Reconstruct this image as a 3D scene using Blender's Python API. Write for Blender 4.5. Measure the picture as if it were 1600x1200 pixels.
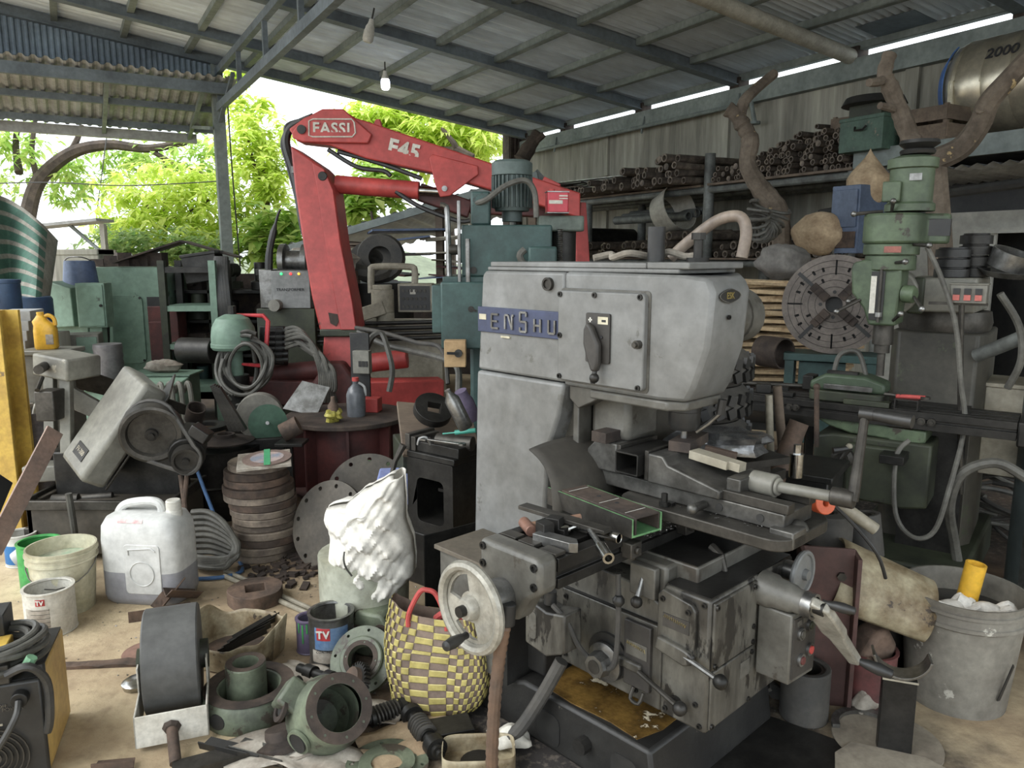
import bpy, bmesh, math, random
from mathutils import Vector, Matrix, Euler
from mathutils.geometry import tessellate_polygon
for o in list(bpy.data.objects): bpy.data.objects.remove(o, do_unlink=True)
SC = bpy.context.scene; COL = SC.collection
V = Vector; rad = math.radians; pi = math.pi
rnd = random.Random(7)

# ---------------------------------------------------------------- camera
CAMH = 1.6; FPX = 1200.0; PITCH = math.atan(200/1200)
cam_d = bpy.data.cameras.new('camera'); cam = bpy.data.objects.new('camera', cam_d); COL.objects.link(cam)
cam.location = (0, 0, CAMH); cam.rotation_euler = (pi/2 - PITCH, 0, 0)
cam_d.sensor_width = 36; cam_d.lens = 36*FPX/1600; cam_d.clip_start = .05; cam_d.clip_end = 300
SC.camera = cam
# ---------------------------------------------------------------- sky and sun
wd_ = bpy.data.worlds.new('sky'); SC.world = wd_; wd_.use_nodes = True
bg = wd_.node_tree.nodes['Background']; bg.inputs[0].default_value = (.88, .95, 1, 1); bg.inputs[1].default_value = 1.5
sun_d = bpy.data.lights.new('sun', 'SUN'); sun_d.energy = 1.7; sun_d.angle = rad(50); sun_d.color = (1, .985, .95)
sun = bpy.data.objects.new('sun', sun_d); COL.objects.link(sun)
sun.rotation_euler = V((.62, .28, -.74)).to_track_quat('-Z', 'Y').to_euler()
vs = SC.view_settings; vs.view_transform = 'Standard'; vs.look = 'None'; vs.gamma = 1; vs.use_curve_mapping = False
vs.exposure = .88

# ---------------------------------------------------------------- where a photographed point lies
_c, _s = math.cos(PITCH), math.sin(PITCH)
def ray(x, y): return V(((x-800)/FPX, _c - _s*(y-600)/FPX*1.0, -_s - _c*(y-600)/FPX))
def at(x, y, t): return V((0, 0, CAMH)) + t*ray(x, y)
def gr(x, y, z=0.0):
    d = ray(x, y); return V((0, 0, CAMH)) + d*((z-CAMH)/d.z)
ROOM = rad(30)                      # the wall on the right runs 30 degrees left of the view
def rw(w, s, z=0): return V((w*math.cos(ROOM)-s*math.sin(ROOM), w*math.sin(ROOM)+s*math.cos(ROOM), z))

# ---------------------------------------------------------------- materials
def lin(c):
    return tuple(((v/255)/12.92 if v <= 10 else (((v/255)+.055)/1.055)**2.4) for v in c) + (1,)
MATS = {}
def mat(name, c, c2=None, rough=.6, metal=0., sc=5., amt=.5, chip=None, chipt=.62, chips=9., bump=.15, bsc=60., vary=.12, stretch=(1,1,1), spec=None, soft=.12):
    """paint or bare metal: two blotched tones, optional chipped patches, fine relief, small change from thing to thing"""
    if name in MATS: return MATS[name]
    m = bpy.data.materials.new(name); m.use_nodes = True; MATS[name] = m
    dsat = lambda q: tuple(v*.82+.18*(.3*q[0]+.59*q[1]+.11*q[2]) for v in q) if q else q
    c, c2, chip = dsat(c), dsat(c2), dsat(chip)
    nt = m.node_tree; N = nt.nodes; K = nt.links; b = N['Principled BSDF']
    b.inputs['Roughness'].default_value = rough; b.inputs['Metallic'].default_value = metal
    if spec is not None: b.inputs['Specular IOR Level'].default_value = spec
    tc = N.new('ShaderNodeTexCoord'); mp = N.new('ShaderNodeMapping'); mp.inputs['Scale'].default_value = stretch
    K.new(tc.outputs['Object'], mp.inputs[0])
    def noise(scale, det=6., ro=.6, off=None):
        n = N.new('ShaderNodeTexNoise'); n.inputs['Scale'].default_value = scale; n.inputs['Detail'].default_value = det
        n.inputs['Roughness'].default_value = ro; K.new(mp.outputs[0], n.inputs['Vector']); return n.outputs['Fac']
    def ramp(sock, a, b_):
        r = N.new('ShaderNodeMapRange'); r.inputs[1].default_value = a; r.inputs[2].default_value = b_
        K.new(sock, r.inputs[0]); return r.outputs[0]
    def mix(f, a, b_, mode='MIX'):
        x = N.new('ShaderNodeMix'); x.data_type = 'RGBA'; x.blend_type = mode
        if isinstance(f, float): x.inputs[0].default_value = f
        else: K.new(f, x.inputs[0])
        for s_, i in ((a, 6), (b_, 7)):
            if isinstance(s_, tuple): x.inputs[i].default_value = s_
            else: K.new(s_, x.inputs[i])
        return x.outputs[2]
    col = lin(c)
    if c2: 
        f = ramp(noise(sc), .5-amt*.0-soft-.1*(1-amt)+.0-(amt-.5)*.3, .5+soft-(amt-.5)*.3)
        col = mix(f, col, lin(c2))
    if chip: col = mix(ramp(noise(chips, 8., .65), chipt, chipt+.03), col, lin(chip))
    oi = N.new('ShaderNodeObjectInfo'); 
    r = N.new('ShaderNodeMapRange'); r.inputs[3].default_value = 1-vary; r.inputs[4].default_value = 1+vary
    K.new(oi.outputs['Random'], r.inputs[0])
    g = ramp(noise(sc*7, 4.), .2, .8); g2 = N.new('ShaderNodeMapRange'); g2.inputs[3].default_value = .74; g2.inputs[4].default_value = 1.2; K.new(g, g2.inputs[0])
    mu_ = N.new('ShaderNodeMath'); mu_.operation = 'MULTIPLY'; K.new(r.outputs[0], mu_.inputs[0]); K.new(g2.outputs[0], mu_.inputs[1])
    hs = N.new('ShaderNodeHueSaturation'); K.new(mu_.outputs[0], hs.inputs['Value'])
    if isinstance(col, tuple): hs.inputs['Color'].default_value = col
    else: K.new(col, hs.inputs['Color'])
    K.new(hs.outputs[0], b.inputs['Base Color'])
    if bump:
        bp = N.new('ShaderNodeBump'); bp.inputs['Strength'].default_value = bump; bp.inputs['Distance'].default_value = .004
        K.new(noise(bsc, 5.), bp.inputs['Height']); K.new(bp.outputs[0], b.inputs['Normal'])
    return m
def emat(name, c, e):
    if name in MATS: return MATS[name]
    m = bpy.data.materials.new(name); m.use_nodes = True; MATS[name] = m; b = m.node_tree.nodes['Principled BSDF']
    b.inputs['Base Color'].default_value = lin(c); b.inputs['Emission Color'].default_value = lin(c); b.inputs['Emission Strength'].default_value = e
    return m
mat('pipepale', (196,192,176), (164,160,144), .6, sc=5)
mat('concrete', (196,180,152), (150,132,106), .92, sc=.9, amt=.45, bump=.35, bsc=40, vary=0)
mat('dirt', (150,138,118), (120,108,92), .95, sc=3, bump=.6, bsc=30, vary=0)
mat('wallc', (168,165,150), (122,119,108), .92, sc=1.2, amt=.5, bump=.2, bsc=20, vary=0, stretch=(2.5,2.5,.25))
mat('wallw', (176,174,164), (150,148,138), .9, sc=1.5, amt=.4, bump=.1, vary=0)
mat('beamp', (132,142,138), (104,114,112), .7, sc=2, amt=.4, vary=.08)
mat('beamd', (112,124,132), (88,98,106), .65, sc=2, amt=.4, vary=.08)
mat('roofsheet', (214,228,242), (188,200,212), .45, .1, sc=.9, amt=.35, chip=(112,100,92), chipt=.68, chips=1.6, bump=.05, vary=.1, stretch=(.3,1,1))
mat('claddark', (124,142,156), (104,118,132), .6, .1, sc=1.5, vary=.06)
mat('asb', (178,180,180), (142,142,140), .8, sc=2, vary=.1)
mat('rust', (116,92,76), (72,60,52), .8, .25, sc=8, bump=.4, vary=.25)
mat('rustdk', (84,70,60), (54,46,42), .8, .3, sc=8, bump=.4, vary=.25)
mat('rustpipe', (136,122,106), (84,74,66), .75, .3, sc=9, bump=.4, vary=.3)
mat('piperack', (124,128,124), (88,90,86), .6, .3, sc=5, vary=.1)
mat('steel', (150,150,148), (104,102,98), .35, .85, sc=10, vary=.12)
mat('chrome', (200,200,198), (150,148,142), .22, 1., sc=14, bump=.03, vary=.05)
mat('iron', (84,80,74), (58,55,50), .5, .6, sc=9, vary=.15)
mat('irondk', (58,56,53), (38,37,35), .45, .55, sc=9, vary=.15)
mat('oily', (46,45,43), (30,29,28), .3, .4, sc=8, vary=.1)
mat('black', (30,30,31), (44,43,41), .45, sc=8, vary=.1)
mat('rubber', (58,57,55), (76,72,66), .75, sc=6, vary=.12)
mat('hose', (98,96,88), (70,68,62), .6, sc=9, vary=.15)
mat('cablek', (40,40,40), (58,56,52), .5, sc=12, vary=.12)
mat('enshu', (126,127,126), (103,103,100), .40, sc=3, amt=.45, chip=(90,89,84), chipt=.62, chips=5, bump=.08, vary=0)
mat('enshud', (104,102,95), (72,69,62), .45, sc=5, amt=.5, chip=(66,60,52), chipt=.6, chips=7, bump=.12, vary=.05)
mat('kneec', (98,95,86), (54,51,46), .42, sc=6, amt=.55, chip=(36,34,31), chipt=.565, chips=8, bump=.15, vary=.05, stretch=(1.6,1.6,.6))
mat('basec', (44,43,40), (26,25,24), .5, sc=5, amt=.6, chip=(100,96,86), chipt=.66, chips=14, bump=.3, vary=.05)
mat('navy', (58,68,102), (48,55,84), .5, sc=5, vary=0)
mat('platek', (62,58,54), (48,45,42), .55, sc=8, vary=.05)
mat('red', (196,64,58), (160,50,46), .5, sc=3, amt=.4, chip=(92,52,48), chipt=.68, chips=7, vary=.04)
mat('reddk', (104,46,42), (72,38,36), .6, sc=4, chip=(70,44,40), chipt=.62, vary=.08)
mat('maroon', (92,58,52), (70,48,44), .65, sc=4, vary=.08)
mat('white', (208,206,198), (184,180,168), .6, sc=5, vary=.05)
mat('cream', (212,206,180), (180,170,140), .6, sc=5, vary=.05)
mat('gmach', (118,150,128), (96,122,104), .55, sc=2.5, amt=.4, chip=(74,84,72), chipt=.67, chips=7, vary=.07)
mat('gteal', (56,86,82), (40,62,60), .5, sc=4, amt=.45, chip=(44,52,50), chipt=.64, chips=6, vary=.05)
mat('gmill', (88,106,76), (60,74,54), .5, sc=5, amt=.5, chip=(58,52,42), chipt=.6, chips=7, vary=.05)
mat('gdark', (60,66,45), (38,42,30), .6, sc=4, amt=.5, chip=(40,38,30), chipt=.6, chips=7, vary=.08)
mat('gcast', (108,118,94), (70,76,62), .55, sc=7, amt=.5, chip=(66,58,48), chipt=.565, chips=11, vary=.07)
mat('beige', (164,156,136), (128,120,102), .55, sc=5, vary=.06)
mat('saw', (132,130,118), (100,97,88), .5, sc=4, amt=.45, chip=(150,144,128), chipt=.67, chips=9, vary=.05)
mat('yellow', (216,176,60), (176,136,50), .55, sc=5, chip=(120,96,60), chipt=.66, vary=.05)
mat('yellowp', (236,178,34), (214,156,30), .4, sc=5, vary=.03)
mat('bluep', (92,112,150), (70,86,118), .5, sc=4, amt=.5, chip=(160,164,166), chipt=.68, vary=.05)
mat('blues', (138,152,206), (118,132,190), .45, sc=4, vary=.03)
mat('drumb', (54,84,120), (44,66,98), .45, sc=4, vary=.05)
mat('greenp', (58,170,74), (46,120,58), .45, sc=6, vary=.05)
mat('greenb', (70,116,84), (52,88,66), .55, sc=6, chip=(120,110,90), chipt=.66, vary=.05)
mat('wood', (206,178,134), (146,116,80), .8, sc=6, bump=.3, vary=.22, stretch=(1,.15,1))
mat('woodold', (122,104,86), (92,78,66), .85, sc=6, bump=.3, vary=.15, stretch=(.3,1,1))
mat('woodbox', (186,152,104), (156,122,80), .7, sc=6, vary=.08)
mat('sacking', (186,160,124), (146,120,90), .95, sc=6, bump=.4, bsc=120, vary=.1)
mat('sackw', (226,222,212), (204,198,186), .75, sc=5, bump=.2, bsc=90, vary=.03)
mat('bark', (122,108,92), (84,72,60), .95, sc=5, bump=.8, bsc=25, chip=(176,150,100), chipt=.62, chips=5, vary=.1)
mat('barkdk', (92,78,66), (66,56,48), .95, sc=5, bump=.8, bsc=25, vary=.1)
mat('plasticg', (176,176,172), (158,158,156), .45, sc=3, vary=.03)
mat('pailc', (206,200,172), (174,166,132), .5, sc=6, chip=(110,108,92), chipt=.68, vary=.03)
mat('pailg', (134,130,119), (104,99,90), .55, sc=5, chip=(176,172,160), chipt=.64, chips=12, vary=.03)
mat('plasdirty', (172,160,128), (112,92,62), .6, sc=9, amt=.45, chip=(60,48,36), chipt=.62, chips=8, vary=.04)
mat('paper', (178,170,156), (128,116,102), .9, sc=8, vary=.1)
mat('ink', (40,40,42), None, .7, vary=0)
mat('redink', (184,48,50), None, .6, vary=0)
mat('visest', (112,110,105), (72,70,66), .42, .6, sc=9, vary=.08)
mat('crankm', (176,172,160), (136,132,120), .4, .3, sc=12, vary=.03)
mat('whitet', (204,200,188), (178,172,158), .7, sc=9, vary=.03)
mat('labelblue', (70,110,160), (120,140,160), .5, sc=9, vary=.03)
mat('gold', (196,172,96), (160,140,80), .35, .7, sc=9, vary=.03)
mat('stainless', (214,204,180), (190,180,156), .3, .75, sc=2, bump=.02, vary=.03)
mat('foil', (150,150,150), (90,90,92), .2, .6, sc=14, bump=.8, bsc=25, vary=.05)
mat('amber', (132,98,40), (70,50,22), .25, sc=9, amt=.5, chip=(214,200,170), chipt=.6, chips=9, bump=.5, vary=0)
mat('weaveY', (186,170,92), (160,144,70), .5, sc=9, bump=.1, vary=.08)
mat('weaveB', (132,112,98), (112,94,82), .5, sc=9, bump=.1, vary=.08)
mat('redrag', (200,72,66), (170,54,50), .7, sc=7, vary=.05)
mat('orange', (226,98,52), (200,80,40), .5, sc=7, vary=.05)
mat('tealp', (70,160,164), (54,136,140), .5, sc=7, vary=.05)
mat('glove', (224,220,212), (196,190,180), .9, sc=9, bump=.3, vary=.03)
mat('purple', (104,92,120), (84,74,98), .5, sc=7, vary=.05)
mat('tarpg', (64,112,92), (54,92,78), .7, sc=7, vary=.03)
mat('tarpw', (156,152,140), (130,124,112), .8, sc=7, vary=.03)
mat('hill', (128,138,108), (104,112,88), 1., sc=.4, vary=0)

# ---------------------------------------------------------------- mesh building
class MB:
    def __init__(s): s.v = []; s.f = []; s.mi = []; s.cur = 0; s.M = None
    def add(s, vs_, fs):
        o = len(s.v)
        if s.M is not None: vs_ = [s.M @ V(p) for p in vs_]
        s.v += [tuple(p) for p in vs_]; s.f += [tuple(i+o for i in f) for f in fs]; s.mi += [s.cur]*len(fs); return s
    def bb(s, x0, x1, y0, y1, z0, z1):
        return s.add([(x0,y0,z0),(x1,y0,z0),(x1,y1,z0),(x0,y1,z0),(x0,y0,z1),(x1,y0,z1),(x1,y1,z1),(x0,y1,z1)],
                     [(0,3,2,1),(4,5,6,7),(0,1,5,4),(1,2,6,5),(2,3,7,6),(3,0,4,7)])
    def box(s, c, d, r=(0,0,0)):
        R = Euler(r).to_matrix(); c = V(c); x, y, z = d[0]/2, d[1]/2, d[2]/2
        p = [c + R @ V(q) for q in ((-x,-y,-z),(x,-y,-z),(x,y,-z),(-x,y,-z),(-x,-y,z),(x,-y,z),(x,y,z),(-x,y,z))]
        return s.add(p, [(0,3,2,1),(4,5,6,7),(0,1,5,4),(1,2,6,5),(2,3,7,6),(3,0,4,7)])
    def bar(s, a, b, w, h, roll=0):
        a, b = V(a), V(b); d = b-a; q = d.to_track_quat('X', 'Z').to_matrix() @ Euler((roll,0,0)).to_matrix(); x, y, z = d.length/2, w/2, h/2; c = (a+b)/2
        p = [c + q @ V(k) for k in ((-x,-y,-z),(x,-y,-z),(x,y,-z),(-x,y,-z),(-x,-y,z),(x,-y,z),(x,y,z),(-x,y,z))]
        return s.add(p, [(0,3,2,1),(4,5,6,7),(0,1,5,4),(1,2,6,5),(2,3,7,6),(3,0,4,7)])
    def _fr(s, d):
        d = d.normalized(); up = V((0,0,1)) if abs(d.z) < .95 else V((1,0,0)); x = up.cross(d).normalized(); return x, d.cross(x)
    def cyl(s, a, b, r, r2=None, n=16, cap=True):
        a, b = V(a), V(b); r2 = r if r2 is None else r2; x, y = s._fr(b-a); vs_ = []
        for c, q in ((a, r), (b, r2)):
            vs_ += [c + (x*math.cos(2*pi*i/n)+y*math.sin(2*pi*i/n))*q for i in range(n)]
        fs = [(i, (i+1) % n, n+(i+1) % n, n+i) for i in range(n)]
        if cap: fs += [tuple(range(n-1, -1, -1)), tuple(range(n, 2*n))]
        return s.add(vs_, fs)
    def lathe(s, prof, n=24, o=(0,0,0), ax=(0,0,1), a0=0, a1=2*pi, closed=False):
        """prof: (radius, height) pairs; closed joins last to first (solid rings)"""
        o = V(o); x, y = s._fr(V(ax)); z = V(ax).normalized(); full = abs(a1-a0-2*pi) < 1e-6; m = n if full else n+1; vs_ = []
        for i in range(m):
            t = a0+(a1-a0)*i/n; d = x*math.cos(t)+y*math.sin(t)
            vs_ += [o + d*r + z*h for r, h in prof]
        k = len(prof); fs = []
        for i in range(n):
            j = (i+1) % m
            for q in range(k if closed else k-1):
                q2 = (q+1) % k; fs.append((i*k+q, j*k+q, j*k+q2, i*k+q2))
        if not full and closed: fs += [tuple(range(k)), tuple(m*k-k+q for q in range(k-1, -1, -1))]
        return s.add(vs_, fs)
    def ring(s, a, b, ro, ri, n=24):
        a, b = V(a), V(b); L_ = (b-a).length
        return s.lathe([(ri,0),(ro,0),(ro,L_),(ri,L_)], n, a, b-a, closed=True)
    def tube(s, pts, r, n=8, closed=False, sm=0):
        p = [V(q) for q in pts]
        if sm: p = smooth(p, sm, closed)
        m = len(p); rs = r if isinstance(r, (list, tuple)) else [r]*m
        if len(rs) != m: rs = [rs[0]+(rs[-1]-rs[0])*i/(m-1) for i in range(m)] if len(rs) == 2 else [rs[min(len(rs)-1, int(i*len(rs)/m))] for i in range(m)]
        vs_ = []; x = None
        for i in range(m):
            d = (p[(i+1) % m]-p[i-1]) if closed else (p[min(i+1, m-1)]-p[max(i-1, 0)])
            if d.length < 1e-9: d = V((0,0,1))
            d.normalize()
            if x is None: x, _ = s._fr(d)
            x = (x - d*x.dot(d))
            if x.length < 1e-6: x, _ = s._fr(d)
            x.normalize(); y = d.cross(x)
            vs_ += [p[i] + (x*math.cos(2*pi*k/n)+y*math.sin(2*pi*k/n))*rs[i] for k in range(n)]
        fs = []
        for i in range(m if closed else m-1):
            a, b = i*n, ((i+1) % m)*n
            fs += [(a+k, a+(k+1) % n, b+(k+1) % n, b+k) for k in range(n)]
        if not closed: fs += [tuple(range(n-1, -1, -1)), tuple(range((m-1)*n, m*n))]
        return s.add(vs_, fs)
    def sphere(s, c, r, n=12, sq=(1,1,1)):
        c = V(c); k = n//2; vs_ = [c+V((0,0,r*sq[2]))]
        for i in range(1, k):
            t = pi*i/k
            vs_ += [c+V((r*sq[0]*math.sin(t)*math.cos(2*pi*j/n), r*sq[1]*math.sin(t)*math.sin(2*pi*j/n), r*sq[2]*math.cos(t))) for j in range(n)]
        vs_.append(c-V((0,0,r*sq[2]))); e = len(vs_)-1; fs = [(0, 1+j, 1+(j+1) % n) for j in range(n)]
        for i in range(k-2): fs += [(1+i*n+j, 1+(i+1)*n+j, 1+(i+1)*n+(j+1) % n, 1+i*n+(j+1) % n) for j in range(n)]
        fs += [(e, 1+(k-2)*n+(j+1) % n, 1+(k-2)*n+j) for j in range(n)]
        return s.add(vs_, fs)
    def prism(s, poly, z0, z1, M=None, holes=()):
        """outline (and holes) in local x, y extruded z0..z1, placed by M"""
        loops = [list(poly)] + [list(h) for h in holes]; flat = [p for l in loops for p in l]; n = len(flat)
        vs_ = [V((p[0], p[1], z0)) for p in flat] + [V((p[0], p[1], z1)) for p in flat]
        if M is not None: vs_ = [M @ q for q in vs_]
        if holes:
            tri = tessellate_polygon([[V((p[0], p[1], 0)) for p in l] for l in loops]); fs = [(a, b, c) for a, b, c in tri] + [(a+n, c+n, b+n) for a, b, c in tri]
        else: fs = [tuple(range(n-1, -1, -1)), tuple(range(n, 2*n))]
        o = 0
        for l in loops:
            m = len(l); fs += [(o+i, o+(i+1) % m, n+o+(i+1) % m, n+o+i) for i in range(m)]; o += m
        return s.add(vs_, fs)
    def mesh(s, name, mats, smooth_=35):
        me = bpy.data.meshes.new(name); me.from_pydata(s.v, [], s.f); me.validate()
        for m in (mats if isinstance(mats, (list, tuple)) else [mats]): me.materials.append(MATS[m] if isinstance(m, str) else m)
        bm = bmesh.new(); bm.from_mesh(me); bmesh.ops.recalc_face_normals(bm, faces=bm.faces); bm.to_mesh(me); bm.free()
        if len(me.materials) > 1 and len(s.mi) == len(me.polygons): me.polygons.foreach_set('material_index', s.mi)
        if smooth_:
            me.polygons.foreach_set('use_smooth', [True]*len(me.polygons)); me.set_sharp_from_angle(angle=rad(smooth_))
        return me
def smooth(p, k=4, closed=False):
    p = [V(q) for q in p]; n = len(p); out = []
    for i in range(n if closed else n-1):
        a, b, c, d = (p[(i-1) % n], p[i], p[(i+1) % n], p[(i+2) % n]) if closed else (p[max(i-1,0)], p[i], p[i+1], p[min(i+2,n-1)])
        for j in range(k):
            t = j/k; out.append(.5*((2*b)+(c-a)*t+(2*a-5*b+4*c-d)*t*t+(3*b-a-3*c+d)*t**3))
    if not closed: out.append(p[-1])
    return out
def circ(r, n=24, c=(0,0), a0=0.): return [(c[0]+r*math.cos(a0+2*pi*i/n), c[1]+r*math.sin(a0+2*pi*i/n)) for i in range(n)]
def rrect(x0, x1, y0, y1, r, k=4):
    o = []
    for cx, cy, a in ((x1-r,y1-r,0),(x0+r,y1-r,pi/2),(x0+r,y0+r,pi),(x1-r,y0+r,1.5*pi)):
        o += [(cx+r*math.cos(a+pi/2*i/k), cy+r*math.sin(a+pi/2*i/k)) for i in range(k+1)]
    return o
def frame(o, x, y, z=None):
    x, y = V(x).normalized(), V(y).normalized(); z = x.cross(y) if z is None else V(z)
    return Matrix(((x.x,y.x,z.x,o[0]),(x.y,y.y,z.y,o[1]),(x.z,y.z,z.z,o[2]),(0,0,0,1)))
def bevel(o, w, seg=2, ang=35):
    m = o.modifiers.new('bevel', 'BEVEL'); m.width = w; m.segments = seg; m.limit_method = 'ANGLE'; m.angle_limit = rad(ang); m.harden_normals = False
    return o
def tag(o, label=None, cat=None, group=None, kind=None):
    if label: o['label'] = label
    if cat: o['category'] = cat
    if group: o['group'] = group
    if kind: o['kind'] = kind
    return o
def thing(name, label, cat, loc=(0,0,0), rz=0., group=None, rot=None):
    o = bpy.data.objects.new(name, None); COL.objects.link(o); o.location = loc; o.rotation_euler = rot or (0,0,rz); o.empty_display_size = .1
    return tag(o, label, cat, group)
def part(name, mb, m, parent=None, bev=0., label=None, loc=(0,0,0), rot=(0,0,0), sm=35, kind=None):
    me = mb.mesh(name, m, sm) if isinstance(mb, MB) else mb
    o = bpy.data.objects.new(name, me); COL.objects.link(o); o.location = loc; o.rotation_euler = rot
    if parent is not None: o.parent = parent
    if bev: bevel(o, bev)
    return tag(o, label, kind=kind)
def one(name, mb, m, label, cat, loc=(0,0,0), rot=(0,0,0), group=None, bev=0., sm=35, kind=None):
    return tag(part(name, mb, m, None, bev, None, loc, rot, sm), label, cat, group, kind)
def copytree(o, loc=None, rot=None, label=None, group=None, parent=None):
    c = o.copy(); COL.objects.link(c)
    if parent is not None: c.parent = parent
    if loc is not None: c.location = loc
    if rot is not None: c.rotation_euler = rot
    if label: c['label'] = label
    if group: c['group'] = group
    for ch in list(o.children): copytree(ch, parent=c)
    return c
def text_mesh(txt, size, depth=.002, bold=0., space=1.):
    cu = bpy.data.curves.new('lettering', 'FONT'); cu.body = txt; cu.size = size; cu.extrude = depth; cu.align_x = 'CENTER'; cu.align_y = 'CENTER'; cu.offset = bold; cu.space_character = space
    cu.resolution_u = 3
    o = bpy.data.objects.new('lettering', cu); COL.objects.link(o); dg = bpy.context.evaluated_depsgraph_get(); me = bpy.data.meshes.new_from_object(o.evaluated_get(dg)); bpy.data.objects.remove(o, do_unlink=True)
    return me
def lettering(name, txt, size, m, parent, M, depth=.002, bold=0., space=1., sx=1.):
    me = text_mesh(txt, size, depth, bold, space); me.materials.clear(); me.materials.append(MATS[m]); me.transform(Matrix.Diagonal((sx,1,1,1))); me.transform(M)
    o = bpy.data.objects.new(name, me); COL.objects.link(o); o.parent = parent; return o

# ================================================================ the setting
RR = (0, 0, ROOM)
def roofz(w): return 4.42 + .125*(9.5-w)
# ---- floor: concrete with earth and oil trodden in
def floor_mat():
    m = bpy.data.materials.new('floor_concrete'); m.use_nodes = True; MATS['floor'] = m; nt = m.node_tree; N = nt.nodes; K = nt.links; b = N['Principled BSDF']; b.inputs['Roughness'].default_value = .9
    tc = N.new('ShaderNodeTexCoord')
    def noise(sc, det=8., ro=.6):
        n = N.new('ShaderNodeTexNoise'); n.inputs['Scale'].default_value = sc; n.inputs['Detail'].default_value = det; n.inputs['Roughness'].default_value = ro; K.new(tc.outputs['Object'], n.inputs['Vector']); return n.outputs['Fac']
    def rng(s, a, b_, c=0., d=1.):
        r = N.new('ShaderNodeMapRange'); r.inputs[1].default_value = a; r.inputs[2].default_value = b_; r.inputs[3].default_value = c; r.inputs[4].default_value = d; K.new(s, r.inputs[0]); return r.outputs[0]
    def mth(op, a, b_):
        q = N.new('ShaderNodeMath'); q.operation = op
        for i, s in enumerate((a, b_)):
            if isinstance(s, float): q.inputs[i].default_value = s
            else: K.new(s, q.inputs[i])
        return q.outputs[0]
    def mix(f, a, b_):
        x = N.new('ShaderNodeMix'); x.data_type = 'RGBA'; K.new(f, x.inputs[0])
        for s, i in ((a, 6), (b_, 7)):
            if isinstance(s, tuple): x.inputs[i].default_value = s
            else: K.new(s, x.inputs[i])
        return x.outputs[2]
    n1 = noise(1.6); col = mix(rng(noise(2.3), .36, .66), lin((198,180,148)), lin((150,130,104)))
    col = mix(rng(noise(14, 6.), .5, .75, 0, .55), col, lin((112,94,74)))
    # trodden earth further in, oil around the machines
    def spot(c, r0, r1):
        d = N.new('ShaderNodeVectorMath'); d.operation = 'DISTANCE'; K.new(tc.outputs['Object'], d.inputs[0]); d.inputs[1].default_value = c
        return rng(mth('ADD', d.outputs['Value'], mth('MULTIPLY', mth('SUBTRACT', n1, .5), 1.6)), r0, r1, 1., 0.)
    g1 = gr(600, 790); g2 = gr(900, 1090); g3 = gr(1400, 780); g4 = gr(1560, 1000); g5 = gr(620, 1110); g6 = gr(1240, 1120)
    earth = mth('MAXIMUM', mth('MAXIMUM', spot(g1, .8, 1.7), spot(g3, 1.3, 2.2)), mth('MAXIMUM', mth('MAXIMUM', spot(gr(400, 640), 1.6, 3.2), spot(gr(560, 1120), .2, .62)), spot(g4, .2, .6)))
    col = mix(earth, col, mix(rng(noise(5), .35, .65), lin((112,92,74)), lin((74,60,50))))
    col = mix(mth('MAXIMUM', mth('MAXIMUM', spot(g2, .55, .95), spot(g3, .5, 1.2)), spot(g6, .1, .45)), col, mix(rng(noise(30), .5, .62), lin((46,42,40)), lin((92,84,76))))
    K.new(col, b.inputs['Base Color'])
    bp = N.new('ShaderNodeBump'); bp.inputs['Strength'].default_value = .5; bp.inputs['Distance'].default_value = .01; K.new(noise(25, 8., .7), bp.inputs['Height']); K.new(bp.outputs[0], b.inputs['Normal'])
floor_mat()
mb = MB(); mb.M = Matrix.Rotation(ROOM, 4, 'Z'); mb.bb(-9, 9.6, -4, 17, -.1, 0)
tag(part('floor', mb, 'floor'), 'worn beige concrete shop floor with earth and oil stains', 'floor', kind='structure')
mb = MB(); mb.bb(-60, 60, -40, 80, -.4, -.11)
tag(part('ground', mb, 'dirt', rot=RR), 'bare brown earth outside the shed', 'ground', kind='structure')

# ---- wall on the right with its top beam
mb = MB(); mb.bb(9.5, 9.75, -4.6, 15.9, 0, 3.93)
wr = tag(part('wall_right', mb, 'wallc', rot=RR), 'streaked grey concrete wall behind the pipe racks', 'wall', kind='structure')
for s0 in (15.9, 12.8, 9.6, 6.4, 3.2): 
    b_ = MB(); b_.bb(9.44, 9.5, s0-.2, s0-.02, 0, 3.93); part('pilaster', b_, 'wallc', wr)
b_ = MB(); b_.bb(9.36, 9.8, -3, 15.9, 3.93, 4.2); bm_ = tag(part('trim_1', b_, 'beamp', rot=RR), 'pale green steel beam along the top of the concrete wall', 'beam', kind='structure')
for s0 in (15.7, 14.1, 11.6, 9.25, 7.15, 5.0, 2.8):
    b_ = MB(); b_.bb(9.38, 9.6, s0-.1, s0+.1, 4.2, 4.36); part('bearing_block', b_, 'rustdk', bm_)
b_ = MB(); b_.tube([rw(9.3, 15.4, 3.9), rw(9.3, 8.95, 3.92), rw(9.3, 8.8, 3.9), rw(9.3, 8.72, 3.62)], .035, 8); b_.cyl(rw(9.3,8.72,3.62), rw(9.3,8.72,3.58), .09, n=10)
for s0 in (14.3, 11.4, 9.1): b_.bar(rw(9.35, s0, 4.1), rw(9.3, s0, 3.8), .03, .03)
one('water_pipe', b_, 'beamp', 'long pale pipe with a bent end under the wall beam', 'pipe')
b_ = MB(); b_.bb(9.36, 9.43, 4.96, 5.02, 2.75, 4.0); one('conduit', b_, 'piperack', 'upright grey pipe on the concrete wall beside the steel tank', 'pipe', rot=RR)
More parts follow.
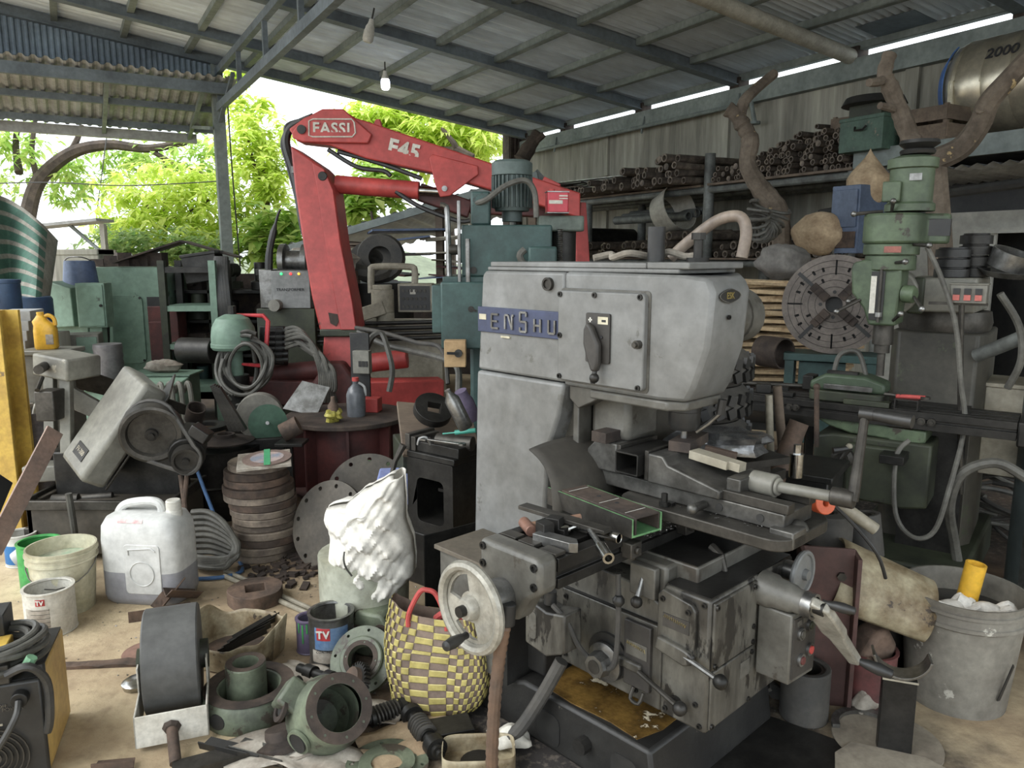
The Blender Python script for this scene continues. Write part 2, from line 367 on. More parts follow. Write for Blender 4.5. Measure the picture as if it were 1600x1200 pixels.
# far corner and end pieces
b_ = MB(); b_.bb(9.1, 9.75, 15.9, 16.2, 0, 4.6)
tag(part('wall_back', b_, 'rustdk', rot=RR), 'brown corner wall at the far end of the shed', 'wall', kind='structure')
for k in range(6):
    c_ = MB(); c_.bb(9.12+k*.1, 9.17+k*.1, 15.87, 15.9, 0, 4.6); part('rib', c_, 'rustdk', bpy.data.objects['wall_back'])
# wall and doorway under the mezzanine on the right
WW = 8.75
mb = MB(); mb.bb(WW, WW+.1, 4.75, 6.0, 0, 2.08); mb.bb(WW, WW+.1, 2.0, 4.75, 1.86, 2.08); mb.bb(WW, WW+.1, 2.0, 3.35, 0, 1.86)
wi = tag(part('wall_inner', mb, 'wallw', rot=RR), 'off-white low partition wall with a dark doorway behind the mill', 'wall', kind='structure')
b_ = MB(); b_.bb(WW-.08, WW-.0, 3.3, 4.9, 1.84, 1.9); part('lintel', b_, 'wallw', wi)
b_ = MB(); b_.bb(WW-.03, WW, 4.68, 4.75, 0, 1.84); part('door_jamb', b_, 'wallw', wi)
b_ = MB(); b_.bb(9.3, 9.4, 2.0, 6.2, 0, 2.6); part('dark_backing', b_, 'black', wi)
# mezzanine carrying the tank
mb = MB(); mb.bb(7.95, 9.4, 1.2, 5.9, 2.66, 2.74)
mz_ = tag(part('mezzanine', mb, 'asb', rot=RR), 'steel mezzanine shelf carrying the water tank', 'platform', kind='structure')
b_ = MB(); b_.bb(7.9, 7.98, 1.2, 5.9, 2.58, 2.78); part('edge_beam', b_, 'beamp', mz_)
b_ = MB(); L_ = []; 
for k in range(61):
    y = 1.2+k*.078; L_.append((y, 2.5+(.02 if k % 2 else -.02)))
b_.add([(8.0, y, z) for y, z in L_]+[(9.3, y, z-.05) for y, z in L_], [(i, i+1, 62+i, 61+i) for i in range(60)]); part('corrugated_underside', b_, 'asb', mz_)
b_ = MB(); b_.cyl((8.1,5.6,0), (8.1,5.6,2.6), .05); part('post', b_, 'piperack', mz_)

# ---- roof
roof = tag(bpy.data.objects.new('ceiling', None), 'grey corrugated iron shed roof on steel rafters and purlins', 'roof', kind='structure'); COL.objects.link(roof); roof.rotation_euler = RR
def sheet_mesh(width, w0, w1, pitch, amp, nw=8, z=roofz, per=4):
    n = int(width/pitch*per)+per; vs_ = []
    for i in range(n+1):
        y = width*1.03*i/n
        for k in range(nw+1):
            w = w0+(w1-w0)*k/nw; vs_.append((w, y, z(w)+amp*math.sin(2*pi*y/pitch)))
    fs = [(i*(nw+1)+k, i*(nw+1)+k+1, (i+1)*(nw+1)+k+1, (i+1)*(nw+1)+k) for i in range(n) for k in range(nw)]
    m_ = MB(); m_.add(vs_, fs); return m_
sm_ = sheet_mesh(.8, -2.6, 9.62, .114, .024, 2)
me = sm_.mesh('roof_sheet', 'roofsheet', 60)
s0 = -4.6; k = 0
while s0 < 15.6:
    o = part('roof_sheet', me, 'roofsheet', roof, loc=(0, s0, .004*(k % 2))); s0 += .8; k += 1
for s0 in (15.7, 14.1, 11.6, 9.25, 5.0, 2.8, .6, -1.6, -3.8):
    b_ = MB(); hh = .13
    w0 = 2.75 if s0 > 13 else -2.6
    for (x0, x1) in ((-2.6, 9.55),):
        b_.add([(x0,s0-.05,roofz(x0)-.05-hh),(x1,s0-.05,roofz(x1)-.05-hh),(x1,s0+.05,roofz(x1)-.05-hh),(x0,s0+.05,roofz(x0)-.05-hh),(x0,s0-.05,roofz(x0)-.03),(x1,s0-.05,roofz(x1)-.03),(x1,s0+.05,roofz(x1)-.03),(x0,s0+.05,roofz(x0)-.03)],
           [(0,3,2,1),(4,5,6,7),(0,1,5,4),(1,2,6,5),(2,3,7,6),(3,0,4,7)])
        b_.add([(x0,s0-.09,roofz(x0)-.06-hh),(x1,s0-.09,roofz(x1)-.06-hh),(x1,s0+.09,roofz(x1)-.06-hh),(x0,s0+.09,roofz(x0)-.06-hh),(x0,s0-.09,roofz(x0)-.045-hh),(x1,s0-.09,roofz(x1)-.045-hh),(x1,s0+.09,roofz(x1)-.045-hh),(x0,s0+.09,roofz(x0)-.045-hh)],
           [(0,3,2,1),(4,5,6,7),(0,1,5,4),(1,2,6,5),(2,3,7,6),(3,0,4,7)])
    part('rafter', b_, 'beamd', roof)
b_ = MB(); b_.cyl((-2.6,7.15,roofz(-2.6)-.2), (9.55,7.15,roofz(9.55)-.2), .1, n=14); part('rafter', b_, 'pipepale', roof, label='round pale pipe rafter')
for i in range(12):
    w = 9.45-1.03*i
    b_ = MB(); b_.bb(w-.03, w+.03, -4.6, 15.65, roofz(w)-.11, roofz(w)-.014); b_.bb(w-.03, w+.07, -4.6, 15.65, roofz(w)-.116, roofz(w)-.104); part('purlin', b_, 'beamp', roof)
# patched dark sheets near the wall
for (s_, w_, a, b__) in ((5.6, 8.3, .9, .7), (4.6, 9.0, 1.2, .8), (6.4, 9.2, .8, .5), (3.6, 8.2, 1., .8)):
    c_ = MB(); c_.box((w_, s_, roofz(w_)-.02), (b__, a, .006), (0, math.atan(.125), 0)); part('patch_sheet', c_, 'claddark', roof)
# truss on the post line
TW = 2.75
tr = tag(thing('trim_2', 'long dark steel lattice girder running under the roof from the left post', 'girder', rz=ROOM), kind='structure')
zt0 = roofz(TW)-.32
def trus(name, a, b, w=.09, h=.12):
    c_ = MB(); c_.bar(a, b, w, h); part(name, c_, 'beamd', tr)
trus('top_chord', (TW, 15.8, zt0), (TW, -4.6, zt0)); trus('bottom_chord', (TW, 15.8, zt0-.62), (TW, -4.6, zt0-.62+.0), .1, .14)
for k in range(11):
    s_ = 15.6-1.9*k; trus('upright', (TW, s_, zt0-.62), (TW, s_, zt0), .07, .07)
c_ = MB(); c_.bar((TW-.0, 15.75, zt0-.9), (TW, 14.2, zt0-.3), .06, .06); part('knee_brace', c_, 'beamd', tr)
# post on the left
pt = tag(thing('steel_post', 'tall grey steel channel post left of the red crane', 'post', rw(TW, 15.75), ROOM), kind='structure')
c_ = MB(); c_.bb(-.1, .1, -.1, -.07, -.05, 5.15); c_.bb(-.1, -.07, -.07, .1, -.05, 5.15); c_.bb(.07, .1, -.07, .1, -.05, 5.15); part('channel', c_, 'beamp', pt)
c_ = MB(); c_.tube([(.16,-.05,4.9),(.17,-.06,3.5),(.19,-.05,2.6),(.22,-.06,1.4)], .014, 5); part('cable', c_, 'cablek', pt)
# clerestory cladding left of the post and the lower awning
cl = tag(thing('trim_3', 'dark blue-grey ribbed cladding hanging under the roof edge on the left', 'cladding', rz=ROOM), kind='structure')
zb = 4.72
def clad(w0, w1):
    m_ = MB(); n = 40; vs_ = []
    for i in range(n+1):
        w = w0+(w1-w0)*i/n; y = 15.75+.012*(1 if (i//2) % 2 else -1); vs_ += [(w, y, zb-.06), (w, y, roofz(w)-.06)]
    m_.add(vs_, [(2*i, 2*i+2, 2*i+3, 2*i+1) for i in range(n)]); return m_
for k in range(6): part('cladding_sheet', clad(2.65-(k+1)*.93, 2.66-k*.93), 'claddark', cl)
for z_ in (zb+.12, zb-.02):
    c_ = MB(); c_.bb(-3, 2.7, 15.62, 15.7, z_-.03, z_+.03); part('rail', c_, 'beamd', cl)
aw = tag(thing('trim_4', 'lower rusty ribbed awning with gutter outside the left opening', 'awning', rz=ROOM), kind='structure')
def awz(s): return 4.66-.28*(s-15.3)
def awsheet(w0, w1):
    m_ = MB(); n = 30; vs_ = []
    for i in range(n+1):
        w = w0+(w1-w0)*i/n; dz = .022*(1 if (i//2) % 2 else -1); vs_ += [(w, 15.2, awz(15.2)+dz+.1), (w, 17.6, awz(17.6)+dz+.1)]
    m_.add(vs_, [(2*i, 2*i+2, 2*i+3, 2*i+1) for i in range(n)]); return m_
for k in range(5): part('awning_sheet', awsheet(3.0-(k+1)*1.25-.03, 3.0-k*1.25+.03), 'asb', aw)
for s_, h_ in ((15.35, .18), (16.3, .1), (17.2, .1)):
    c_ = MB(); c_.bb(-3.4, 2.9, s_-.05, s_+.05, awz(s_)-h_+.04, awz(s_)+.05); part('awning_beam', c_, 'beamd', aw)
c_ = MB(); c_.bb(-3.4, 2.6, 17.5, 17.66, awz(17.6)-.12, awz(17.6)+.06); part('gutter', c_, 'asb', aw)
for w_ in (2.45, .9, -1.0):
    c_ = MB(); c_.bar((w_, 15.35, awz(15.35)-.06), (w_, 17.55, awz(17.55)-.04), .07, .1); part('bracket', c_, 'beamp', aw)
c_ = MB(); c_.bar((2.6, 15.7, 3.95), (2.45, 17.0, awz(17)-.05), .06, .06); part('strut', c_, 'beamp', aw)
# hanging bulbs
for (x, y, t, lit, lab) in ((602, 127, 12.5, 1, 'lit white lamp bulb hanging from the second rafter'), (577, 50, 10.0, 0, 'unlit lamp bulb hanging tilted near the girder')):
    p_ = at(x, y, t); th_ = thing('hanging_lamp', lab, 'lamp', p_, group='lamp bulbs under the roof', rot=(0,0 if lit else rad(14),0))
    c_ = MB(); c_.cyl((0,0,.08), (0,0,.30), .012); part('cord', c_, 'cablek', th_)
    c_ = MB(); c_.lathe([(.0,.16),(.03,.16),(.04,.1),(.06,.06),(.06,.03)], 14); part('socket', c_, 'white', th_)
    c_ = MB(); c_.lathe([(.062,.03),(.07,.0),(.07,-.1),(.05,-.13),(0,-.135)], 14); part('bulb', c_, emat('bulb_on', (235,240,255), 9.) if lit else 'white', th_)

# ================================================================ the grey bed mill in the middle
MO = V((.577, 2.347, 0)); MR = rad(-46.2)
def mw(u, v, z=0.0):
    c, s = math.cos(MR), math.sin(MR); return MO + V((u*c-v*s, u*s+v*c, z))
mill = thing('milling_machine', 'large light grey milling machine with a navy name band, in the centre', 'milling machine', MO, MR)
def mp(name, mb, m, bev=0., parent=None, label=None): return part(name, mb, m, parent or mill, bev, label)
XZ = lambda y0: Matrix(((1,0,0,0),(0,0,1,y0),(0,1,0,0),(0,0,0,1)))     # outline in (u, z) extruded along v
YZ = lambda x0: Matrix(((0,0,1,x0),(1,0,0,0),(0,1,0,0),(0,0,0,1)))     # outline in (v, z) extruded along u
# column
b = MB(); b.prism([(-.875,.3),(-.845,1.18),(-.405,1.18),(-.43,1.06),(-.475,.95),(-.49,.75),(-.49,.3)], -.172, .172, XZ(0)); col_lo = mp('column', b, 'enshu', .012)
b = MB(); b.prism([(-.842,1.184),(-.815,1.53),(-.80,1.548),(-.41,1.548),(-.41,1.184)], -.168, .168, XZ(0)); mp('column_top', b, 'enshu', .01)
b = MB(); b.bb(-.80,.02,-.155,.155,1.549,1.562); b.bb(-.79,-.1,-.15,.15,1.562,1.580); b.bb(-.098,.05,-.15,.15,1.562,1.582); mp('top_cover', b, 'enshu', .004)
b = MB(); b.bb(-.49,-.40,-.1,.1,.6,1.16); b.bb(-.40,-.375,-.13,-.06,.75,1.16); b.bb(-.40,-.375,.06,.13,.75,1.16); mp('slideway', b, 'enshud', .004)
b = MB(); b.bb(-.36,-.20,-.085,.085,1.0,1.165); mp('head_bracket', b, 'enshud', .02)
# head: lofted outline with chamfered nose, drawn in towards the bottom
def hout(z, f, sl=0.):
    n = .125-f; m = .05-f
    return [(-.409,-.17,z),(m,-.17,z),(n,-.178*.98+.035 if f > .02 else -.135,z-sl),(n,.06,z-sl),(n-.075,.165,z),(-.409,.17,z)]
lv = [hout(1.175,.075), hout(1.22,.05), hout(1.34,.012), hout(1.5,0.), hout(1.55,.02,.012)]
b = MB(); k = 6; b.add([p for l in lv for p in l], [(i*k+j, i*k+(j+1) % k, (i+1)*k+(j+1) % k, (i+1)*k+j) for i in range(4) for j in range(k)] + [tuple(range(k-1,-1,-1)), tuple(range(4*k, 5*k))])
head = mp('head', b, 'enshu', .012)
b = MB(); b.prism([(-.30,-.165),(.0,-.165),(.045,-.12),(.045,.06),(-.02,.14),(-.30,.16)], 1.145, 1.174); mp('head_skirt', b, 'enshud', .006)
b = MB(); b.prism([(-.40,1.13),(-.40,1.175),(-.20,1.175),(-.26,1.15),(-.36,1.1)], -.15, .15, XZ(0)); mp('head_gusset', b, 'enshud', .004)
# access cover with bolts, selector and lever
b = MB(); b.prism(rrect(-.415,-.07,1.198,1.49,.014), -.194, -.170, XZ(0)); cov = mp('access_cover', b, 'enshu', .004)
b = MB(); b.prism(rrect(-.420,-.062,1.190,1.498,.014), -.174, -.169, XZ(0)); mp('cover_gasket', b, 'enshud')
def bolt(u, v, z, ax, r=.009, par=mill, h=.006):
    b = MB(); a = V((u,v,z)); d = V(ax); b.lathe([(r,0),(r,h),(r*.55,h),(r*.5,h*.2),(0,h*.2)], 12, a, d); part('bolt', b, 'irondk', par)
for (u_, z_) in ((-.405,1.478),(-.26,1.48),(-.085,1.48),(-.405,1.345),(-.405,1.21),(-.26,1.208),(-.085,1.208)): bolt(u_, -.193, z_, (0,-1,0), par=cov)
b = MB(); b.cyl((-.085,-.194,1.34),(-.085,-.212,1.34),.013,n=10); b.cyl((-.085,-.21,1.34),(-.085,-.222,1.34),.008,n=8); part('grease_nipple', b, 'iron', cov)
b = MB(); b.prism(rrect(-.288,-.192,1.270,1.425,.006), -.202, -.193, XZ(0)); sel = mp('selector_plate', b, 'platek', .001)
b = MB(); b.bb(-.238,-.198,-.2035,-.2015,1.392,1.415); part('label_plate', b, 'cream', sel)
b = MB(); b.bb(-.222,-.206,-.2045,-.2032,1.399,1.406); part('label_slot', b, 'ink', sel)
b = MB(); b.bb(-.276,-.262,-.2035,-.2015,1.401,1.406); b.bb(-.2715,-.2665,-.2035,-.2015,1.396,1.411); part('cross_mark', b, 'white', sel)
for u_ in (-.247,-.222): b = MB(); b.cyl((u_,-.2015,1.352),(u_,-.206,1.352),.005,n=8); part('index_pin', b, 'ink', sel)
b = MB(); b.prism([(-.275,1.375),(-.262,1.40),(-.245,1.385),(-.215,1.33),(-.215,1.27),(-.222,1.245),(-.242,1.245),(-.262,1.29),(-.275,1.33)], -.232, -.206, XZ(0)); lev = mp('selector_lever', b, 'platek', .008)
b = MB(); b.cyl((-.232,-.22,1.25),(-.230,-.225,1.235),.008,n=10); b.sphere((-.229,-.226,1.226),.016,12); part('ball_knob', b, 'irondk', lev)
# name band with raised letters
b = MB(); b.bb(-.832,-.414,-.176,-.160,1.327,1.418); band = mp('name_band', b, 'navy', .002)
YF = lambda u, v, z: frame((u, v, z), (1,0,0), (0,0,1))      # text standing on a face that looks towards -v
def strokes(x0, z0, segs, w=.007):
    b = MB()
    for (a, c) in segs: b.bar((x0+a[0], -.178, z0+a[1]), (x0+c[0], -.178, z0+c[1]), .008, w)
    part('letter', b, 'steel', band)
H_ = .055
strokes(-.752,1.345,[((0,0),(0,H_*.9)),((0,0),(.034,0)),((0,H_*.45),(.03,H_*.45)),((0,H_*.9),(.034,H_*.9))])
strokes(-.682,1.345,[((0,0),(0,H_*.9)),((0,H_*.9),(.016,H_*.9)),((.016,H_*.9),(.036,0)),((.036,0),(.036,H_*.9)),((.036,H_*.9),(.044,H_*.9))])
strokes(-.606,1.342,[((0,0),(.03,0)),((.03,0),(.03,.034)),((.03,.034),(0,.034)),((0,.034),(0,.066)),((0,.066),(.03,.066)),((.03,.066),(.03,.052)),((0,0),(0,.014))])
strokes(-.536,1.345,[((0,0),(0,.044)),((.028,0),(.028,.044)),((0,.022),(.028,.022))])
strokes(-.470,1.345,[((0,0),(0,.044)),((.028,0),(.028,.044)),((0,0),(.028,0))])
b = MB(); b.bb(-.822,-.785,-.178,-.1755,1.372,1.392); part('sticker', b, 'cream', band)
b = MB(); b.bb(-.71,-.665,-.1745,-.168,1.312,1.319); mp('maker_tag', b, 'cream')
b = MB(); b.ring((-.479,-.160,1.508),(-.479,-.182,1.508),.022,.015,18); b.cyl((-.479,-.160,1.508),(-.479,-.177,1.508),.015,n=16); mp('oil_sight', b, 'iron')
# badge on the nose
b = MB(); b.prism([(.036*math.cos(t)*1.55, .020*math.sin(t)*(1-.25*abs(math.cos(t)))) for t in [2*pi*i/24 for i in range(24)]], .0, .004, frame((.1255,-.055,1.487),(0,1,0),(0,0,1))); bd = mp('badge', b, 'black')
b = MB(); b.tube([V((.130,-.055+.036*math.cos(t)*1.55,1.487+.020*math.sin(t)*(1-.25*abs(math.cos(t))))) for t in [2*pi*i/24 for i in range(24)]], .0018, 6, True); part('badge_rim', b, 'steel', bd)
lettering('badge_letters','ESK',.026,'gold',bd, frame((.1305,-.055,1.487),(0,1,0),(0,0,1)), .0006, .0005)
bolt(.123,-.05,1.425,(1,0,0),.007)
# spindle and cutter, coolant nozzle
b = MB(); b.lathe([(0,1.15),(.052,1.15),(.052,1.12),(.05,1.118),(.05,1.075),(.042,1.06),(0,1.06)],20,(-.045,0,0)); sp = mp('spindle', b, 'black')
b = MB(); b.cyl((-.045,0,1.06),(-.045,0,1.02),.010,n=10); part('end_mill', b, 'steel', sp)
b = MB(); b.tube([(.06,.03,1.15),(.062,.03,1.12),(.03,.02,1.085),(-.005,.008,1.055)], .008, 8); mp('coolant_nozzle', b, 'steel')
b = MB(); b.tube([(.068,.032,1.165),(.062,.03,1.118)], .013, 8); mp('hose_end', b, 'black')
# motor on the far side
b = MB(); b.cyl((-.08,.17,1.40),(-.08,.36,1.40),.085,n=20); b.cyl((-.08,.30,1.40),(-.08,.375,1.40),.092,n=20); mp('motor', b, 'enshud')
# table
zt = .816
b = MB(); pr = [(-.25,zt)]
for c_ in (-.20,-.125,-.05): pr += [(c_-.012,zt),(c_-.012,zt-.02),(c_+.012,zt-.02),(c_+.012,zt)]
pr += [(0,zt),(0,zt-.038),(-.012,zt-.038),(-.012,zt-.056),(0,zt-.056),(0,zt-.085),(-.25,zt-.085)]
b.prism(pr[::-1], -.63, .62, XZ(0)); mp('table', b, 'irondk', .0015)
b = MB(); b.prism([(-.20,.731),(-.04,.731),(-.06,.70),(-.18,.70)], -.6, .6, XZ(0)); mp('table_dovetail', b, 'irondk')
for v_ in (-.335,-.06): 
    b = MB(); b.box((.012,v_,zt-.048),(.04,.05,.045)); b.cyl((.03,v_,zt-.048),(.042,v_,zt-.048),.012,n=8); mp('table_dog', b, 'iron', .003)
# table end bracket and handwheel
b = MB(); b.prism([(-.235,.83),(-.01,.83),(.0,.81),(.0,.735),(-.05,.70),(-.09,.63),(-.17,.63),(-.2,.70),(-.235,.74)], -.70, -.63, XZ(0)); br = mp('table_end_bracket', b, 'enshud', .014)
for u_, z_ in ((-.218,.812),(-.218,.762),(-.02,.805),(-.02,.752)): bolt(u_, -.70, z_, (0,-1,0), .011, br)
HW = V((-.136,-.82,.696))
b = MB(); b.lathe([(.0,.12),(.045,.12),(.05,.10),(.05,.055),(.04,.05),(.04,.02),(.03,.0),(0,0)],20,HW+V((0,.005,0)),(0,1,0)); mp('feed_dial', b, 'steel')
b = MB(); b.lathe([(.03,.055),(.041,.055),(.041,.062),(.03,.062)],20,HW,(0,1,0),closed=True); mp('dial_ring', b, 'black')
hw = mp('handwheel', MB().lathe([(.112-.014*math.cos(t*.7854), .014*math.sin(t*.7854)) for t in range(8)],36,HW,(0,1,0),closed=True), 'crankm')
kid = lambda a0, a1: [(.088*math.cos(a0+(a1-a0)*i/8), .088*math.sin(a0+(a1-a0)*i/8)) for i in range(9)]+[(.042*math.cos(a1-(a1-a0)*i/8), .042*math.sin(a1-(a1-a0)*i/8)) for i in range(9)]
b = MB(); b.prism(circ(.105,32), .004, .014, frame(HW,(1,0,0),(0,0,1),(0,1,0)), [kid(1.75,3.0), kid(3.9,5.0)]); part('wheel_web', b, 'crankm', hw)
b = MB(); b.lathe([(0,-.022),(.026,-.022),(.032,-.012),(.034,.004),(0,.004)],22,HW,(0,1,0)); part('wheel_hub', b, 'crankm', hw)
b = MB(); b.cyl(HW+V((0,-.020,0)),HW+V((0,-.04,0)),.015,n=12); part('hub_nut', b, 'irondk', hw)
hp = HW+V((-.005,-.01,-.075)); b = MB(); b.lathe([(0,.0),(.010,.0),(.009,.012),(.013,.03),(.016,.06),(.013,.088),(0,.092)],14,hp,(.25,-1,.1)); part('grip', b, 'black', hw)
# corrugated brown hose hanging from the bracket
pts = smooth([mw(-.084,-.74,.66)-MO+MO, mw(-.09,-.76,.55), mw(-.10,-.77,.40), mw(-.12,-.76,.2), mw(-.16,-.70,.06), mw(-.20,-.6,.03)], 14)
rr_ = [.017+(.0016 if i % 2 else -.001) for i in range(len(pts))]
one('corrugated_hose', MB().tube(pts, rr_, 10), mat('hoseb', (112,82,60), (70,58,50), .6, sc=5, vary=0), 'brown corrugated conduit hanging below the big handwheel', 'hose')
b = MB(); b.cyl((-.084,-.735,.70),(-.084,-.742,.64),.024,n=14); mp('conduit_gland', b, 'black', .003)
one('rubber_hose', MB().tube([mw(-.23,-.36,.33), mw(-.28,-.40,.2), mw(-.345,-.44,.07), mw(-.40,-.47,.03)], .022, 10, sm=4), 'rubber', 'straight dark rubber hose leaning at the mill base', 'hose')
# small oiler box at the near end
b = MB(); b.prism([(-.305,.40),(-.215,.385),(-.14,.42),(-.14,.545),(-.215,.53),(-.305,.55)], -.45, -.37, XZ(0)); ol = mp('lubricator', b, 'kneec', .006)
b = MB(); b.prism(rrect(-.285,-.255,.425,.515,.014), -.453, -.448, XZ(0)); part('sight_glass', b, 'enshud', ol)
b = MB(); b.cyl((-.235,-.41,.54),(-.235,-.41,.58),.02,n=12); b.cyl((-.26,-.42,.555),(-.26,-.42,.60),.012,n=10); part('filler_cap', b, 'black', ol)
b = MB(); b.tube([(-.205,-.43,.55),(-.15,-.43,.52),(-.13,-.40,.44),(-.115,-.36,.385),(-.06,-.35,.37),(-.025,-.35,.41),(-.02,-.345,.55),(-.03,-.34,.68)], .0085, 8, sm=4); mp('oil_pipe', b, 'rubber')
b = MB(); b.sphere((-.021,-.345,.60),.019,10); mp('pipe_joint', b, 'black')
# knee body, gearbox, saddle
b = MB(); b.prism([(-.44,.30),(.10,.285),(.10,.60),(.02,.64),(-.30,.66),(-.44,.66)], -.29, .26, XZ(0)); kn = mp('knee', b, 'kneec', .006)
b = MB(); b.prism([(.012,.645),(.098,.604),(.098,.608),(.012,.649)], -.28, .25, XZ(0)); b.bb(-.285,.1,-.303,-.286,.546,.549); part('oil_film', b, 'oily', kn)
b = MB(); b.prism([(-.285,.29),(.105,.285),(.105,.545),(-.285,.545)], -.302, -.285, XZ(0)); kf = mp('knee_cover', b, 'kneec', .005)
for u_, z_ in ((-.265,.52),(-.265,.32),(.06,.52),(.02,.315),(-.1,.315)): bolt(u_, -.302, z_, (0,-1,0), .008, kf)
b = MB(); b.bb(.105,.258,-.302,.17,.282,.677); gb = mp('feed_gearbox', b, 'kneec', .008)
b = MB(); b.bb(.11,.252,-.29,.165,.677,.680); part('oil_film', b, 'oily', gb)
for u_, z_ in ((.125,.66),(.24,.66),(.125,.305),(.24,.30),(.225,.36)): bolt(u_, -.302, z_, (0,-1,0), .008, gb)
b = MB(); b.bb(.256,.266,-.29,-.06,.47,.668); fc = mp('front_cover', b, 'kneec', .004)
b = MB(); b.bb(.256,.264,-.29,-.06,.29,.464); fc2 = mp('front_cover', b, 'kneec', .004)
for v_, z_ in ((-.28,.655),(-.08,.655),(-.28,.482),(-.075,.482),(-.075,.53)): bolt(.266, v_, z_, (1,0,0), .008, fc)
for v_, z_ in ((-.28,.30),(-.08,.30),(-.075,.45)): bolt(.264, v_, z_, (1,0,0), .008, fc2)
b = MB(); b.bb(.2635,.2655,-.135,-.085,.385,.435); part('hatch', b, 'enshud', fc2)
b = MB(); b.bb(-.30,.17,-.23,.23,.66,.725); sd = mp('saddle', b, 'enshud', .006)
b = MB(); b.bb(-.0,.165,-.225,.225,.725,.728); part('oil_film', b, 'oily', sd)
b = MB(); b.bb(-.02,.10,-.28,-.17,.60,.72); mp('clamp_block', b, 'enshud', .01)
b = MB(); b.cyl((.10,.14,.73),(.10,.20,.76),.04,n=16); b.cyl((.06,.16,.68),(.06,.16,.76),.05,n=16); mp('lock_boss', b, 'steel', .004)
# quadrant plate with scales and levers
b = MB(); b.prism([(.098,.50),(.098,.655),(.112,.672),(.21,.655),(.222,.638),(.222,.50)], -.318, -.30, XZ(0)); qp = mp('speed_plate', b, 'kneec', .004)
b = MB(); b.bb(.118,.205,-.3205,-.3175,.565,.605); part('scale', b, 'platek', qp)
b = MB(); b.tube([(.122+.0035*i,-.321,.596-.0004*i+(.006 if i % 2 else -.004)) for i in range(22)], .0009, 4); part('engraving', b, 'gold', qp)
for u_, z_ in ((.116,.645),(.20,.632)): bolt(u_, -.318, z_, (0,-1,0), .008, qp)
b = MB(); b.prism([(.10,.495),(.20,.475),(.228,.49),(.228,.515),(.20,.525),(.11,.535)], -.335, -.315, XZ(0)); l1 = mp('feed_lever', b, 'kneec', .006)
b = MB(); b.tube([(.20,-.328,.505),(.305,-.335,.485)], .0075, 8); part('rod', b, 'steel', l1)
b = MB(); b.sphere((.318,-.336,.482),.021,14); part('ball_knob', b, 'irondk', l1)
b = MB(); b.bb(-.02,.075,-.316,-.30,.33,.535); qp2 = mp('speed_plate', b, 'platek', .003)
b = MB(); b.bb(-.01,.065,-.318,-.315,.43,.475); part('scale', b, 'enshud', qp2)
b = MB(); b.tube([(-.008+.0034*i,-.319,.466-.0004*i+(.006 if i % 2 else -.004)) for i in range(21)], .0009, 4); part('engraving', b, 'gold', qp2)
b = MB(); b.bb(-.035,.05,-.33,-.312,.385,.415); l2 = mp('feed_lever', b, 'kneec', .006)
b = MB(); b.tube([(.045,-.328,.395),(.185,-.338,.355)], .0075, 8); part('rod', b, 'iron', l2)
b = MB(); b.sphere((.198,-.339,.351),.021,14); part('ball_knob', b, 'irondk', l2)
b = MB(); b.tube([(.02,-.315,.33),(.02,-.33,.30),(.05,-.33,.295),(.055,-.315,.325)], .006, 8, sm=3); mp('pull_ring', b, 'iron')
b = MB(); b.cyl((.16,-.30,.335),(.16,-.325,.335),.018,n=6); b.cyl((.16,-.30,.335),(.16,-.31,.335),.024,n=12); mp('drain_plug', b, 'irondk')
b = MB(); b.cyl((-.085,-.30,.385),(-.085,-.312,.385),.075,n=28); mp('dial_recess', b, 'black')
b = MB(); b.lathe([(0,.0),(.058,.0),(.062,.006),(.062,.016),(.046,.022),(0,.022)],28,(-.085,-.314,.372),(0,-1,0)); dl = mp('speed_dial', b, 'steel')
b = MB(); b.cyl((-.088,-.335,.372),(-.088,-.372,.372),.042,.036,n=8); part('dial_knob', b, 'steel', dl)
b = MB(); b.cyl((-.088,-.372,.372),(-.088,-.374,.372),.022,n=14); part('knob_cap', b, 'iron', dl)
# levers higher up on the saddle
def ball_lever(base, knob, r=.007, kr=.018):
    b = MB(); b.tube([base, knob], [r*.8, r*1.2], 8); l = mp('clamp_lever', b, 'steel'); b = MB(); b.sphere(knob, kr, 12); part('ball_knob', b, 'irondk', l)
ball_lever((.03,-.29,.70),(.04,-.34,.615)); 
b = MB(); b.tube([(.12,-.08,.735),(.16,-.09,.72),(.185,-.095,.655)], [.014,.008], 8); mp('clamp_lever', b, 'iron')
b = MB(); b.bb(-.01,.08,-.31,-.285,.62,.715); mp('lever_plate', b, 'enshud', .004)
# front shaft, handwheel, crank, switch box
b = MB(); b.lathe([(0,0),(.052,0),(.052,.04),(.046,.05),(.042,.10),(.036,.11),(.036,.15),(0,.15)],20,(.255,-.02,.632),(1,0,-.05)); mp('crank_boss', b, 'enshud')
b = MB(); b.lathe([(.030,.0),(.038,.0),(.038,.03),(.030,.03)],20,(.39,-.02,.626),(1,0,-.05),closed=True); mp('index_collar', b, 'steel')
b = MB(); b.prism([(0,-.034),(.03,-.036),(.13,-.034),(.16,-.024),(.30,-.016),(.30,.016),(.16,.024),(.13,.034),(.03,.036),(0,.034),(-.034,0)], -.015, .015, frame((.43,-.03,.632),(.13,.62,-.70),(.99,0,.15))); cr = mp('crank_arm', b, 'crankm', .006)
e_ = V((.43,-.03,.632))+V((.13,.62,-.70)).normalized()*.29
b = MB(); b.lathe([(0,0),(.012,0),(.010,.015),(.016,.04),(.019,.07),(.014,.105),(0,.11)],14,e_,(.93,.3,-.2)); part('grip', b, 'black', cr)
b = MB(); b.lathe([(0,0),(.010,0),(.009,.012),(.014,.035),(.015,.055),(.010,.085),(0,.088)],14,(.44,-.02,.645),(.95,.25,-.05)); part('short_grip', b, 'black', cr)
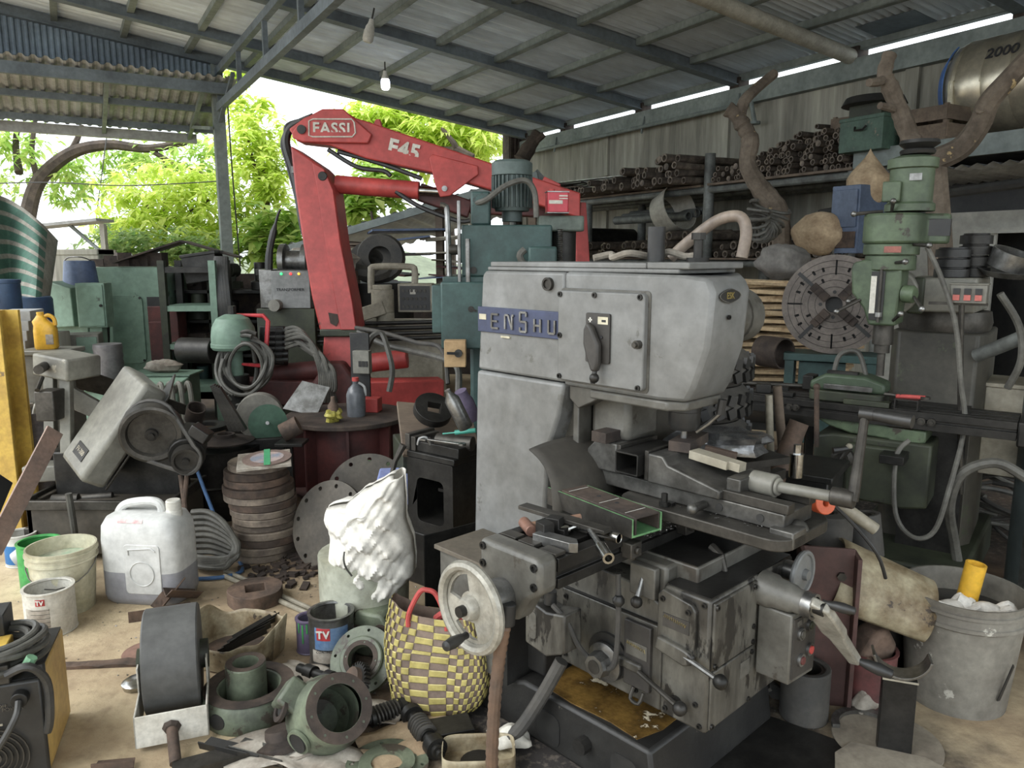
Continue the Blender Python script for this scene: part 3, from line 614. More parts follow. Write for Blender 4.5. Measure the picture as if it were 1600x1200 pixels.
b = MB(); b.cyl((.425,-.03,.632),(.452,-.03,.630),.020,n=14); part('crank_nut', b, 'irondk', cr)
b = MB(); b.lathe([(.066-.008*math.cos(t*.7854), .009*math.sin(t*.7854)) for t in range(8)],28,(.31,.13,.645),(1,0,0),closed=True); w2 = mp('small_handwheel', b, 'enshu')
b = MB(); b.lathe([(0,.02),(.016,.02),(.018,.006),(.06,.0),(.06,-.006),(0,-.006)],24,(.31,.13,.645),(1,0,0)); part('wheel_web', b, 'enshu', w2)
b = MB(); b.cyl((.25,.13,.645),(.30,.13,.645),.03,n=16); part('wheel_boss', b, 'steel', w2)
b = MB(); b.prism([(-.05,.375),(.11,.36),(.11,.575),(-.05,.59)], .265, .37, YZ(0)); sb = mp('switch_box', b, 'enshud', .005)
b = MB(); b.prism([(-.04,.39),(.10,.376),(.10,.56),(-.04,.575)], .370, .374, YZ(0)); part('switch_panel', b, 'platek', sb)
for v_, z_, m_ in ((.0,.52,'kneec'),(.055,.53,'gdark'),(.01,.435,'reddk'),(.062,.45,'red')):
    b = MB(); b.ring((.374,v_,z_),(.382,v_,z_),.019,.013,16); part('button_rim', b, 'steel', sb)
    b = MB(); b.cyl((.374,v_,z_),(.386,v_,z_),.012,n=14); part('push_button', b, m_, sb)
for k_ in range(3): b = MB(); b.box((.375,-.01+.035*k_,.556),(.002,.024,.016)); part('button_tag', b, 'enshud', sb)
# base casting with coolant pool and foot pockets
b = MB(); b.prism([(-.92,.0),(-.92,.17),(-.45,.17),(-.40,.19),(.12,.19),(.15,.0)], -.365, .32, XZ(0)); bs = mp('base', b, 'basec', .012)
b = MB(); b.prism([(-.34,-.335),(-.2,-.345),(-.05,-.335),(.06,-.345),(.085,-.25),(.08,-.14),(-.35,-.15)], .188, .1935); part('coolant_pool', b, 'amber', bs)
for u0 in (-.33, -.02):
    b = MB(); b.prism(rrect(u0,u0+.10,.02,.13,.03), -.368, -.30, XZ(0)); part('foot_pocket', b, 'black', bs)
b = MB(); b.cyl((-.12,-.365,.10),(-.12,-.40,.10),.026,n=10); part('plug', b, 'irondk', bs)
b = MB(); b.bb(-.88,-.36,-.30,.30,.19,.36); mp('pedestal', b, 'basec', .01)
# plinth cupboard on the near side of the column
b = MB(); b.bb(-.80,-.50,-.395,-.175,0.17,.553); pc = mp('side_cabinet', b, 'enshud', .004)
b = MB(); b.bb(-.815,-.40,-.41,-.172,.553,.57); part('cabinet_top', b, mat('browntop', (104,94,80), (84,76,64), .7, sc=6, vary=0), pc, .002)
b = MB(); b.bb(-.46,-.44,-.40,-.18,.17,.553); part('cabinet_panel', b, 'basec', pc)
# rubber apron between column and table
def sheet(fn, nu, nv, th=.004):
    b = MB(); g = [[V(fn(i/nu, j/nv)) for j in range(nv+1)] for i in range(nu+1)]; w = nv+1
    b.add([p for r in g for p in r], [(i*w+j, (i+1)*w+j, (i+1)*w+j+1, i*w+j+1) for i in range(nu) for j in range(nv)]); return b
def solid(o, t, off=0):
    m = o.modifiers.new('thickness', 'SOLIDIFY'); m.thickness = t; m.offset = off; return o
def apr(a, c):
    v_ = -.32+.74*a; top = V((-.44+.02*math.sin(a*5), v_+.02, .955+.02*math.sin(a*7+1)+.10*a)); bot = V((-.265+.02*math.sin(a*6), v_-.05+.05*a, .80))
    p = top.lerp(bot, c); p += V((.035*math.sin(pi*c), 0, .035*math.sin(pi*c)*(1-.4*c))); p.x += .012*math.sin(a*11)*c
    return p
ap = one('rubber_apron', sheet(apr, 24, 12), mat('apron', (72,66,56), (54,50,43), .75, sc=4, vary=0), 'brown rubber chip apron draped between column and table', 'apron', loc=MO, rot=(0,0,MR)); solid(ap, .005)

# ---------------------------------------------------------------- machine vise on the table
vise = thing('machine_vise', 'heavy grey machine vise clamping a square tube on the mill table', 'vise', mw(0,0,zt+.001), MR)
def vp(name, mb, m, bev=.003, parent=None): return part(name, mb, m, parent or vise, bev)
vc = -.03
b = MB(); b.prism(rrect(-.17,.40,vc-.16,vc+.15,.06,5), 0, .035); vp('swivel_base', b, 'iron', .004)
b = MB(); b.bb(-.335,.36,vc-.085,vc+.085,.036,.085); vp('vise_bed', b, 'visest', .004)
b = MB(); b.bb(.0,.37,vc-.085,vc-.045,.085,.115); b.bb(.0,.37,vc+.045,vc+.085,.085,.115); vp('guide_rail', b, 'iron', .003)
b = MB(); b.prism([(-.335,.086),(-.335,.15),(-.30,.185),(-.21,.185),(-.21,.086)], vc-.10, vc+.10, XZ(0)); fj = vp('fixed_jaw', b, 'visest', .006)
b = MB(); b.bb(-.209,-.195,vc-.10,vc+.10,.09,.185); vp('jaw_plate', b, 'iron', .002)
b = MB(); b.bb(-.100,-.086,vc-.10,vc+.10,.09,.185); vp('jaw_plate', b, 'iron', .002)
b = MB(); b.prism([(-.085,.086),(-.085,.18),(-.03,.18),(-.01,.155),(.17,.115),(.17,.086)], vc-.105, vc+.105, XZ(0)); mj = vp('moving_jaw', b, 'visest', .006)
b = MB(); b.bb(.17,.215,vc-.07,vc+.07,.086,.15); vp('nut_block', b, 'visest', .004)
b = MB(); b.cyl((.21,vc+.01,.13),(.285,vc+.01,.13),.034,n=20); b.cyl((.285,vc+.01,.13),(.295,vc+.01,.13),.026,n=18); vp('thrust_collar', b, 'saw', .003)
b = MB(); b.cyl((.29,vc+.01,.13),(.46,vc+.02,.135),.016,n=14); vp('lead_screw', b, 'saw', 0)
b = MB(); b.bb(-.02,.02,vc-.12,vc-.10,.0,.045); b.cyl((0,vc-.13,.036),(0,vc-.13,.075),.010,n=6); b.cyl((.0,vc-.13,.036),(.0,vc-.13,.05),.016,n=12); vp('clamp_bolt', b, 'irondk', 0)
b = MB(); b.cyl((.115,vc-.095,.06),(.115,vc-.15,.06),.013,n=12); b.sphere((.115,vc-.155,.06),.017,12); vp('locking_pin', b, 'visest', 0)
for u_ in (.16,.29):
    b = MB(); b.cyl((u_,vc-.086,.06),(u_,vc-.0875,.06),.012,n=12); vp('bed_hole', b, 'black', 0)
crk = vp('crank_handle', MB().cyl((.44,vc+.02,.137),(.50,vc+.025,.137),.026,n=16), 'iron', .003)
b = MB(); b.tube([(.49,vc+.025,.137),(.495,vc+.03,.16),(.503,.015,.37)], [.020,.011], 10); part('arm', b, 'iron', crk)
b = MB(); b.cyl((.49,.015,.37),(.525,.018,.37),.016,n=12); b.cyl((.525,.018,.37),(.62,.02,.366),.015,.018,n=12); part('grip', b, 'black', crk)
b = MB(); b.sphere((.37,vc-.02,.03),.03,14); b.bb(.33,.40,vc-.11,vc-.03,.0,.05); vp('end_clamp', b, 'visest', .004)
# white coolant slop is a puddle on the vise base
# work and loose pieces lying about the vise and table
def mthing(name, mb, m, label, cat, u, v, z, rz=0., bev=.0015, group=None, rx=0., ry=0.): return one(name, mb, m, label, cat, mw(u, v, z), (rx, ry, MR+rz), group, bev)
b = MB(); b.prism(rrect(-.045,.045,0,.07,.004,2), -.11, .11, XZ(0), [rrect(-.040,.040,.005,.065,.003,2)])
mthing('square_tube', b, 'irondk', 'short dark square steel tube gripped in the vise jaws', 'tube', -.148, vc-.02, zt+.1045)
b = MB(); b.bb(-.03,.03,-.13,.13,0,.035); mthing('steel_bar', b, 'rustdk', 'dark flat bar lying on the fixed jaw of the vise', 'bar', -.262, vc+.0, zt+.187)
b = MB(); b.bb(-.035,.035,-.09,.09,0,.032); b.cyl((0,0,.032),(0,0,.0325),.008,n=10); mthing('steel_bar', b, 'rustdk', 'thick rusty bar under the cutter on the moving jaw', 'bar', -.045, vc+.06, zt+.182, .25)
b = MB(); b.prism([(-.085,-.025),(.05,-.025),(.05,-.012),(.085,-.012),(.085,.025),(-.085,.025)], 0, .026); mthing('parallel_bar', b, 'beige', 'pale ground parallel bar with a notch on the vise slide', 'bar', .10, vc-.01, zt+.163, -.05, ry=rad(4))
b = MB(); b.bb(-.05,.05,-.012,.012,0,.018); mthing('steel_strip', b, 'rust', 'small brown strip leaning by the pale parallel bar', 'bar', .055, vc+.085, zt+.168, .5, ry=rad(10))
b = MB(); b.bb(-.10,.10,-.02,.02,0,.012); mthing('steel_strip', b, 'irondk', 'flat dark strip behind the pale parallel bar', 'bar', .03, vc+.05, zt+.155, .15, ry=rad(10))
# green channel on the table
ch = thing('steel_channel', 'two nested steel channels with green painted edges on the table', 'channel', mw(-.135,-.285,zt+.001), MR+rad(-8))
b = MB(); b.prism([(-.065,0),(.055,0),(.055,.055),(.049,.055),(.049,.006),(-.059,.006),(-.059,.055),(-.065,.055)], -.19, .19, YZ(0)); part('outer_channel', b, mat('chgreen',(104,160,100),(80,130,80),.5,sc=9), ch, .001)
b = MB(); b.prism([(-.052,.058),(-.052,.007),(-.047,.007),(-.047,.053),(.040,.053),(.040,.007),(.045,.007),(.045,.058)], -.15, .19, YZ(0)); part('inner_channel', b, 'rustdk', ch, .001)
b = MB(); b.bb(-.19,.19,-.0665,-.0652,.0,.055); part('mill_scale_face', b, 'iron', ch)
for x_ in (-.02,.06): b = MB(); b.cyl((x_,0,.058),(x_,0,.0585),.007,n=12); part('drilled_hole', b, 'ink', ch)
for x_ in (-.11,.03,.14): b = MB(); b.bb(x_,x_+.002,-.045,.035,.0578,.0586); part('scribed_line', b, 'white', ch)
# tools on the near end of the table
wr_ = thing('socket_wrench', 'bright L-shaped socket wrench hanging over the table edge', 'wrench', mw(-.02,-.50,zt+.012), MR+rad(-12))
b = MB(); b.tube([(-.095,.005,.0),(-.075,.045,.016),(-.045,.04,.02),(.0,.02,.018),(.10,-.02,.012)], .0085, 10, sm=3); part('shank', b, 'chrome', wr_)
b = MB(); b.ring((.085,-.014,.013),(.15,-.04,.008),.016,.010,12); part('socket', b, 'chrome', wr_)
b = MB(); b.ring((-.10,-.02,-.002),(-.094,.01,.002),.016,.010,12); part('socket', b, 'chrome', wr_)
b = MB(); b.ring((-.09,0,0),(.09,0,0),.0155,.012,14); mthing('steel_pipe', b, 'chrome', 'short bright steel pipe lying beside the socket wrench', 'pipe', -.045, -.44, zt+.017, .08)
hm = thing('hammer', 'ball hammer with copper head lying on the table end', 'hammer', mw(-.19,-.53,zt+.018), MR+rad(62))
b = MB(); b.cyl((-.02,-.04,.0),(-.02,.035,.0),.017,n=12); b.cyl((-.02,-.045,0),(-.02,-.03,0),.0175,n=12); part('head', b, mat('copper', (150,104,84), (120,84,70), .5, .4, sc=9), hm, .002)
b = MB(); b.cyl((-.02,0,0),(.14,-.01,.012),.010,.013,n=10); part('handle', b, mat('handlew', (160,118,92), (124,90,70), .6, sc=9), hm)
b = MB(); b.bb(-.16,.16,-.02,.02,0,.012); mthing('flat_bar', b, 'iron', 'flat grey bar lying across hammer and clamps', 'bar', -.14, -.46, zt+.030, .05)
b = MB(); b.prism([(-.07,-.02),(.05,-.02),(.07,-.005),(.05,.02),(-.07,.02)], 0, .028); mthing('clamp_strap', b, 'steel', 'grey stepped clamp strap on the table corner', 'clamp', -.06, -.57, zt+.001, .15)
b = MB(); b.prism([(-.03,0),(.03,0),(.03,.022),(.012,.022),(.012,.05),(-.03,.05)], -.018, .018, XZ(0)); mthing('step_block', b, 'irondk', 'dark step block beside the hammer head', 'block', -.125, -.50, zt+.001, .3)
b = MB(); b.prism([(-.03,0),(.03,0),(.03,.022),(.012,.022),(.012,.05),(-.03,.05)], -.018, .018, XZ(0)); mthing('step_block', b, 'irondk', 'dark step block nearest the grey clamp strap', 'block', -.115, -.555, zt+.001, -.2)
for i, (u_, v_, lab) in enumerate(((-.20,-.605,'small tee-slot block at the rear corner of the table end'),(-.125,-.608,'small tee-slot block at the middle of the table end'),(-.04,-.612,'small tee-slot block at the front of the table end'))):
    b = MB(); b.bb(-.03,.03,-.02,.02,0,.010); mthing('tee_block', b, 'iron', lab, 'block', u_, v_, zt+.0005, .02)
# things standing on top of the mill
zt2 = 1.583
b = MB(); b.ring((0,0,0),(0,0,.105),.027,.023,20); b.cyl((0,0,0),(0,0,.004),.026,n=20)
one('steel_cup', b, 'black', 'black steel sleeve standing on top of the mill', 'sleeve', mw(-.13,-.06,zt2))
b = MB(); b.tube([mw(-.16,.06,zt2+.01), mw(-.11,.08,zt2+.06), mw(-.02,.10,zt2+.125), mw(.045,.12,zt2+.135), mw(.07,.12,zt2+.09), mw(.065,.11,zt2+.012)], .018, 12, sm=6)
dh = one('conduit_elbow', b, mat('condw', (146,130,114), (112,98,86), .5, sc=9, vary=0), 'thick pale curved conduit arching over the mill top', 'conduit')
b = MB(); b.cyl((0,0,0),(0,0,.012),.034,n=16); b.cyl((0,0,.012),(0,0,.065),.014,n=12); b.cyl((0,0,.065),(0,0,.085),.022,n=6)
one('draw_bolt', b, 'irondk', 'dark hex bolt standing on a washer on the mill top', 'bolt', mw(.0,-.03,zt2))
def rope(p, r=.012): return MB().tube(p, r, 8, sm=4)
one('rag_roll', rope([mw(-.33,-.12,zt2+.010), mw(-.29,-.08,zt2+.022), mw(-.25,-.12,zt2+.012), mw(-.20,-.10,zt2+.026), mw(-.17,-.0,zt2+.012), mw(-.12,-.01,zt2+.03), mw(-.08,.02,zt2+.016), mw(-.03,.02,zt2+.02)], .011), mat('ragg',(150,142,128),(112,104,92),.9,sc=12), 'twisted pale rag roll around the black sleeve', 'rag')

# ================================================================ right side: racks, pipes, tank, turret mill
rk = tag(thing('pipe_rack', 'long pipe rack of round steel posts and shelves along the concrete wall', 'rack', rz=ROOM))
for i, (w_, s_, zt_) in enumerate(((8.0,8.28,3.02),(8.6,7.75,2.6),(8.0,5.95,2.6),(8.0,11.2,2.55),(8.0,13.8,2.55),(9.2,11.2,2.55),(9.2,8.28,2.6),(9.2,13.8,2.55))):
    b = MB(); b.cyl((w_,s_,0),(w_,s_,zt_),.075,n=16); part('post', b, 'piperack', rk)
for z_, s0, s1 in ((2.52,5.9,15.2),(1.5,5.75,15.2)):
    for w_ in (7.98, 8.7, 9.25):
        b = MB(); b.cyl((w_,s0,z_),(w_,s1,z_),.05,n=10); part('rail', b, 'piperack', rk)
b = MB(); b.bb(7.88,9.3,5.9,8.2,2.57,2.6); part('shelf_plate', b, 'woodold', rk)
b = MB(); b.bb(7.85,9.3,5.75,8.2,1.55,1.575); part('shelf_plate', b, 'woodold', rk)
b = MB(); b.bb(7.95,9.3,8.3,14.8,1.55,1.575); part('shelf_plate', b, 'woodold', rk)
b = MB(); b.bb(7.95,9.3,8.4,14.8,2.57,2.6); part('shelf_plate', b, 'woodold', rk)
_pm = {}
def pipe_me(ro, L_, hollow=True):
    k = (round(ro,3), L_, hollow)
    if k not in _pm:
        b = MB()
        if hollow: b.lathe([(ro*.62,0),(ro,0),(ro,L_),(ro*.62,L_)], 10, (0,0,0), (1,0,0), closed=True)
        else: b.cyl((0,0,0),(L_,0,0), ro, n=8)
        _pm[k] = b.mesh('steel_pipe', 'rustpipe')
    return _pm[k]
def heap(s0, s1, z0, topf, ro, label, group, L_=1.1, w0=7.95, jit=.12, tilt=.03, vary=.2, cap=999, name='steel_pipe', mt='rustpipe', L0=None):
    L_ = L0 or L_
    r2 = random.Random(int(s0*100)+3); n = 0; row = 0; z = z0
    while True:
        dz = ro*1.74; s_ = s0+ro+(ro if row % 2 else 0); any_ = False
        while s_ < s1-ro:
            if z+ro < topf((s_-s0)/(s1-s0)) and n < cap:
                q = ro*(1-r2.random()*vary); me = pipe_me(round(q*200)/200, L_, r2.random() < .85)
                o = part(name, me, mt, None, loc=rw(w0+r2.uniform(-jit,jit), s_+r2.uniform(-.2,.2)*ro, z+q+r2.uniform(0,.1)*ro), rot=(0, r2.uniform(-tilt,tilt*.4), ROOM+r2.uniform(-.05,.05)))
                tag(o, label, 'pipe', group); n += 1; any_ = True
            s_ += 2*ro
        row += 1; z += dz
        if not any_ or row > 40: break
    return n
N1 = heap(5.95, 8.15, 2.6, lambda t: 2.60+.52*min(1, (1-abs(t-.22)*.95))+.02, .040, 'thin rusty pipe in the dense heap on the upper rack shelf', 'thin pipes heaped on the upper shelf', cap=150)
N2 = heap(8.4, 11.2, 2.6, lambda t: 3.08-.42*t, .058, 'rusty pipe sticking out of the upper shelf left of the round post', 'pipes on the upper shelf left of the post', 1.5, 7.6, .2, .06, cap=60)
N3 = heap(5.9, 8.1, 1.576, lambda t: 1.62+.62*(1-t*.75), .062, 'thick rusty pipe end on the lower shelf behind the round chuck', 'thick pipes on the lower shelf', 1.2, 7.9, .15, vary=.45, cap=40, L0=.8)
N4 = heap(8.45, 11.6, 1.576, lambda t: 2.12-.3*abs(t-.35), .072, 'rusty bar end in the heap on the lower shelf behind the grey mill', 'bars on the lower shelf', 1.3, 7.85, .25, .05, vary=.4, cap=50)
# long flat stock on the far shelf
r3 = random.Random(5)
for i in range(26):
    b = MB(); wdt = r3.uniform(.05,.16); L_ = r3.uniform(1.2,2.6); b.bb(-wdt/2,wdt/2,-L_/2,L_/2,0,.02)
    one('flat_bar', b, r3.choice(['rustdk','rustdk','iron','steel','woodold']), 'long flat strip in the loose pile at the far end of the upper shelf', 'bar', rw(8.05+r3.uniform(-.1,.7), 12.3+r3.uniform(-.7,.9), 2.61+i*.014), (r3.uniform(-.02,.03), r3.uniform(-.15,.15), ROOM+r3.uniform(-.25,.25)), 'flat strips on the far upper shelf')
for i in range(7):
    b = MB(); b.ring((0,0,0),(1.2,0,0),.10,.085,18)
    one('large_pipe', b, 'rustdk', ('first','second','third','fourth','fifth','upper left','upper right')[i]+' wide thin-walled pipe end from the right under the flat strips', 'pipe', rw(7.85, 11.35+.24*i, 2.70 if i < 5 else 2.88), RR, 'wide pipes at the far end of the rack')
b = MB(); b.ring((0,0,0),(1.4,0,0),.2,.185,24); one('large_tube', b, 'irondk', 'big dark tube lying on the lower shelf behind the red can', 'tube', rw(7.9, 11.6, 1.9), RR)
b = MB(); b.lathe([(.30,.0),(.36,.35),(.35,.35),(.29,.0)], 26, (0,0,0), closed=True); one('hopper', b, mat('zinc', (176,172,160), (150,146,134), .5, sc=3), 'pale tapered sheet metal hopper lying on the lower shelf', 'hopper', rw(8.1, 9.35, 2.22), (rad(70), rad(20), ROOM))
for i in range(3):
    b = MB(); b.ring((0,-.9,0),(0,.9,0),.07,.055,14); one('long_pipe', b, 'piperack', 'long pale pipe lying along the lower shelf beside the hopper', 'pipe', rw(8.3+.17*i, 9.9, 2.2+.05*i), RR, 'long pale pipes on the lower shelf')
b = MB(); b.bar((0,0,0),(0,0,.75),.05,.05); b.bar((0,0,.72),(.0,-.5,.1),.03,.03); b.bar((0,0,.72),(.0,.5,.1),.03,.03); b.bar((0,-.55,.08),(0,.6,.1),.04,.04)
one('frame_stand', b, 'greenb', 'green triangular frame standing at the far end of the rack', 'frame', rw(8.0, 14.3, 2.6), RR)
# brush log hung with coils, leaning trunks used as posts
def trunk(name, label, pts, rs, mt='bark', branches=(), group=None):
    t = thing(name, label, 'tree trunk', pts[0], group=group); p0 = V(pts[0])
    p = smooth(pts, 6); n = len(p); r_ = [rs[0]+(rs[-1]-rs[0])*i/(n-1) for i in range(n)]; rj = random.Random(len(label))
    r_ = [q*(1+rj.uniform(-.12,.12)) for q in r_]
    part('stem', MB().tube([q-p0 for q in p], r_, 10), mt, t)
    for bp, br in branches:
        q = smooth(bp, 5); part('branch', MB().tube([k_-p0 for k_ in q], [br[0]+(br[-1]-br[0])*i/(len(q)-1) for i in range(len(q))], 8), mt, t)
    return t
trunk('tree_trunk', 'bare tree trunk bending up in front of the pipe rack to the wall beam', [at(1222,395,7.6),at(1215,330,7.6),at(1185,290,7.6),at(1168,255,7.6),at(1172,220,7.6),at(1160,195,7.6),at(1148,178,7.6),at(1136,170,7.6)], [.10,.07], 'bark', [([at(1155,190,7.6),at(1162,160,7.6),at(1180,140,7.7),at(1210,115,7.8)],[.06,.05])])
trunk('tree_trunk', 'forked bare tree trunk with peeling bark above the turret mill', [at(1460,253,5.6),at(1430,232,5.6),at(1420,210,5.6),at(1405,170,5.6),at(1390,135,5.6),at(1382,115,5.6),at(1390,85,5.6)], [.075,.05], 'bark', [([at(1384,122,5.6),at(1372,128,5.55),at(1358,129,5.5)],[.035,.03]), ([at(1400,172,5.6),at(1388,168,5.55),at(1375,165,5.5)],[.03,.025]), ([at(1455,252,5.6),at(1500,232,5.5),at(1530,195,5.4),at(1545,160,5.3),at(1575,125,5.2),at(1612,85,5.1)],[.085,.06,.06]), ([at(1537,180,5.35),at(1533,170,5.3)],[.04,.035]), ([at(1460,253,5.6),at(1470,420,5.75),at(1475,700,5.9)],[.08,.1])])
t_ = []
for k_ in range(120): a = k_*2*pi/10; q = -.3+3.6*k_/120; cc_ = V((.19*math.cos(q+pi), 0, .19*math.sin(q+pi))); t_.append(cc_+V((math.cos(q+pi)*math.cos(a)*.1, math.sin(a)*.1, math.sin(q+pi)*math.cos(a)*.1)))
b = MB(); b.tube(t_, .016, 6)
one('wire_coil', b, 'hose', 'coiled brown spring hose hanging on the bending trunk', 'coil', at(1202,330,7.0), (.3,0,.8))
b = MB(); b.tube([(0,0,0),(.06,0,-.25),(.02,-.03,-.5),(-.1,0,-.62),(-.16,0,-.3),(-.05,.05,.05)], .02, 7, sm=6); one('hose_loop', b, 'hose', 'brown hose loop hanging beside the coiled spring hose', 'hose', at(1330,300,7.2))
# sacks
def blob(rx, ry, rz_, seed, n=18, lump=.12, pinch=0.):
    r_ = random.Random(seed); ph = [r_.uniform(0,6) for _ in range(6)]; b = MB(); b.sphere((0,0,0),1,n); out = []
    for p in b.v:
        p = V(p); k = 1+lump*(math.sin(3*p.x+ph[0])*math.sin(4*p.y+ph[1])+.7*math.sin(7*p.z+ph[2]+2*p.x)+.5*math.sin(9*p.x+ph[3])*math.sin(8*p.y+ph[4]))
        sx = 1-pinch*max(0, p.z); out.append((p.x*rx*k*sx, p.y*ry*k*sx, p.z*rz_*(1 if pinch else k)))
    b.v = out; return b
one('sack', blob(.26,.26,.2,3,32,.05), 'sacking', 'bulging tan sack tied with rope on the lower shelf', 'sack', at(1283,365,7.4), sm=80)
one('sack', blob(.2,.2,.28,8,32,.06,.95), 'sacking', 'pointed tan sack standing above the blue cabinet', 'sack', at(1357,280,7.2), sm=80)
one('sack', blob(.22,.2,.16,12,32,.13), mat('greysack',(120,116,110),(92,88,84),.9,sc=5), 'dark grey cloth bundle left of the round chuck', 'sack', at(1222,410,6.4), sm=80)
t_ = thing('blue_cabinet', 'blue sheet metal cabinet behind the turret mill head', 'cabinet', at(1337,396,7.3)-V((0,0,.0)), ROOM)
b = MB(); b.bb(-.2,.2,-.15,.15,0,.62); part('body', b, mat('cabblue',(84,100,128),(70,84,108),.5,sc=4), t_, .006); b = MB(); b.bb(-.215,-.2,-.13,.13,.05,.2); part('drawer', b, 'rust', t_, .004); b = MB(); b.bb(-.215,-.2,-.13,.13,.24,.58); part('door', b, 'cabblue', t_, .004)
# clutter on the mezzanine: green box, crates, bracket
t_ = thing('steel_box', 'green steel box with a handle on the upper shelf end', 'box', rw(7.95,5.72,2.75), ROOM)
b = MB(); b.bb(-.2,.3,-.27,.27,0,.36); b.bb(-.21,.31,-.28,.28,.33,.37); part('body', b, mat('boxg',(70,98,82),(54,78,66),.6,sc=5,chip=(110,100,84)), t_, .004)
b = MB(); b.tube([(-.21,-.07,.26),(-.24,-.05,.22),(-.24,.05,.22),(-.21,.07,.26)], .012, 6); part('handle', b, 'irondk', t_)
b = MB(); b.lathe([(.0,.0),(.34,.0),(.30,.08),(.0,.13)],20,(0,0,.0)); part('lid', b, 'black', t_, loc=(.0,.0,.5)); b = MB(); b.bb(-.15,.25,-.2,.2,.37,.5); part('motor_frame', b, 'gdark', t_)
def crate(label, w_, s_, z_, rz_, lx, ly, h_, nsl):
    t = thing('wooden_crate', label, 'crate', rw(w_,s_,z_), ROOM+rz_, 'wooden crates on the mezzanine')
    for k_ in range(nsl):
        zz = h_*(k_+.1)/nsl; hh = h_/nsl*.8
        for sg in (-1,1):
            b = MB(); b.bb(-lx/2,lx/2,sg*ly/2-.01,sg*ly/2+.01,zz,zz+hh); part('slat', b, 'woodold', t); b = MB(); b.bb(sg*lx/2-.01,sg*lx/2+.01,-ly/2,ly/2,zz,zz+hh); part('slat', b, 'woodold', t)
    for sx in (-1,1):
        for sy in (-1,1): b = MB(); b.bb(sx*(lx/2-.03)-.02,sx*(lx/2-.03)+.02,sy*(ly/2-.03)-.02,sy*(ly/2-.03)+.02,0,h_); part('corner_post', b, 'woodold', t)
    b = MB(); b.bb(-lx/2,lx/2,-ly/2,ly/2,0,.02); part('bottom', b, 'woodold', t)
crate('slatted wooden crate beside the steel tank on the mezzanine', 8.2, 5.12, 2.79, 0, .5, .5, .36, 2)
crate('small wooden box tilted on the thin pipe heap', 8.2, 6.2, 3.02, .1, .3, .3, .2, 1)
# stainless tank on its stand
tk = thing('water_tank', 'horizontal stainless steel water tank with ribs on a white stand', 'tank', rw(8.75,4.3,2.76), ROOM)
prof = [(0,-1.0),(.2,-.98),(.38,-.92),(.48,-.82)]
for k_ in range(6):
    y_ = -.75+.27*k_; prof += [(.5,y_),(.5,y_+.1),(.485,y_+.125),(.5,y_+.15)]
prof += [(.48,.82),(.38,.92),(.2,.98),(0,1.0)]
b = MB(); b.lathe(prof, 32, (0,0,.62), (0,1,0)); part('shell', b, 'stainless', tk)
b = MB(); b.lathe([(.49,.84),(.40,.935),(.41,.94),(.5,.845)], 32, (0,0,.62), (0,1,0), rad(-40), rad(60), True); part('blue_band', b, mat('tankblue',(60,110,190),None,.4), tk)
for y_ in (-.7,-.05,.75):
    for x_ in (-.47,.47): b = MB(); b.bar((x_,y_,0),(x_,y_,.66),.05,.05); part('stand_leg', b, 'cream', tk)
    b = MB(); b.bar((-.47,y_,.02),(.47,y_,.02),.05,.04); part('stand_cross', b, 'cream', tk)
for x_ in (-.47,.47):
    for z_ in (.03,.62): b = MB(); b.bar((x_,-.75,z_),(x_,.78,z_),.04,.04); part('stand_rail', b, 'cream', tk)
lettering('tank_number','2000',.16,'ink',tk,frame((-.445,.28,.86),(0,-1,0),(.45,0,.89)),.003,.002)
# ---------------------------------------------------------------- round four-jaw chuck plate
CH = at(1303,476,5.2)
ck = thing('chuck_plate', 'large round four-jaw chuck plate with slots standing behind the turret mill', 'chuck', CH, rot=(rad(90), 0, rad(-24)))
hol = [circ(.055,20)]
def slot(a, r0, r1, w_):
    c, s_ = math.cos(a), math.sin(a); return [(c*x-s_*y, s_*x+c*y) for x, y in ((r0,-w_),(r1,-w_),(r1,w_),(r0,w_))]
for k_ in range(4):
    a = pi/4+k_*pi/2; hol.append(slot(a+pi/4,.20,.30,.006))
    for d_, r0, r1 in ((-.32,.16,.19),(.32,.16,.19),(-.2,.235,.265),(.2,.235,.265),(-.45,.23,.26),(.45,.23,.26)): hol.append(slot(a+d_,r0,r1,.008))
b = MB(); b.prism(circ(.335,56), -.045, .0, None, hol); 
part('disc', b, mat('chuckm',(112,102,94),(88,80,74),.5,.4,sc=6), ck)
b = MB(); b.cyl((0,0,-.05),(0,0,-.046),.33,n=40); part('back_plate', b, 'black', ck)
for r_ in (.12,.165,.21,.255,.295):
    b = MB(); b.lathe([(r_-.0015,0),(r_+.0015,0),(r_,.0012)],48,(0,0,.0),closed=True); part('turned_ring', b, 'irondk', ck)
for k_ in range(4):
    a = pi/4+k_*pi/2+.06; M_ = Matrix.Rotation(a,4,'Z')
    b = MB(); b.M = M_; b.bb(.09,.315,-.012,.012,.0,.006); part('jaw_slot', b, 'black', ck)
    b = MB(); b.M = M_; b.prism([(.06,.0),(.06,.05),(.11,.05),(.11,.035),(.15,.035),(.15,.02),(.19,.02),(.19,0)], -.028, .028, Matrix(((1,0,0,0),(0,0,1,0),(0,1,0,0),(0,0,0,1))))
    part('jaw', b, 'rustdk', ck, .003)
for k_ in range(4): b = MB(); q = (.085*math.cos(k_*pi/2),.085*math.sin(k_*pi/2)); b.cyl((q[0],q[1],0),(q[0],q[1],.003),.012,n=12); part('bolt', b, 'black', ck)
t_ = thing('chuck_stand', 'dark green steel stand carrying the round chuck plate', 'stand', V((CH.x,CH.y,0)), rad(-24)); zz = CH.z-.338
b = MB(); b.bb(-.3,.3,-.05,.25,zz-.05,zz); part('stand_top', b, 'gteal', t_, .004)
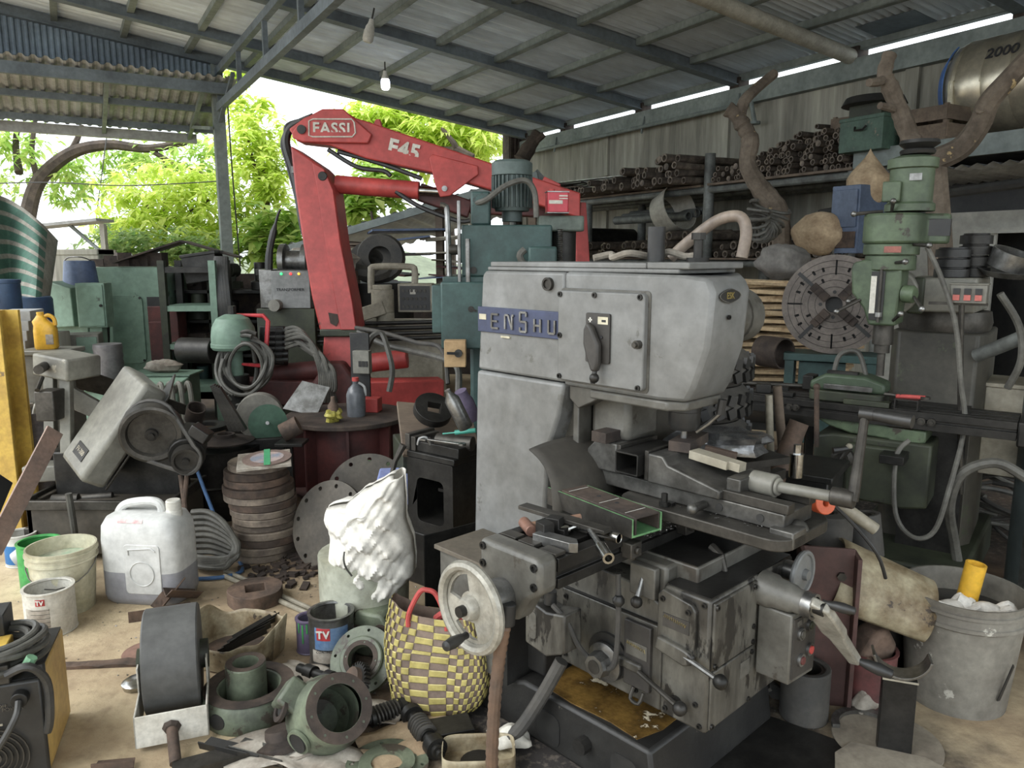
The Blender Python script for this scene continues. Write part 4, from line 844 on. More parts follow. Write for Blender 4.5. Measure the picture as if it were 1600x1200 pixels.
for sx in (-.26,.26):
    for sy in (-.01,.21): b = MB(); b.bb(sx-.03,sx+.03,sy-.03,sy+.03,0,zz-.05); part('leg', b, 'gteal', t_)
b = MB(); b.bb(-.2,.1,.0,.2,.3,zz-.06); part('body', b, 'gteal', t_, .004)
# ---------------------------------------------------------------- timber laths
r4 = random.Random(11); wl = at(1200,592,6.2); zb_ = wl.z
t_ = thing('timber_stand', 'rusty perforated angle stand holding the timber laths', 'stand', V((wl.x,wl.y,0)), rad(-8))
for sx in (-.5,.5):
    for sy in (-.15,.25): b = MB(); b.bb(sx-.02,sx+.02,sy-.02,sy+.02,0,zb_+(.35 if sy < 0 else 0)); part('leg', b, 'rustdk', t_)
b = MB(); b.bb(-.55,.55,-.2,.3,zb_-.05,zb_); part('shelf', b, 'rustdk', t_)
n = 0
for row in range(14):
    for k_ in range(7):
        w_ = r4.uniform(.025,.055); h_ = r4.uniform(.018,.035); L_ = r4.uniform(.9,1.25); b = MB(); b.bb(-L_/2,L_/2,-w_/2,w_/2,0,h_)
        one('timber_lath', b, 'wood', 'pale rough timber lath in the stack left of the round chuck', 'lath', V((wl.x+r4.uniform(-.16,.16), wl.y-.15+.065*k_+r4.uniform(-.01,.01), zb_+.057*row+r4.uniform(0,.012))), (r4.uniform(-.1,.1), r4.uniform(-.06,.06), rad(-8)+r4.uniform(-.12,.12)), 'timber laths stacked left of the chuck')
# ---------------------------------------------------------------- green turret mill
NO = V((1.755,3.6,0)); NR = rad(-35.9)
def nw(x, y, z=0.): c, s = math.cos(NR), math.sin(NR); return NO+V((x*c-y*s, x*s+y*c, z))
tm = thing('turret_mill', 'green turret milling machine with tall head and long slotted table on the right', 'milling machine', NO, NR)
def np_(name, mb, m, bev=0., parent=None, label=None): return part(name, mb, m, parent or tm, bev, label)
b = MB(); b.lathe([(0,1.80),(.105,1.80),(.105,1.83),(.092,1.84),(.092,1.985),(.105,1.99),(.105,2.03),(.06,2.045),(0,2.05)],24,(.055,.02,0)); mo = np_('motor', b, 'gmill')
b = MB(); b.bb(-.045,.03,-.09,-.07,1.84,1.93); part('terminal_box', b, 'gmill', mo, .006); b = MB(); b.bb(.06,.11,-.075,-.07,1.93,1.96); part('name_plate', b, 'steel', mo)
b = MB(); b.lathe([(0,0),(.07,0),(.075,.012),(.07,.02),(0,.02)],20,(.07,.02,2.05)); b.lathe([(.05,.02),(.085,.045),(.08,.06),(.045,.035)],18,(.075,.02,2.05),closed=True); np_('motor_cap', b, 'black')
# belt housing: rounded drum open at the side
out = [(-.125,-.02)]+[(.0+.125*math.cos(t), -.02+.125*math.sin(t)) for t in [pi+.1+i*(pi-.2)/12 for i in range(13)]]+[(.135,.02),(.215,.08),(.215,.14),(.02,.16),(-.11,.09)]
b = MB(); b.prism(out[1:], 1.655, 1.79); bh = np_('belt_housing', b, 'gmill', .012)
b = MB(); b.prism([(.125,.012),(.2195,.075),(.2195,.11),(.10,-.02)], 1.69, 1.765); part('housing_opening', b, 'black', bh)
b = MB(); b.prism([(.0+.118*math.cos(t), -.02+.112*math.sin(t)) for t in [2*pi*i/28 for i in range(28)]], 1.605, 1.654); np_('gear_housing', b, 'gmill', .004)
b = MB(); b.bb(-.01,.06,-.134,-.130,1.615,1.643); np_('red_plate', b, mat('redplate',(170,96,80),(140,80,70),.6,sc=20), 0)
b = MB(); b.prism([(.0+.108*math.cos(t), -.02+.10*math.sin(t)) for t in [2*pi*i/28 for i in range(28)]], 1.535, 1.604); np_('lower_housing', b, 'gmill', .006)
b = MB(); b.prism([(-.15,1.545),(-.14,1.57),(-.09,1.585),(.06,1.585),(.065,1.5),(.055,1.285),(-.06,1.285),(-.085,1.36),(-.14,1.43)], -.10, .10, XZ(0)); qh = np_('quill_head', b, 'gmill', .010)
b = MB(); b.bb(-.058,.0,-.108,-.098,1.31,1.53); part('dial_slot', b, 'black', qh)
b = MB(); b.bb(-.058,-.034,-.112,-.100,1.34,1.51); part('depth_scale', b, 'whitet', qh)
b = MB(); b.cyl((-.017,-.112,1.30),(-.017,-.112,1.54),.007,n=8); part('depth_rod', b, 'iron', qh); b = MB(); b.cyl((-.017,-.112,1.325),(-.017,-.112,1.345),.016,n=10); part('stop_nut', b, 'steel', qh)
b = MB(); b.lathe([(0,0),(.04,0),(.04,.04),(.03,.05),(0,.05)],16,(.075,-.06,1.43),(1,-.3,0)); part('feed_boss', b, 'gmill', qh)
def hlever(a, k_, r=.007, kr=.014, par=None):
    b = MB(); b.tube([a,k_], [r,r*1.3], 8); l = np_('lever', b, 'iron', 0, par); b = MB(); b.sphere(k_,kr,10); part('ball_knob', b, 'steel', l)
hlever((-.04,-.06,1.80),(-.155,-.10,1.79)); hlever((.0,-.08,1.80),(.01,-.12,1.84)); hlever((.10,-.08,1.65),(.17,-.14,1.645)); hlever((.04,-.12,1.57),(.085,-.16,1.575)); hlever((-.10,-.1,1.40),(-.185,-.17,1.345)); hlever((.12,-.09,1.42),(.165,-.15,1.37)); hlever((.045,-.10,1.31),(.08,-.14,1.345)); hlever((-.1,-.08,1.42),(-.15,-.1,1.39))
b = MB(); b.cyl((-.01,0,1.285),(-.01,0,1.19),.045,n=20); b.cyl((-.01,0,1.19),(-.01,0,1.15),.034,n=18); b.cyl((-.01,0,1.15),(-.01,0,1.04),.018,n=12); np_('quill', b, 'iron')
b = MB(); b.bb(-.03,.03,.10,.16,1.33,1.53); b.cyl((.0,.08,1.43),(.0,.2,1.43),.11,n=20); b.prism([(.05,.14),(.34,.14),(.36,.55),(.05,.55)], 1.34, 1.50); np_('ram', b, 'saw', .01)
b = MB(); b.bb(.06,.13,.12,.15,1.33,1.5); np_('ram_flange', b, 'gdark', .01)
b = MB(); b.lathe([(0,1.24),(.2,1.24),(.21,1.28),(.2,1.335),(0,1.335)],26,(.19,.42,0)); np_('turret', b, 'iron')
b = MB(); b.prism([(.02,.22),(.36,.22),(.40,.30),(.40,.75),(.0,.75),(-.02,.30)], .0, 1.24); np_('column', b, mat('colg',(76,72,62),(52,50,43),.55,sc=4,chip=(66,72,52),chipt=.6), .012)
b = MB(); b.bb(.40,.60,.35,.65,.55,.98); b.bb(.39,.62,.34,.66,.98,1.0); np_('electric_cabinet', b, 'beige', .004)
b = MB(); b.prism([(-.1,-.15),(.42,-.15),(.46,.9),(-.1,.9)], 0, .2); np_('base', b, 'gdark', .015)
b = MB(); b.bb(.1,.36,.1,.24,.2,.9); np_('knee_way', b, 'irondk')
b = MB(); b.prism([(-.26,.50),(-.26,.74),(-.17,.76),(.25,.76),(.25,.46),(.14,.44)], -.12, .22, XZ(0)); np_('knee', b, 'gdark', .012)
b = MB(); b.bb(-.10,.12,-.16,-.10,.46,.73); np_('knee_apron', b, 'gdark', .012)
b = MB(); b.prism([(-.29,.835),(.22,.815),(.22,.76),(.10,.74),(.06,.76),(-.10,.765),(-.20,.79)], -.10, .2, XZ(0)); np_('saddle', b, 'gmill', .008)
b = MB(); b.bb(.06,.16,-.26,-.12,.68,.72); np_('chip_guard', b, 'irondk', .003)
b = MB(); b.tube([(-.25,-.17,.98),(-.225,-.2,.70)], .012, 8); b.sphere((-.25,-.17,.985),.018,8); np_('lubricant_rod', b, 'rust')
# knee crank wheel
b = MB(); b.lathe([(0,0),(.05,0),(.05,.03),(.03,.04),(.03,.07),(0,.07)],20,(-.11,-.16,.66),(0,-1,0)); kc = np_('cross_dial', b, 'iron')
b = MB(); b.tube([(-.155,-.235,.61),(-.11,-.24,.66),(-.065,-.235,.73)], [.012,.008,.012], 8); part('crank', b, 'iron', kc); b = MB(); b.sphere((-.16,-.245,.605),.018,10); b.sphere((-.07,-.25,.735),.016,10); part('ball_grip', b, 'beige', kc)
b = MB(); b.tube([(-.06,-.245,.73),(-.10,-.27,.72),(-.13,-.29,.715)], [.012,.016], 8); part('grip', b, 'black', kc)
# table
b = MB(); zt3 = .905; pr = [(-.12,zt3),(-.085,zt3),(-.085,zt3-.02),(-.068,zt3-.02),(-.068,zt3),(-.01,zt3),(-.01,zt3-.02),(.007,zt3-.02),(.007,zt3),(.065,zt3),(.065,zt3-.02),(.082,zt3-.02),(.082,zt3),(.13,zt3),(.13,zt3-.08),(-.12,zt3-.08),(-.12,zt3-.045),(-.105,zt3-.045),(-.105,zt3-.032),(-.12,zt3-.032)]
b.prism(pr[::-1], -.62, .56, YZ(0)); np_('table', b, 'irondk', .0015)
b = MB(); b.bb(.562,.60,-.13,.14,.80,.91); b.cyl((.60,0,.84),(.66,0,.84),.03,n=14); np_('table_end', b, 'irondk', .008)
b = MB(); b.prism([(.38,-.03),(.41,-.03),(.41,.05),(.38,.05)], .9045, .9062); np_('tee_pocket', b, 'black')
for x_ in (-.38,-.35,.20,.24): b = MB(); b.cyl((x_,-.12,.868),(x_,-.142,.868),.017,n=12); b.cyl((x_,-.142,.868),(x_,-.152,.868),.009,n=8); np_('table_stop', b, 'iron')
# switch box on an arm
b = MB(); b.bb(.255,.395,-.045,.04,1.395,1.478); b.bb(.25,.40,-.05,.05,1.475,1.482); sw = np_('switch_box', b, 'saw', .003)
for k_ in range(3):
    b = MB(); b.bb(.268+.042*k_,.294+.042*k_,-.055,-.045,1.435,1.46); part('button', b, 'black', sw); b = MB(); b.bb(.268+.042*k_,.294+.042*k_,-.055,-.045,1.408,1.432); part('button', b, mat('btnred',(190,90,80),None,.5), sw)
b = MB(); b.bar((.17,0,1.39),(.40,0,1.39),.02,.012); b.tube([(.3,0,1.39),(.31,.02,1.2),(.33,.05,.9),(.36,.1,.5)], .012, 8); np_('box_arm', b, 'iron')
# cables around it
for i, (pp, r_, lab) in enumerate((
    ([nw(.15,-.05,1.64),nw(.22,-.06,1.5),nw(.29,-.06,1.3),nw(.33,-.05,1.05),nw(.36,-.04,.85),nw(.34,-.2,.60),nw(.30,-.22,.40),nw(.22,-.24,.36),nw(.14,-.22,.45),nw(.12,-.2,.7),nw(.16,-.16,.78)], .011, 'thin grey cable looping down from the turret mill head'),
    ([nw(.44,.0,1.44),nw(.52,.04,1.3),nw(.54,.05,1.15),nw(.50,.08,1.02)], .016, 'dark cable arching right of the switch box'),
    ([nw(.62,.1,1.6),nw(.56,.1,1.45),nw(.55,.1,1.2),nw(.62,.12,1.05),nw(.75,.1,1.1)], .012, 'pale looping cable at the right edge above the table'),
    ([nw(.62,-.1,.66),nw(.50,-.12,.72),nw(.38,-.14,.66),nw(.34,-.12,.5),nw(.36,.0,.3),nw(.40,.05,.1)], .022, 'thick dark hose arching over the floor at the right'),
    ([nw(-.22,.0,1.0),nw(-.2,.02,1.12),nw(-.12,.03,1.14),nw(-.07,.02,1.02)], .012, 'short pale hose loop over the turret mill vise'))):
    one('cable', MB().tube(pp, r_, 8, sm=6), 'hose', lab, 'cable')
one('black_hose', MB().tube([rw(7.9,6.3,2.1),rw(7.85,5.6,2.16),rw(7.85,4.6,2.24),rw(7.85,3.5,2.3)], .05, 8, sm=4), 'cablek', 'thick black hose slung under the mezzanine behind the turret mill', 'hose')
one('air_pipe', MB().tube([nw(.36,.2,1.14),nw(.62,.05,1.30),nw(.8,-.05,1.42)], .032, 12), 'piperack', 'thick slanting grey pipe behind the switch box at the right edge', 'pipe')
# coil of cables on the floor at the right
r5 = random.Random(3); cc = gr(1560,850)
for i in range(9):
    p_ = []; R1 = r5.uniform(.16,.3); cx = cc+V((r5.uniform(-.1,.12), r5.uniform(-.1,.1), r5.uniform(.03,.4)))
    ph = r5.uniform(0,6); tx, ty = r5.uniform(-.6,.6), r5.uniform(-.5,.5)
    for k_ in range(16): a = ph+k_*.5; p_.append(cx+V((R1*math.cos(a), R1*math.sin(a)*.7, (tx*math.cos(a)+ty*math.sin(a))*R1+.004*k_)))
    for q in p_: q.z = max(q.z, .016)
    one('cable_coil', MB().tube(p_, r5.choice([.010,.013,.016]), 7, sm=3), r5.choice(['hose','rubber','hose']), 'grey cable coil in the tangle by the right edge', 'cable', group='tangled cables at the right edge')
b = MB(); b.lathe([(0,0),(.05,0),(.075,.06),(.07,.12),(.05,.15),(.045,.15),(.0,.1)],14); one('plastic_scoop', b, 'tealp', 'teal plastic scoop lying on the cable tangle', 'scoop', gr(1545,790)+V((0,0,.46)), (rad(60),rad(20),0))
# vise, motor and tools on the turret mill table
v2 = thing('machine_vise', 'dark green machine vise on the turret mill table', 'vise', nw(-.14,0,.9065), NR)
b = MB(); b.prism(rrect(-.17,.17,-.09,.09,.03,3), 0, .05); part('vise_base', b, 'gdark', v2, .006)
b = MB(); b.prism([(-.17,.05),(-.17,.09),(-.10,.13),(.08,.13),(.17,.10),(.17,.05)], -.07, .08, XZ(0)); part('vise_body', b, mat('viseg',(66,84,60),(48,62,46),.5,sc=4), v2, .014)
b = MB(); b.prism([(-.1,-.09),(.12,-.09),(.10,-.075),(-.08,-.075)], .06, .085); part('jaw', b, 'steel', v2, .002); b = MB(); b.bb(-.21,-.16,-.05,.05,.04,.11); part('screw_block', b, 'irondk', v2, .004)
b = MB(); b.bb(-.10,.04,-.04,.0,.13,.142); part('guide_bar', b, 'irondk', v2)
b = MB(); b.bb(-.10,.10,-.03,.03,0,.025); one('steel_block', b, 'gdark', 'long green block on the turret mill table front', 'block', nw(-.04,-.085,.906), (0,0,NR), bev=.003)
b = MB(); b.prism(rrect(-.05,.05,0,.05,.004,2), -.03, .03, XZ(0), [rrect(-.044,.044,.006,.044,.003,2)]); one('square_tube', b, 'irondk', 'short square tube at the end of the turret mill table tools', 'tube', nw(.13,-.09,.9065), (0,0,NR))
t_ = thing('adjustable_pliers', 'pair of grey pliers with a red handle on the square tube', 'pliers', nw(.10,-.08,.962), NR+rad(10))
b = MB(); b.tube([(-.02,.0,0),(.04,.01,0),(.10,.01,0)], .010, 8, sm=3); part('handle', b, 'redrag', t_); b = MB(); b.tube([(-.12,.05,0),(-.04,.03,0),(0,0,0)], .010, 8, sm=3); b.ring((.1,.01,-.006),(.1,.01,.006),.022,.011,12); part('jaw', b, 'iron', t_)
for i, (x_, y_) in enumerate(((-.42,-.05),(-.47,.02),(-.55,-.02))):
    b = MB(); b.bb(-.035,.035,-.025,.025,0,.02+.012*i); one('steel_block', b, 'irondk', ('flat dark block on the left end of the turret mill table','square dark block behind the flat one on the left table end','tall dark block at the far left of the turret mill table')[i], 'block', nw(x_,y_,.906), (0,0,NR+.2*i), bev=.002)
# stuff around the ram: stack of pulleys and tins
t_ = thing('pulley_stack', 'stack of dark pulleys standing on the turret mill ram', 'pulley', nw(.22,.25,1.503))
for k_ in range(3): b = MB(); b.lathe([(.0,0),(.075,0),(.075,.035),(.06,.038),(.06,.045),(0,.045)],20,(0,0,.046*k_)); part('pulley', b, 'black', t_)
t_ = thing('pulley_stack', 'taller pair of dark pulleys behind the pulley stack on the ram', 'pulley', nw(.30,.36,1.503))
for k_ in range(4): b = MB(); b.lathe([(.0,0),(.07,0),(.07,.04),(.055,.043),(.055,.05),(0,.05)],20,(0,0,.051*k_)); part('pulley', b, 'irondk', t_)
b = MB(); b.lathe([(0,0),(.10,.0),(.13,.03),(.125,.03),(.095,.008),(0,.008)],22); one('tin_dish', b, 'steel', 'shallow metal dish on the back of the ram', 'dish', nw(.44,.34,1.51), (rad(10),0,0))
b = MB(); b.ring((0,0,0),(0,0,.08),.09,.08,22); one('tin_ring', b, 'steel', 'wide bright ring tilted in the metal dish', 'ring', nw(.43,.36,1.545), (rad(20),rad(12),0))
t_ = thing('perforated_angle', 'upright perforated steel angle at the right edge', 'bar', nw(.66,.0,0)); b = MB(); b.bb(-.02,.02,-.002,.002,0,1.2); b.bb(-.02,-.016,0,.04,0,1.2); part('angle', b, 'steel', t_)
for k_ in range(20): b = MB(); b.cyl((.0,-.003,.08+.055*k_),(.0,.003,.08+.055*k_),.007,n=8); part('hole', b, 'ink', t_)
one('gas_cylinder', MB().lathe([(0,0),(.16,0),(.165,.03),(.165,1.0),(.13,1.12),(.05,1.16),(.05,1.2),(0,1.2)],24), mat('cylg',(70,80,80),(54,62,62),.5,sc=5), 'dark grey gas cylinder behind the cables at the right edge', 'cylinder', nw(.72,.35,0))
# tools and scrap on the table left of the turret mill: rods and clamps behind the mill head
for i in range(7):
    p0 = at(1158,598+6*i,4.2+.03*i); b = MB(); b.cyl((-.35,0,0),(.35,0,0),.012+.004*(i % 3),n=10); one('steel_rod', b, 'rustdk' if i % 2 else 'iron', ('topmost','second','third','fourth','fifth','sixth','lowest')[i]+' dark steel rod in the bundle left of the turret mill table', 'rod', p0, (0,0,rad(-20)+.03*i), 'rods left of the turret mill')
t_ = thing('rod_trestle', 'dark steel trestle under the bundle of rods', 'trestle', V((at(1160,640,4.35).x, at(1160,640,4.35).y,0)), rad(-20)); zz = at(1160,642,4.35).z
b = MB(); b.bb(-.4,.4,-.2,.2,zz-.06,zz-.02); part('top', b, 'irondk', t_)
for sx in (-.36,.36):
    for sy in (-.16,.16): b = MB(); b.bb(sx-.02,sx+.02,sy-.02,sy+.02,0,zz-.06); part('leg', b, 'irondk', t_)
# tyre stack and wrapped drum behind the mill head
ty = at(1078,700,3.3)
for k_ in range(3):
    b = MB(); pf = [(.13,.0),(.20,-.01),(.235,.02),(.24,.06),(.235,.10),(.20,.13),(.13,.12),(.15,.06)]; b.lathe(pf, 32, (0,0,0), closed=True)
    t_ = thing('tyre', ('lowest','middle','topmost')[k_]+' black tyre of the stack behind the mill head', 'tyre', V((ty.x,ty.y,.8+.145*k_)), .1*k_, 'tyres stacked behind the mill head'); part('carcass', b, 'rubber', t_)
    for j in range(26):
        a = 2*pi*j/26
        for q_, sl in ((.035,.35),(.085,-.35)): b = MB(); b.box((.241*math.cos(a),.241*math.sin(a),q_),(.016,.034,.042),(sl,0,a)); part('tread_block', b, 'black', t_)
b = MB(); b.lathe([(0,0),(.24,0),(.25,.03),(.25,.4),(.255,.42),(.25,.44),(.25,.77),(.25,.79),(0,.79)],26); one('oil_drum', b, mat('drumt',(168,150,112),(120,100,70),.7,sc=5), 'tan wrapped drum under the tyre stack', 'drum', V((ty.x,ty.y,0)))
one('plastic_bundle', blob(.17,.10,.05,21,18,.22), 'foil', 'crumpled grey plastic bundle behind the vise', 'bundle', at(1125,690,2.75))
t_ = thing('plate_stand', 'dark steel stand under the plastic bundle behind the vise', 'stand', V((at(1125,700,2.8).x, at(1125,700,2.8).y,0)), 0.4); zz = at(1125,690,2.75).z-.05
b = MB(); b.bb(-.2,.2,-.14,.14,zz-.03,zz-.005); part('top', b, 'irondk', t_); b = MB(); b.bb(-.15,.15,-.1,.1,0,zz-.03); part('body', b, 'irondk', t_)
b = MB(); b.ring((0,0,0),(0,-.2,0),.11,.1,22); one('steel_drum', b, 'rustdk', 'rusty open pipe drum lying in front of the laths', 'drum', at(1190,548,5.5), (0,0,rad(32)))

# ================================================================ left and middle distance
def rect(x0, y0, x1, y1, t): return at((x0+x1)/2, y1, t), (x1-x0)*t/FPX, (y1-y0)*t/FPX
def at_ground(p): return V((p.x, p.y, 0))
X_, Z_ = V((1,0,0)), V((0,0,1))
# ---------------------------------------------------------------- red loader crane (fixed size, standing 6.2 m away)
CT = 6.2; cp = at(540,640,CT); c0 = at_ground(cp)
crane = thing('loader_crane', 'red folding loader crane with FASSI lettering rising behind the shop', 'crane', c0)
def cr_(x, y, d=0.): return at(x, y, CT+d)-c0
def cpart(name, mb, m, bev=.012, parent=None, label=None): return part(name, mb, m, parent or crane, bev, label)
def pxprism(pts, d0, d1): # outline given as photo points on the crane's plane, with real thickness in depth
    mb = MB(); a = [cr_(x, y) for x, y in pts]; n = len(a); f0 = [p+V((0,d0,0)) for p in a]; f1 = [p+V((0,d1,0)) for p in a]
    mb.add(f0+f1, [tuple(range(n-1,-1,-1)), tuple(range(n,2*n))]+[(i,(i+1) % n,n+(i+1) % n,n+i) for i in range(n)]); return mb
cpart('column', pxprism([(463,232),(508,262),(516,270),(530,300),(540,380),(558,470),(565,515),(508,515),(495,460),(485,400),(470,300)], -.17, .17), 'red', .015)
cpart('column_face', pxprism([(497,258),(515,268),(529,300),(540,380),(558,470),(564,512),(540,512),(520,400),(505,300)], -.19, -.171), 'red', .006)
b = pxprism([(512,520),(562,520),(556,560),(545,640),(530,640),(527,575),(510,560)], -.13, .13); cpart('lower_column', b, 'red')
b = MB(); b.bar(cr_(508,517), cr_(566,517), .36, .06); cpart('collar', b, 'gdark', .01)
cpart('patch', pxprism([(521,486),(545,490),(538,497),(533,507),(524,502)], -.178, -.171), 'rustdk', 0)
b = pxprism([(457,205),(480,188),(507,176),(540,176),(560,188),(580,194),(767,257),(905,303),(905,342),(767,298),(677,272),(575,250),(520,230),(470,224)], -.11, .11); boom = cpart('main_boom', b, 'red')
b = pxprism([(463,212),(478,192),(510,175),(542,175),(586,214),(580,228),(480,226),(465,220)], -.14, -.112); hp_ = cpart('hinge_plate', b, 'red', .01)
b = MB(); b.cyl(cr_(479,207)+V((0,-.16,0)), cr_(479,207)+V((0,-.14,0)), .035, n=16); part('hinge_pin', b, 'irondk', hp_)
b = pxprism([(673,250),(678,244),(748,262),(749,275),(705,308),(690,310),(682,290)], -.135, -.112); bp2 = cpart('cylinder_plate', b, 'red', .008)
b = MB(); b.cyl(cr_(697,297)+V((0,-.15,0)), cr_(697,297)+V((0,-.13,0)), .022, n=14); part('pin', b, 'steel', bp2)
b = pxprism([(584,196),(588,187),(594,187),(598,200)], -.03, .03); cpart('lifting_eye', b, 'red', .004)
b = MB(); b.cyl(cr_(525,288), cr_(655,298), .072, n=18); cpart('lift_cylinder', b, 'red', .004)
b = MB(); b.cyl(cr_(655,298), cr_(692,300), .035, n=14); cpart('cylinder_rod', b, 'chrome', 0)
b = MB(); b.bar(cr_(655,300,.1), cr_(735,328,.15), .16, .14); cpart('second_arm', b, 'reddk', .012)
b = MB(); b.bar(cr_(735,320,.1), cr_(905,330,.2), .16, .14); cpart('second_arm', b, 'reddk', .012)
b = MB(); b.bar(cr_(846,288,.2), cr_(872,300,.2), .2, .12); b.bar(cr_(902,318,.2), cr_(908,415,.2), .12, .1); cpart('jib_end', b, 'red', .008)
b = MB(); b.cyl(cr_(513,279)+V((0,-.2,0)), cr_(513,279)+V((0,-.17,0)), .036, n=16); cpart('pivot_pin', b, 'irondk', .004)
hs_ = cpart('hose_bundle', MB().tube([cr_(492,185)+V((0,-.05,0)),cr_(455,200),cr_(447,225),cr_(458,265),cr_(466,300),cr_(475,350),cr_(490,395)], .035, 8, sm=6), 'black', 0)
for k_ in range(4):
    part('hose', MB().tube([cr_(490+2*k_,186-k_)+V((0,-.1+.03*k_,0)),cr_(458-3*k_,195),cr_(441+3*k_,222),cr_(450+4*k_,260),cr_(463+3*k_,310),cr_(472+3*k_,360),cr_(487,395)], .016, 7, sm=6), 'black', hs_)
part('clip', MB().bar(cr_(458,266), cr_(474,266), .12, .05), 'steel', hs_)
for (pp) in ([(515,235),(560,262),(600,268),(612,276)],[(530,238),(600,258),(660,280)],[(620,300),(660,325),(715,345),(735,345)]):
    cpart('hose', MB().tube([cr_(x,y)+V((0,-.05,0)) for x,y in pp], .018, 7, sm=5), 'black', 0)
# lettering in white paint
bx = (cr_(600,232)-cr_(500,210)).normalized()
slope = (cr_(770,258)-cr_(600,215)).normalized(); up_ = V((0,-1,0)).cross(slope) if False else slope.cross(V((0,1,0)))*-1
up_ = V((-slope.z,0,slope.x))
lettering('boom_number','F45',.165,'whitet',boom,frame(cr_(634,238)+V((0,-.112,0)),slope,up_),.002,.006,1.1)
lettering('maker_name','FASSI',.12,'whitet',hp_,frame(cr_(524,206)+V((0,-.142,0)),(1,0,-.02),(.02,0,1)),.002,.003,1.1)
def outline(pts, r=.006): return MB().tube([cr_(x,y)+V((0,-.143,0)) for x,y in pts], r, 6, True)
part('name_border', outline([(490,194),(490,216),(496,218),(556,218),(561,212),(559,196),(555,191),(496,191)]), 'whitet', hp_)
# base frame with stabiliser tubes, valve block and red guard
b = MB(); b.cyl(cr_(410,585), cr_(505,577), .075, n=16); cpart('stabiliser_tube', b, 'reddk', .004)
b = MB(); b.cyl(cr_(570,568,-.1), cr_(637,560,-.1), .075, n=18); cpart('stabiliser_tube', b, 'red', .01)
b = MB(); b.bar(cr_(560,615,-.2), cr_(690,612,0), .2, .22); cpart('base_beam', b, 'red', .015)
b = MB(); b.bar(cr_(355,610,0), cr_(530,612,0), .2, .2); cpart('base_beam', b, 'reddk', .015)
b = pxprism([(500,590),(520,560),(545,560),(575,600),(575,690),(490,690)], -.25, .25); cpart('pedestal', b, 'reddk', .02)
b = MB(); b.bar(cr_(430,700,0), cr_(430,600,0), .12, .12); b.bar(cr_(655,690,0), cr_(655,600,0), .12, .12); cpart('support_leg', b, 'irondk', .01)
gd = cpart('valve_guard', MB().tube([cr_(388,487)+V((0,-.3,0)),cr_(430,489)+V((0,-.3,0)),cr_(437,497)+V((0,-.3,0)),cr_(433,558)+V((0,-.3,0)),cr_(425,563)+V((0,-.3,0)),cr_(388,560)+V((0,-.3,0))], .018, 8, True), mat('redtube',(226,60,66),(206,50,56),.45,sc=5,vary=0), 0)
vb_ = cpart('valve_block', MB().bar(cr_(428,510,-.1), cr_(428,570,-.1), .2, .12), 'irondk', .01)
for k_ in range(6):
    b = MB(); b.cyl(cr_(413,518+9*k_,-.22), cr_(450,517+9*k_,-.18), .018, n=8); b.cyl(cr_(430,518+9*k_,-.22), cr_(440,518+9*k_,-.2), .026, n=8); part('valve_spool', b, 'black', vb_)
for k_ in range(9):
    one('hydraulic_hose', MB().tube([at(447,514+6*(k_ % 6),6.0), at(462+3*k_,512+5*k_,5.9-.03*(k_ % 4)), at(478+5*k_,525+6*k_,5.85-.03*(k_ % 3)), at(492+4*k_,555+5*k_,5.8), at(500+3*k_,585+3*k_,5.82), at(497+3*k_,612,5.86), at(478+6*k_,628,5.92)], .0155, 7, sm=6), 'hose', 'grey hydraulic hose curving from the valve block to the crane foot', 'hose', group='hydraulic hoses on the crane valve block')
rh = random.Random(17)
for k_ in range(9):
    cx, cy, rx, ry = 378+rh.uniform(-8,12), 566+rh.uniform(-6,14), rh.uniform(22,36), rh.uniform(36,54); ph = rh.uniform(0,6)
    one('cable', MB().tube([at(cx+rx*math.cos(ph+j*.52)*(1+.1*math.sin(j)), cy+ry*math.sin(ph+j*.52), 5.72+.02*k_+.05*math.sin(j*.7+k_)) for j in range(11+k_ % 3)], .0145, 7, sm=4), 'hose', 'brownish hose looped below the green motor dome', 'hose', group='hoses looped below the green motor')
one('power_cable', MB().tube([at(560,518,5.9), at(600,538,5.7), at(640,548,5.5), at(690,560,5.0), at(715,575,4.8), at(718,630,4.7), at(740,690,4.6)], .022, 8, sm=6), 'hose', 'thick grey cable sagging from the crane column to the green drill', 'cable')
one('power_cable', MB().tube([at(556,512,5.9), at(600,520,5.7), at(650,535,5.5), at(690,545,5.2), at(700,600,5.1)], .016, 8, sm=6), 'rubber', 'thin dark cable beside the thick grey cable', 'cable')
one('cable_strap', MB().tube([at(574,542,5.55), at(583,525,5.5), at(597,522,5.5), at(607,550,5.45), at(613,580,5.4), at(608,612,5.4)], .022, 6, sm=5), 'hose', 'flat grey strap looped over the crane foot', 'strap')
# ---------------------------------------------------------------- green motor dome and gear
gm = thing('motor_pump', 'pale green domed motor pump hung with hoses', 'pump', at_ground(at(367,560,5.9)))
z0 = at(367,545,5.9).z
b = MB(); b.lathe([(0,.27),(.06,.265),(.12,.235),(.155,.17),(.165,.10),(.165,.05),(.17,.045),(.17,.02),(.155,0),(0,0)],24,(0,0,z0)); part('dome', b, 'gmach', gm)
b = MB(); b.lathe([(0,-.2),(.06,-.2),(.06,0),(0,0)],16,(0,0,z0)); part('neck', b, 'gmach', gm); b = MB(); b.cyl((0,0,0),(0,0,z0-.2),.1,n=14); part('stem', b, 'irondk', gm); b = MB(); b.cyl((0,0,z0+.26),(0,0,z0+.33),.03,n=10); part('lifting_lug', b, 'irondk', gm)
b = MB(); b.cyl((-.17,.05,z0-.02),(-.45,.1,z0-.02),.10,n=20); part('side_motor', b, 'irondk', gm, .006)
